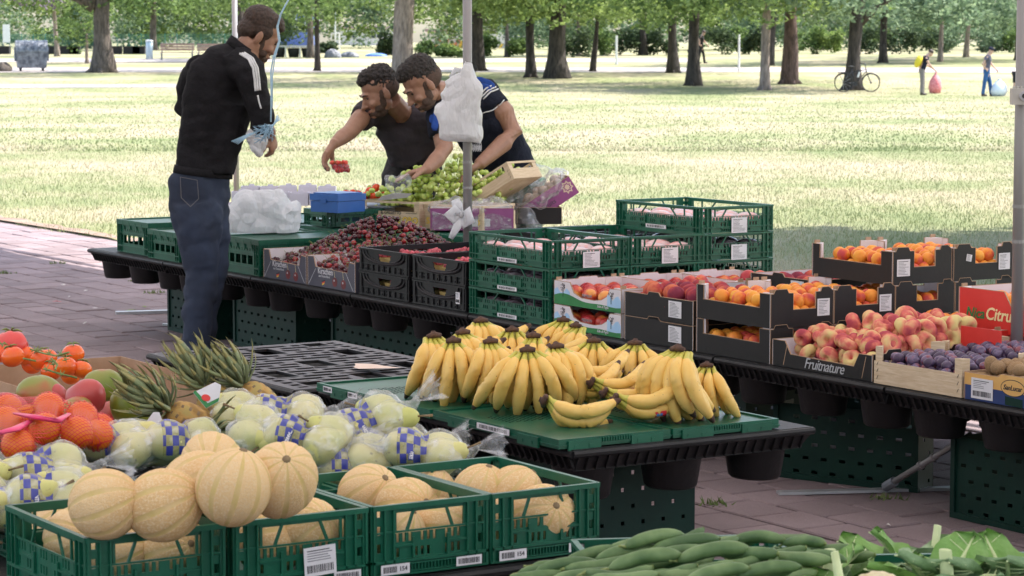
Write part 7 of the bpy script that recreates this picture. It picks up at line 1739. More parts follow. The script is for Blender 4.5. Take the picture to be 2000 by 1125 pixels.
for a, b_ in ((0, 1), (0, 3), (1, 4), (2, 3), (3, 5), (4, 7), (2, 5), (0, 6)): hull.tube([seen(*ors[a]), seen(*ors[b_])], .032, 10)
me = merge_smooth(hull, 'net', [m_net], .006, 3, 'mesh'); t = thing('orange_net', 'red net bag drawn over the oranges at the left', 'net', (0, 0, 0)); put('net', me, t)
m_pinkb = mat('pink_plastic_band', (.75, .04, .16), (.8, .08, .2), rough=.4, scale=20)
mb = MB(); mb.tube([seen(30, 808, .685), seen(70, 815, .69), seen(112, 822, .69), (seen(135, 808, .685))], [.008, .016, .014, .006], 8, sq=[(1, .4)] * 4); mb.tube([seen(0, 845, .67), seen(30, 838, .675), seen(60, 822, .68)], [.014, .014, .008], 8, sq=[(1, .4)] * 3); mb.build('band', m_pinkb, t, True)['kind'] = 'stuff'
for i, (px, py) in enumerate(((70, 905), (110, 905), (35, 908), (140, 900))): tag(put('orange', OR, None, seen(px, py, .50) + Vector((0, .15, .01)), (i, i, i), .98), 'orange in the shade of the crate beneath the net', 'orange', 'shaded oranges inside the green crate')
# mangoes
MG = MB(); MG.ell((0, 0, 0), (.062, .047, .043), 20, 12); MG.v = [(x, y + .012 * (1 - (x / .062) ** 2) * (1 if x > 0 else .4), z) for x, y, z in MG.v]; MGm = MG.mesh('mango', m_mango, True); MGr = MGm.copy(); MGr.materials.clear(); MGr.materials.append(m_mangor)
tray('black bottomed cardboard box holding the mangoes', 2.42, 6.30, TOP + .002, .62, .52, .10, m_kblack, m_card, {}, None, posts=False)
for px, py, z, me, rot, sc, lab in [(80, 770, .60, MGm, (.3, .2, .5), 1.15, 'large green mango behind the netted oranges'), (110, 775, .59, MGr, (.5, .6, 1.5), .8, 'dull red mango beneath the large green one'), (172, 783, .615, MGr, (.9, .9, 2.2), 1.1, 'bright red mango in the middle'), (205, 755, .60, MGm, (.4, .3, .2), 1.05, 'green and yellow mango behind the red one'), (252, 802, .58, MGm, (.9, 1.1, .4), 1.12, 'dark green mango at the right by the pineapple'), (245, 765, .56, MGm, (.2, .2, 1), .95, 'green mango behind the dark green one'), (20, 800, .575, MGr, (.2, .5, .4), 1.0, 'pinkish mango at the left edge'), (150, 805, .59, MGm, (.2, .6, 2.4), .9, 'pale green mango under the red one'), (215, 812, .54, MGr, (.2, .5, 2.4), .9, 'half hidden red mango low between the others')]:
    tag(put('mango', me, None, seen(px, py, z), rot, sc), lab, 'mango')
# tomato boxes at the back left
tray('brown cardboard box of orange vine tomatoes at the left', 2.72, 6.99, TOP + .002, .55, .62, .135, m_card, m_card, {'u0': [(0, 1), (.3, 1), (.38, .8), (1, .8)], 'v0': [(0, 1), (.14, 1), (.2, .78), (.8, .72), (1, .8)]}, None, posts=False)
tray('brown cardboard box corner at the left edge under the beef tomatoes', 2.2, 6.86, TOP + .002, .48, .6, .15, m_card, m_card, {}, None, posts=False)
TO = tomato('tomato', m_tomo, .036); TB = tomato('tomato', m_btom, .05, .07)
for i, (px, py, z, me, s_, lab) in enumerate([(143, 691, .655, TO, .95, 'orange tomato highest on the vine'), (128, 717, .63, TO, 1.0, 'orange tomato in front beneath the highest'), (160, 722, .62, TO, .85, 'small orange tomato at the right end of the vine'), (80, 703, .63, TO, 1.0, 'orange tomato in the middle of the vine'), (25, 697, .645, TO, 1.0, 'orange tomato left of the vine'), (50, 695, .63, TO, .9, 'orange tomato between the vine and the left one'), (92, 700, .62, TO, .9, 'orange tomato behind the middle one'), (100, 725, .60, TO, .9, 'orange tomato low in the box'), (138, 735, .59, TO, .8, 'orange tomato at the very bottom by the box wall'), (22, 675, .66, TB, 1.05, 'ribbed pink beef tomato at the left edge'), (3, 690, .65, TO, .9, 'orange tomato cut by the left edge'), (62, 712, .60, TO, .9, 'orange tomato in the shade of the box wall')]): tag(put('tomato', me, None, seen(px, py, z), (random.uniform(-.5, .5), random.uniform(-.5, .5), i), s_), lab, 'tomato')
mb = MB()
for P_ in ([(60, 682, .66), (85, 690, .66), (110, 695, .665), (135, 688, .68)], [(85, 720, .64), (110, 728, .63), (150, 738, .61)], [(100, 700, .665), (112, 712, .65), (108, 722, .64)], [(45, 700, .66), (70, 705, .65)]): mb.tube([seen(*q) for q in P_], .003, 6)
for q in ((70, 684, .665), (96, 690, .665), (118, 692, .67), (104, 712, .65), (128, 703, .665), (120, 732, .63), (90, 722, .64)):
    c_ = seen(*q)
    for k in range(5): mb.tube([c_, c_ + Vector((.012 * math.cos(k * 1.3 + q[0]), .004, .012 * math.sin(k * 1.3 + q[0]) + .004))], [.002, .0008], 4)
tag(mb.build('tomato_vine', m_stem), 'green curling vine stems over the orange tomatoes', 'vine', kind='stuff')
# ------------------------------------------------------------------ pineapples
m_pine = fruit_mat('pineapple_rind', [(.36, (.30, .17, .05)), (.5, (.48, .29, .09)), (.62, (.40, .30, .10))], 30, .7, .4, 200, sss=0, spec=.3); m_pinec = mat('pineapple_eye', (.16, .10, .05), (.25, .17, .10), rough=.8, scale=60)
m_pl = mat('pineapple_leaf', (.12, .16, .07), (.27, .30, .15), rough=.55, scale=14, bmp=.3, bscale=50, rnd=.3, stretch=(1, 1, .25)); m_plt = mat('pineapple_leaf_tip', (.30, .27, .10), (.24, .25, .1), rough=.6, scale=14)
def pine_body():
    mb = MB(); n, m = 48, 30; R_, H_ = .055, .08
    for i in range(m + 1):
        t = math.pi * i / m
        for j in range(n):
            p = 2 * math.pi * j / n; a = (p * 8 / (2 * math.pi) + t * 3.2) % 1; b_ = (p * 8 / (2 * math.pi) - t * 3.2) % 1
            k = 1 + .055 * (math.sin(math.pi * a) * math.sin(math.pi * b_)) ** .7 * math.sin(t)
            mb.v.append((R_ * k * math.sin(t) ** .8 * math.cos(p) if 0 < i < m else 0, R_ * k * math.sin(t) ** .8 * math.sin(p) if 0 < i < m else 0, H_ * math.cos(t)))
    mb.f = [(i * n + j, (i + 1) * n + j, (i + 1) * n + (j + 1) % n, i * n + (j + 1) % n) for i in range(m) for j in range(n)]
    mb.m = [0] * len(mb.f)
    for i in range(m):
        for j in range(n):
            p = 2 * math.pi * (j + .5) / n; t = math.pi * (i + .5) / m; a = (p * 8 / (2 * math.pi) + t * 3.2) % 1; b_ = (p * 8 / (2 * math.pi) - t * 3.2) % 1
            if math.sin(math.pi * a) * math.sin(math.pi * b_) > .90: mb.m[i * n + j] = 1
    return mb.mesh('fruit_body', [m_pine, m_pinec], True)
PB = pine_body()
def leaf_blade(L=.15, w=.013, bend=.3):
    mb = MB(); K = 7
    for i in range(K):
        t = i / (K - 1); ww = w * (1 - t) ** .55 * (1 - .25 * (1 - t)) if i < K - 1 else .0004; a = bend * t * t; y = L * math.sin(a) * t * .8; z = L * t * math.cos(a * .6)
        mb.v += [(-ww, y - ww * .45, z), (0, y, z), (ww, y - ww * .45, z), (0, y + .003 * (1 - t), z)]
    for i in range(K - 1):
        for j in range(4): mb.f.append((i * 4 + j, i * 4 + (j + 1) % 4, (i + 1) * 4 + (j + 1) % 4, (i + 1) * 4 + j)); mb.m.append(1 if i >= K - 3 else 0)
    return mb.mesh('leaf', [m_pl, m_plt], True)
LB = [leaf_blade(.125, .016, -.6), leaf_blade(.10, .017, -1.0), leaf_blade(.14, .014, -.3)]
def pineapple(lab, base, axis, sc=1., leaves=46, sd=0, tagc=False, crown=1.):
    t = thing('pineapple', lab, 'pineapple', base, 0, 'pineapples lying behind the pear bags'); ax = Vector(axis).normalized(); q = ax.to_track_quat('Z', 'Y'); t.rotation_euler = q.to_euler(); t.scale = (sc,) * 3
    put('fruit_body', PB, t)
    r = random.Random(sd)
    for k in range(leaves):
        f = k / leaves; a = k * 2.399; el = rad(24 + 70 * (1 - f) + r.uniform(-9, 9)) ; rr = .022 * (1 - f * .6)
        M = Matrix.Translation((rr * math.cos(a), rr * math.sin(a), .075 + f * .05)) @ Matrix.Rotation(a - math.pi / 2, 4, 'Z') @ Matrix.Rotation(-el * .8, 4, 'X') @ Matrix.Scale(crown * (.75 + .4 * f) * r.uniform(.85, 1.15), 4)
        o = put('leaf', LB[k % 3], t); o.matrix_local = M
    return t
pineapple('pineapple with the widest spiky crown on the left', seen(372, 832, .56), (-.75, -.25, .62), 1.0, 54, 1, crown=.95)
pineapple('pineapple in the middle, its crown upright behind the label', seen(430, 800, .55), (-.55, .15, .80), 1.0, 50, 2, crown=.92)
pineapple('pineapple whose body lies at the right, crown upright', seen(508, 795, .555), (-.62, .05, .78), 1.0, 50, 3, crown=.9)
pineapple('pineapple in front with dark drooping leaves', seen(350, 868, .53), (.75, -.35, .15), .95, 34, 4, crown=1.0)
for i, (px, py, rz) in enumerate(((408, 762, .3), (300, 823, -.2))):
    mb = MB(); s_ = .034 if i == 0 else .03
    mb.poly([(-s_, -s_ * .3), (s_ * .3, -s_ * 1.2), (s_ * 1.1, -s_ * .4), (s_ * .9, s_ * .9), (s_ * .4, s_)], Matrix.Identity(4), .0012); pt = seen(px, py, .665 if i == 0 else .60) - Vector((0, .05, 0)); t = thing('fruit_tag', ['white and green fruit tag with a red oval on the pineapple crown', 'pale label with a barcode beside the front pineapple'][i], 'tag', pt, 0, None, (rad(-20), rz, .1)); mb.build('card', m_label, t)
    if i == 0:
        mb = MB(); mb.poly([(-s_, -s_ * .28), (s_ * .3, -s_ * 1.18), (s_ * 1.05, -s_ * .4), (s_ * 1.03, -s_ * .1), (s_ * .3, -s_ * .78), (-s_ * .9, -.002)], Matrix.Translation((0, -.0015, 0)), .001); mb.build('green_print', m_pgreen, t); mb = MB(); mb.poly(ring_pts(.002, -.014, .012, .009, 16), Matrix.Translation((0, -.003, 0)), .001); mb.build('red_oval', m_red, t)
    else:
        mb = MB()
        for k in range(8): mb.box(-.02 + k * .004, -.018 + k * .004, -.0012, -.0002, -.012, .004)
        mb.build('barcode', m_ink, t)
# ------------------------------------------------------------------ cucumbers and cauliflowers in front
def cuc_mesh(seed, L=.145, bend=.012, r_=.0150):
    rr = random.Random(seed); mb = MB(); K = 12; pts = []; rs = []
    for i in range(K): t = i / (K - 1); pts.append(((t - .5) * L, bend * math.sin(math.pi * t), 0)); rs.append(r_ * (1 - abs(2 * t - 1) ** 5 * .75) * (1 + .03 * math.sin(t * 9 + seed)))
    mb.tube(pts, rs, 12); mb.tube([(-L * .49, 0, 0), (-L * .57, .004, .004), (-L * .62, .006, .01)], [.004, .003, .0035], 6, 1)
    mb.tube([(L * .49, 0, 0), (L * .505, 0, 0)], [.006, .003], 6, 1)
    return mb.mesh('cucumber', [m_cuc, m_stem], True)
CU = [cuc_mesh(1), cuc_mesh(2, .16, .008), cuc_mesh(3, .13, .018), cuc_mesh(4, .15, -.01)]
cu = [(1280, 1058, .650, 22, 1), (1340, 1062, .645, 18, 1), (1385, 1062, .640, 16, 1.05), (1420, 1058, .63, 12, 1), (1395, 1085, .650, 4, 1.1), (1460, 1080, .655, -40, 1), (1515, 1072, .645, -18, 1.05), (1570, 1062, .64, -48, .85), (1610, 1068, .635, -28, 1), (1560, 1090, .65, -35, 1), (1300, 1080, .635, 12, 1.1), (1230, 1085, .625, 14, 1.05), (1260, 1098, .64, 8, 1.1), (1180, 1100, .62, 10, 1.1), (1210, 1112, .635, 5, 1.1), (1110, 1110, .61, 18, 1), (1070, 1118, .60, -5, .9), (1150, 1125, .61, 10, 1), (1300, 1115, .64, 4, 1.05), (1360, 1112, .64, 10, 1.1), (1425, 1105, .63, -5, 1), (1480, 1115, .64, -20, 1), (1340, 1100, .61, 20, 1), (1440, 1075, .62, 60, .8), (1500, 1098, .645, 70, .8), (1590, 1085, .62, 60, .9), (1250, 1120, .63, 15, 1.05), (1400, 1125, .65, 20, 1), (1530, 1120, .63, 5, 1), (1640, 1085, .62, -20, 1), (1325, 1045, .645, 25, 1), (1235, 1070, .62, 20, .9), (1160, 1090, .605, 14, 1), (1100, 1098, .60, 20, .9), (1480, 1058, .635, -10, .95), (1545, 1050, .63, -50, .8), (1340, 1085, .64, -8, .95), (1280, 1095, .63, 16, 1), (1450, 1092, .645, 12, .95), (1500, 1118, .65, 8, .95), (1220, 1125, .64, 6, 1), (1050, 1125, .60, 22, .9), (1600, 1100, .64, -25, .95)]
r = random.Random(3)
for i, (px, py, z, dg, s_) in enumerate(cu):
    o = put('cucumber', CU[i % 4], None, seen(px, py, z), (r.uniform(0, 6), rad(-6 + r.uniform(-4, 4)), rad(dg)), s_ * .86); tag(o, 'small green cucumber in the heap at the bottom of the picture', 'cucumber', 'cucumbers heaped at the bottom')
c_ = crate('green crate under the cucumbers, its rear rim showing', 0, 0, 0, .40, .60, .13, name='green_crate', rz=rad(8)); c_.location = seen(1400, 1060, .60) + Vector((-.20, -.56, -.13))
c2 = crate('green crate under the cauliflowers', 0, 0, 0, .60, .40, .13, name='green_crate', rz=rad(4)); c2.location = seen(1700, 1085, .60) + Vector((-.16, -.40, -.13))
pallet('black pallet in the foreground under cucumbers and cauliflowers', 2.55, 3.2, 1.2, .95)
perforated('dark green crate on edge under the cucumber pallet', 2.8, 3.35, .6, .6, H0)
def cleaf(L, W, seed, m=None, bend=.6):
    mb = MB(); K, N_ = 9, 8; rr = random.Random(seed)
    for i in range(K + 1):
        t = i / K; w = W * (math.sin(math.pi * min(1, t * .93 + .07)) ** .38) * (.35 + .65 * min(1, t * 2.2)); a = bend * t
        for j in range(N_ + 1):
            s_ = (j / N_ - .5) * 2; wav = .010 * math.sin(s_ * 5 + t * 9 + seed) * abs(s_) + .012 * noise.noise(Vector((s_ * 1.6, t * 3, seed)))
            mb.v.append((s_ * w, -L * t * math.sin(a) * .8 + abs(s_) ** 1.5 * .022 + wav, L * t * math.cos(a) + wav))
    base = len(mb.v)
    mb.f = [(i * (N_ + 1) + j, i * (N_ + 1) + j + 1, (i + 1) * (N_ + 1) + j + 1, (i + 1) * (N_ + 1) + j) for i in range(K) for j in range(N_)]; mb.m = [0] * len(mb.f)
    c = [mb.v[i * (N_ + 1) + N_ // 2] for i in range(K + 1)]
    mb.tube([(x, y - .002, z) for x, y, z in c], [.013 * (1 - .9 * i / K) + .0008 for i in range(K + 1)], 8, 1)
    for i in range(2, K - 1):
        for sg in (1, N_ - 1):
            q = mb.v[(i + 1) * (N_ + 1) + sg]; p = c[i]; mb.tube([(p[0], p[1] - .003, p[2]), ((p[0] + q[0]) / 2, (p[1] + q[1]) / 2 - .004, (p[2] + q[2]) / 2), (q[0], q[1] - .002, q[2])], [.0022, .0016, .0006], 5, 1)
    return mb.mesh('leaf', [m or m_cleaf, m_clight], True)
CL = [cleaf(.19, .088, 1, None, .5), cleaf(.17, .094, 2, None, .8), cleaf(.20, .078, 3, m_cleafb, .4), cleaf(.18, .09, 4, None, .9)]
def stalk_leaf(): mb = MB(); mb.tube([(0, 0, 0), (0, .0, .06), (.004, 0, .12)], [.017, .015, .013], 8, sq=[(1, .5)] * 3); return mb.mesh('cut_stalk', m_clight, True)
SK = stalk_leaf()
def cauli(lab, px, py, z, sc=1., sd=0, curd=True):
    t = thing('cauliflower', lab, 'cauliflower', seen(px, py, z) - Vector((0, 0, .025)), 0, 'cauliflowers at the bottom right'); t.scale = (sc * .88,) * 3; r = random.Random(sd)
    if curd:
        cm = MB()
        for k in range(40): a = k * 2.4; f = k / 40; q = .062 * math.sqrt(f); cm.ell((q * math.cos(a), q * math.sin(a), .048 - f * .035), (.016, .016, .015), 8, 6)
        cm.ell((0, 0, .0), (.07, .07, .045), 14, 8); put('curd', merge_smooth(cm, 'curd', [m_curd], .004, 1, 'mesh'), t)
    for k in range(0 if curd else 5):
        o = put('leaf', CL[k % 4], t); o.matrix_local = Matrix.Rotation(k * 1.3 + sd, 4, 'Z') @ Matrix.Translation((0, .012, -.03)) @ Matrix.Rotation(rad(-22), 4, 'X') @ Matrix.Rotation(math.pi, 4, 'Z') @ Matrix.Scale(.8, 4)
    for k in range(9):
        a = k * 6.283 / 9 + r.uniform(-.2, .2); o = put('leaf', CL[(k + sd) % 4], t); o.matrix_local = Matrix.Rotation(a, 4, 'Z') @ Matrix.Translation((0, .045, -.05)) @ Matrix.Rotation(rad(-50 + r.uniform(-16, 14)), 4, 'X') @ Matrix.Rotation(math.pi, 4, 'Z') @ Matrix.Scale(r.uniform(.8, 1.05), 4)
    for k in range(1):
        a = r.uniform(0, 6.28); o = put('cut_stalk', SK, t); o.matrix_local = Matrix.Rotation(a, 4, 'Z') @ Matrix.Translation((0, .065, -.02)) @ Matrix.Rotation(rad(-r.uniform(0, 25)), 4, 'X')
    return t
cauli('cauliflower whose cream curd shows at the bottom edge', 1715, 1148, .625, 1., 1); cauli('leafy cauliflower with an upright pale rib, beside the cucumbers', 1590, 1120, .60, .95, 2, False); cauli('cauliflower with broad grey green leaves right of the curd', 1850, 1120, .615, 1.05, 3, False); cauli('cauliflower cut by the right edge', 1970, 1115, .61, 1., 4, False); cauli('cauliflower behind, its leaves standing up', 1790, 1090, .56, .95, 5, False)
# litter on the paving
m_scrap = mat('pale_scrap', (.6, .56, .54), (.7, .66, .64), rough=.8)
for i, (px, py, m, lab) in enumerate([(110, 592, m_red, 'small red petal lying on the paving at the left'), (255, 609, m_stem, 'limp green leaf lying by the metal bar'), (282, 603, m_stem, 'smaller grey green leaf right of the limp one'), (124, 559, m_scrap, 'white paper scrap, upper one on the left paving'), (168, 572, m_scrap, 'pale pink scrap right of the white one'), (135, 584, m_scrap, 'tiny white scrap beside the red petal'), (186, 605, m_scrap, 'tiny white scrap in the middle of the left paving'), (166, 636, m_scrap, 'white scrap lowest on the left paving'), (1735, 1029, m_scrap, 'pale wood shaving on the paving before the green crates')]):
    g = on_ground(px, py); r = random.Random(i); w = .055 if i == 1 else .03 if i in (0, 2) else .018; mb = MB(); ps = [(w * math.cos(k) * r.uniform(.6, 1.1), w * .5 * math.sin(k) * r.uniform(.6, 1.1), r.uniform(.003, .012)) for k in range(7)]
    mb.add(ps + [(0, 0, .012)], [(k, (k + 1) % 7, 7) for k in range(7)]); tag(mb.build('scrap', m, None, False, g, (0, 0, i)), lab, 'litter')
# ------------------------------------------------------------------ the three men at the stall
def man(label, Y): 
    t = thing('person', label, 'person', (0, 0, 0)); return t, (lambda x, y, d=0.: seen_at(x, y, Y + d))
def wrinkle(seed, a_=.006, f=9, st=(1, 1, 1.8)):
    def g(me):
        def h(q):
            p = Vector((q.x * st[0], q.y * st[1], q.z * st[2])); return (abs(noise.noise(p * f + Vector((seed, 0, 0)))) - .2) * a_ * 2 + noise.noise(p * f * 2.6 + Vector((0, seed, 0))) * a_ * .6
        displace(me, h)
    return g
def stripe(root, P, w, m=m_white_stripe, up=(0, 1, 0), name='stripe'):
    mb = MB(); mb.tube(P, w, 6, sq=[(1, .45)] * len(P), up=up); mb.build(name, m, root, True)
from mathutils.bvhtree import BVHTree
def on_cloth(me, off=.003):
    bv = BVHTree.FromPolygons([v.co for v in me.vertices], [tuple(p.vertices) for p in me.polygons])
    def g(px, py, d=0):
        q = seen_at(px, py, 10.); o = Vector((0, 0, EYE)); h = bv.ray_cast(o, (q - o).normalized())
        if h[0] is None: h = bv.find_nearest(seen_at(px, py, 13.))
        return h[0] + h[1] * off
    return g
def along(P, n=5): return [(P[i][0] + (P[i + 1][0] - P[i][0]) * k / n, P[i][1] + (P[i + 1][1] - P[i][1]) * k / n) for i in range(len(P) - 1) for k in range(n)] + [P[-1]]
# --- standing man seen from behind
t, J = man('standing man seen from behind in black track jacket with white shoulder stripes and dark jeans', 12.42)
bd, jk, jn = MB(), MB(), MB()
face = (.80, .26, -.54); hd = J(506, 68, .02); M = head_shapes(bd, hd, face, (.5, .05, .86), 1.02)
bd.tube([J(478, 108), J(486, 92), J(496, 78)], [.078, .066, .062], 12, up=(1, 0, 0)); bd.tube([J(452, 230), J(440, 150), J(475, 112)], [.06, .07, .05], 12)
# right arm: elbow down, forearm folded forward to the far side of the body
SH, EL, WR = J(488, 140, -.12), J(513, 236, -.13), J(508, 262, .02)
bd.tube([SH, EL, WR], [.05, .045, .032], 10); bd.tube([EL, J(526, 258, -.06), J(525, 268, .0)], [.04, .033, .03], 10)
hand_shapes(bd, J(526, 258, -.02), (.15, .3, -.7), (-.8, .3, 0), .9, -1, 1.05)
jk.tube([J(400, 336, 0), J(398, 300, 0), J(410, 255, 0), J(425, 200, 0), J(440, 150, 0), J(458, 116, 0), J(468, 98, 0)], [.152, .150, .160, .178, .185, .135, .075], 24, up=(.8, .55, 0), sq=[(.62, .98), (.62, .98), (.66, 1), (.66, 1.05), (.62, 1.08), (.75, 1.05), (1, 1)])
jk.tube([J(425, 338), J(430, 300), J(442, 250), J(452, 200)], [.085, .09, .10, .12], 16, up=(.8, .55, 0))
jk.tube([J(462, 122, -.06), SH, J(500, 190, -.13), EL + Vector((0, .0, .02)), J(511, 255, -.09)], [.09, .082, .068, .062, .056], 14)
jk.tube([J(400, 136, .06), J(384, 152, .14), J(366, 180, .16), J(362, 208, .14), J(385, 224, .26)], [.09, .08, .062, .06, .055], 14)
me = merge_smooth(jk, 'jacket', [m_jacket], .011, 2, 'mesh', disp=wrinkle(2, .006, 8)); put('jacket', me, t); JK = on_cloth(me)
mb = MB(); mb.tube([J(470, 100), J(474, 92), J(478, 86)], [.082, .080, .077], 18, up=(.8, .5, 0)); mb.build('collar', m_jacket, t, True)
mb = MB(); mb.tube([J(396, 343), J(398, 328)], [.156, .153], 22, up=(.8, .55, 0), sq=[(.66, 1), (.64, 1)]); mb.build('waistband', m_jacket, t, True)
jn.tube([J(396, 330, 0), J(390, 360, 0), J(388, 400, 0), J(392, 430, 0)], [.145, .158, .158, .13], 22, up=(.8, .55, 0), sq=[(.66, 1)] * 4)
jn.tube([J(378, 400, -.03), J(388, 460, -.04), J(394, 540, -.03), J(386, 620, -.02), J(384, 700, 0)], [.125, .112, .082, .073, .070], 16)
jn.tube([J(404, 400, .06), J(412, 460, .07), J(412, 540, .06), J(398, 620, .08), J(392, 700, .10)], [.105, .10, .076, .068, .066], 16)
jn.tube([J(382, 420, -.05), J(400, 440, .0)], [.13, .12], 14)
me = merge_smooth(jn, 'jeans', [m_jeans], .012, 2, 'mesh', disp=wrinkle(7, .011, 5.5, (1.1, 1.1, 1.7))); put('jeans', me, t); JN = on_cloth(me, .001)
put('body', merge_smooth(bd, 'body', [m_skin], .0058, 2, 'mesh'), t)
face_parts(t, M, m_hairb, 1.02, True, .002, .0, False)
for k in range(3): stripe(t, [JK(x + k * 4.2, y - k * .8) for x, y in along([(468, 105), (485, 116), (494, 134), (497, 156), (499, 178)])], .0052)
stripe(t, [JK(x, y) for x, y in along([(503, 186), (506, 200), (510, 212)])], .004)
mb = MB()
pc = [(352, 346), (385, 352), (388, 388), (372, 404), (354, 386)]
for a, c in zip(pc, pc[1:] + pc[:1]): mb.tube([JN(x, y) for x, y in along([a, c])], .002, 5)
mb.build('pocket_seam', mat('seam', (.10, .10, .12), (.14, .13, .13), rough=.9), t)
mb = MB(); mb.box(-.035, .035, -.004, .004, -.011, .011); mb.build('belt_patch', m_shoe, t, False, JN(366, 312), (0, rad(14), rad(8)))
for x, d in ((386, -.02), (393, .11)):
    mb = MB(); q = J(x, 706, d); q.z = .045; mb.tube([q + Vector((-.09, .0, -.0)), q + Vector((-.02, .02, .005)), q + Vector((.09, .05, -.008)), q + Vector((.17, .08, -.02))], [.036, .045, .042, .025], 10, sq=[(1, 1)] * 4); mb.build('shoe', m_shoe, t, True)
# white bag in his hand and the pale blue twine
mb = MB()
for px, py, r_ in ((492, 268, .035), (502, 282, .042), (510, 270, .035), (505, 296, .022)): mb.ell(J(px, py, -.12), (r_, .03, r_ * 1.15), 12, 8)
me = merge_smooth(mb, 'carrier_bag', [m_bagw], .005, 2, 'mesh', disp=crumple(5, ((14, .010), (40, .004)))); me = facet(me, .25); tag(put('carrier_bag', me), 'thin white carrier bag crumpled in the standing man\'s hand', 'plastic bag')
m_twine = mat('pale_blue_twine', (.36, .58, .76), (.48, .68, .82), rough=.6, scale=60)
tw = thing('twine', 'pale blue twine hanging down in front of the standing man with a frayed knot', 'string', (0, 0, 0)); D_ = -.30
mb = MB(); mb.tube([J(600, -330, D_), J(580, -60, D_), J(563, 0, D_), J(548, 28, D_), J(541, 52, D_), J(545, 80, D_), J(534, 112, D_), J(529, 140, D_), J(530, 190, D_), J(529, 238, D_)], .0042, 6); mb.tube([J(563, 0, D_), J(549, 28, D_ + .01), J(543, 52, D_), J(547, 80, D_), J(537, 112, D_), J(532, 150, D_), J(532, 210, D_)], .003, 6); mb.build('strand', m_twine, tw, True)['kind'] = 'stuff'
mb = MB(); r = random.Random(9)
for k in range(26):
    a = J(525 + r.uniform(-4, 8), 250 + r.uniform(-8, 10), D_); b_ = J(515 + r.uniform(-22, 22), 255 + r.uniform(-14, 18), D_ + r.uniform(-.03, .02)); c_ = J(520 + r.uniform(-25, 22), 258 + r.uniform(-12, 22), D_); mb.tube([a, b_, c_], .0022, 5)
for k in range(5): mb.tube([J(515, 252, D_), J(485, 262 + k, D_), J(452 + k * 3, 276 + k * 1.4, D_)], .0024, 5)
for k in range(4): mb.tube([J(530, 250, D_), J(537 + k, 238, D_), J(542 + k * 2, 224 + k * 3, D_)], .0026, 5)
mb.build('frayed_knot', m_twine, tw, True)['kind'] = 'stuff'

# --- man in grey reaching out with a punnet of strawberries
t, J = man('stooping man in a charcoal T-shirt holding out a punnet of strawberries', 14.2)
bd, sh, tr = MB(), MB(), MB()
hd = J(742, 180, -.30); M = head_shapes(bd, hd, (-.80, -.30, -.42), (-.28, -.1, .95), 1.05)
bd.tube([J(795, 232, -.02), J(778, 215, -.16), J(762, 196, -.24)], [.075, .062, .06], 12)
S1, E1, W1 = J(716, 218, -.22), J(683, 258, -.42), J(651, 282, -.55)
bd.tube([J(770, 225, -.1), S1, J(700, 237, -.33), E1, J(668, 268, -.48), W1], [.06, .056, .052, .044, .042, .028], 14)
hand_shapes(bd, W1, (-.45, -.35, -.75), (.75, -.2, -.25), .75, -1, 1.12, curls=[.5, .7, .8, .8])
sh.tube([J(812, 335, .12), J(815, 300, .08), J(805, 262, 0), J(790, 235, -.04), J(775, 222, -.10)], [.155, .155, .175, .165, .09], 22, up=(-.5, -.8, 0), sq=[(1.02, .72), (1.02, .72), (1.08, .7), (1.15, .66), (1.1, .8)])
sh.tube([J(758, 226, -.12), J(722, 218, -.21), J(707, 232, -.29)], [.085, .078, .074], 16); sh.tube([J(815, 232, .02), J(848, 245, .05), J(862, 275, 0)], [.09, .085, .07], 14)
sh.tube([J(745, 240, -.1), J(780, 262, -.08), J(800, 300, 0)], [.07, .11, .13], 14)
me = merge_smooth(sh, 'tshirt', [m_tgrey], .011, 2, 'mesh', disp=wrinkle(3, .006, 8)); put('tshirt', me, t)
tr.tube([J(810, 325, .1), J(800, 352, .1), J(795, 390, .1), J(790, 430, .1)], [.17, .175, .16, .14], 18, up=(-.5, -.8, 0), sq=[(1, .75)] * 4)
for d in (-.09, .09): tr.tube([J(800, 385, .1) + Vector((d, 0, 0)), J(798, 500, .08) + Vector((d * 1.1, 0, 0)), Vector((J(798, 500).x + d * 1.2, 13.85, .1))], [.11, .08, .065], 12)
put('trousers', merge_smooth(tr, 'trousers', [m_black], .012, 3, 'mesh', disp=wrinkle(4, .006, 8)), t)
put('body', merge_smooth(bd, 'body', [m_skin], .0058, 2, 'mesh'), t); face_parts(t, M, m_hair, 1.03, 'full', .006, .008, True)
for d in (-.11, .11): mb = MB(); q = Vector((J(798, 500).x + d, 13.8, .05)); mb.tube([q + Vector((.02, .08, 0)), q, q + Vector((-.06, -.14, -.015))], [.04, .045, .028], 8); mb.build('shoe', m_shoe, t, True)
# punnet of strawberries in his fingers
pn = thing('strawberry_punnet', 'clear plastic punnet full of red strawberries held out over the stall', 'punnet', J(664, 327, -.66)); m_straw = fruit_mat('strawberry_skin', [(.4, (.62, .02, .015)), (.6, (.72, .06, .03))], 20, .3, .3, 300)
mb = MB(); mb.lathe([(.060, -.028), (.080, .020), (.085, .021)], 4, cap=False); mb.v = [((x * .707 - y * .707) * 1.0, (x * .707 + y * .707) * .75, z) for x, y, z in mb.v]; mb.build('tub', m_wrap, pn)
sb = MB(); sb.lathe([(.0005, -.017), (.008, -.010), (.0135, .002), (.0125, .009), (.006, .013), (.0005, .012)], 10)
for k in range(5): a = k * 1.257; sb.add([(0, 0, .014), (.011 * math.cos(a - .3), .011 * math.sin(a - .3), .012), (.013 * math.cos(a), .013 * math.sin(a), .008), (.011 * math.cos(a + .3), .011 * math.sin(a + .3), .012)], [(0, 1, 2, 3)], 1)
SB = sb.mesh('strawberry', [m_straw, m_stem], True); r = random.Random(2)
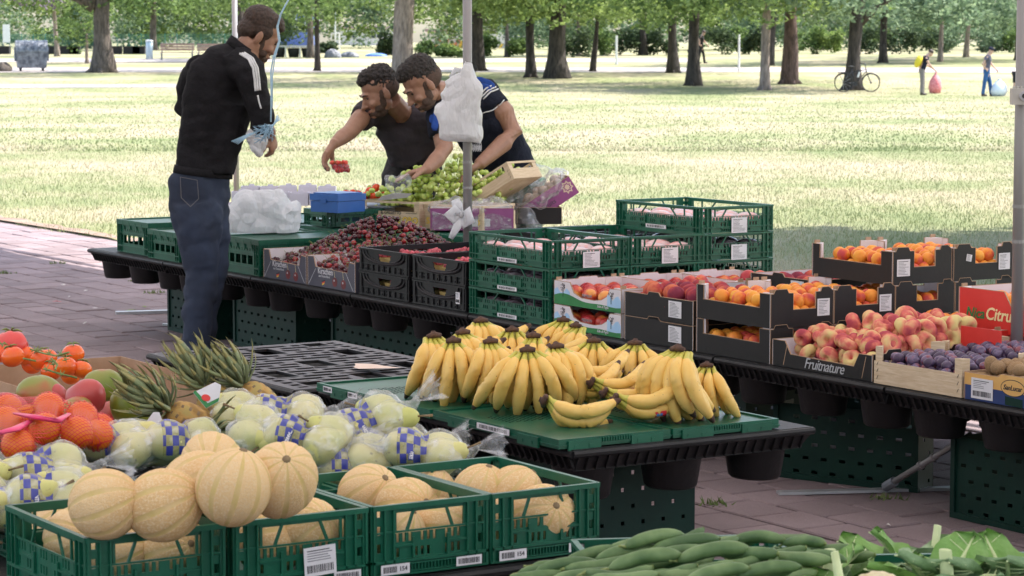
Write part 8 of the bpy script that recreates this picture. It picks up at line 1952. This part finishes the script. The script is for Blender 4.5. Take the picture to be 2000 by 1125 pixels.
for i in range(24):
    f = i // 9; o = put('strawberry', SB, None, pn.location + Vector((r.uniform(-.042, .042), r.uniform(-.03, .03), -.016 + f * .018 + r.uniform(0, .006))), (r.uniform(-2, 2), r.uniform(-2, 2), r.uniform(0, 6)), 1.05); tag(o, 'red strawberry in the clear punnet held by the man in grey', 'strawberry', 'strawberries in the held punnet')

# --- man in navy bending over the grapes
t, J = man('bearded man in navy T-shirt with blue yoke bending over the grapes', 14.0)
bd, sh, tr = MB(), MB(), MB()
hd = J(826, 164, -.30); M = head_shapes(bd, hd, (-.72, -.28, -.64), (-.42, -.16, .89), 1.08)
bd.tube([J(890, 195, -.05), J(865, 182, -.15), J(842, 176, -.24)], [.08, .068, .062], 12)
S1, E1, W1 = J(958, 190, -.08), J(1003, 258, -.12), J(935, 322, -.30)
bd.tube([J(905, 185, -.05), S1, J(985, 222, -.10), E1, J(985, 278, -.17), W1], [.06, .062, .062, .053, .050, .033], 14); hand_shapes(bd, W1, (-.75, -.25, -.5), (.1, -.3, -.9), .5, -1, 1.1)
S2, E2, W2_ = J(858, 232, -.28), J(868, 290, -.36), J(832, 332, -.50)
bd.tube([J(880, 205, -.1), S2, E2, J(853, 312, -.43), W2_], [.06, .06, .048, .045, .030], 14); hand_shapes(bd, W2_, (-.92, -.25, -.22), (.05, -.2, -.95), .22, 1, 1.15, spread=.16)
sh.tube([J(1000, 345, .10), J(985, 312, .08), J(960, 270, .04), J(935, 230, .0), J(912, 200, -.04), J(895, 185, -.10)], [.16, .162, .172, .178, .15, .085], 22, up=(-.5, -.8, 0), sq=[(1.0, .78), (1.0, .76), (1.05, .75), (1.1, .72), (1.1, .8), (1, 1)])
sh.tube([J(905, 185, -.05), J(950, 182, -.08), J(970, 212, -.10)], [.09, .085, .078], 16); sh.tube([J(880, 205, -.12), J(858, 228, -.27), J(862, 268, -.33)], [.09, .075, .068], 14)
me = merge_smooth(sh, 'tshirt', [m_tnavy], .011, 2, 'mesh', disp=wrinkle(6, .006, 8)); put('tshirt', me, t); TNM = me
tr.tube([J(1012, 340, .12), J(1008, 372, .12), J(1000, 420, .12)], [.165, .168, .15], 18, up=(-.5, -.8, 0), sq=[(1, .78)] * 3)
for d in (-.09, .09): tr.tube([J(1003, 410, .1) + Vector((d, 0, 0)), J(1003, 500, .08) + Vector((d * 1.1, 0, 0)), Vector((J(1003, 500).x + d * 1.2, 13.55, .1))], [.11, .08, .065], 12)
put('trousers', merge_smooth(tr, 'trousers', [m_greenp], .012, 3, 'mesh', disp=wrinkle(5, .006, 8)), t)
put('body', merge_smooth(bd, 'body', [m_skin], .0058, 2, 'mesh'), t); face_parts(t, M, m_hair, 1.08, 'full', .005, .012, True)
for d in (-.11, .11): mb = MB(); q = Vector((J(1003, 500).x + d, 13.5, .05)); mb.tube([q + Vector((.02, .08, 0)), q, q + Vector((-.06, -.14, -.015))], [.04, .045, .028], 8); mb.build('shoe', m_shoe, t, True)
TN = on_cloth(TNM, .001)
for P, w in (([(925, 158), (940, 158), (955, 164), (964, 172)], .020), ([(918, 166), (935, 166), (950, 170), (958, 178)], .016), ([(855, 218), (851, 235), (850, 255)], .022), ([(846, 225), (844, 240)], .018)): mb = MB(); Q = [TN(x, y) for x, y in along(P, 3)]; mb.tube(Q, [w * .8] + [w] * (len(Q) - 2) + [w * .6], 8, sq=[(1, .25)] * len(Q), up=(0, 1, 0)); mb.build('blue_yoke', m_tblue, t, True)
TN = on_cloth(TNM, .005)
for k in range(3): stripe(t, [TN(x + k * 4, y + k * 4) for x, y in along([(936, 186), (950, 172), (964, 166)], 3)], .004)
stripe(t, [TN(x, y) for x, y in along([(942, 221), (962, 214), (978, 201), (984, 195)], 3)], .003, name='sleeve_hem'); stripe(t, [TN(x, y) for x, y in along([(846, 265), (858, 270), (868, 268)], 3)], .003, name='sleeve_hem')
# clear bag under his hand
mb = MB()
for px, py, r_ in ((770, 362, .05), (790, 352, .045), (762, 348, .03)): mb.ell(seen_at(px, py, 13.35), (r_, .04, r_ * .8), 12, 8)
me = merge_smooth(mb, 'clear_bag', [m_wrap], .006, 2, 'mesh', disp=crumple(3, ((14, .012), (40, .004)))); tag(put('clear_bag', me), 'clear crinkled plastic bag under the hand over the grapes', 'plastic bag')
# fixture on the pole at the right edge
t = thing('tent_bracket', 'grey bracket box with a round knob at the right edge of the picture', 'bracket', seen_at(1990, 187, 8.69)); m_brk = mat('bracket_grey', (.42, .40, .38), (.5, .48, .45), rough=.5, scale=8)
mb = MB(); mb.box(-.027, .03, -.02, .02, -.03, .025); mb.build('housing', m_brk, t); mb = MB(); mb.lathe([(.016, 0), (.016, .012)], 16); o = mb.build('knob', m_scale, t, False, (.012, -.02, 0), (rad(90), 0, 0)); mb = MB(); mb.lathe([(.008, 0), (.008, .016)], 12); mb.build('knob_cap', m_ink, t, False, (.012, -.02, 0), (rad(90), 0, 0))
for k in range(3): mb = MB(); mb.box(-.02 + k * .012, -.014 + k * .012, -.01, .01, .0255, .033); mb.build('rib', m_brk, t)
bpy.data.scenes.remove(BENCH)
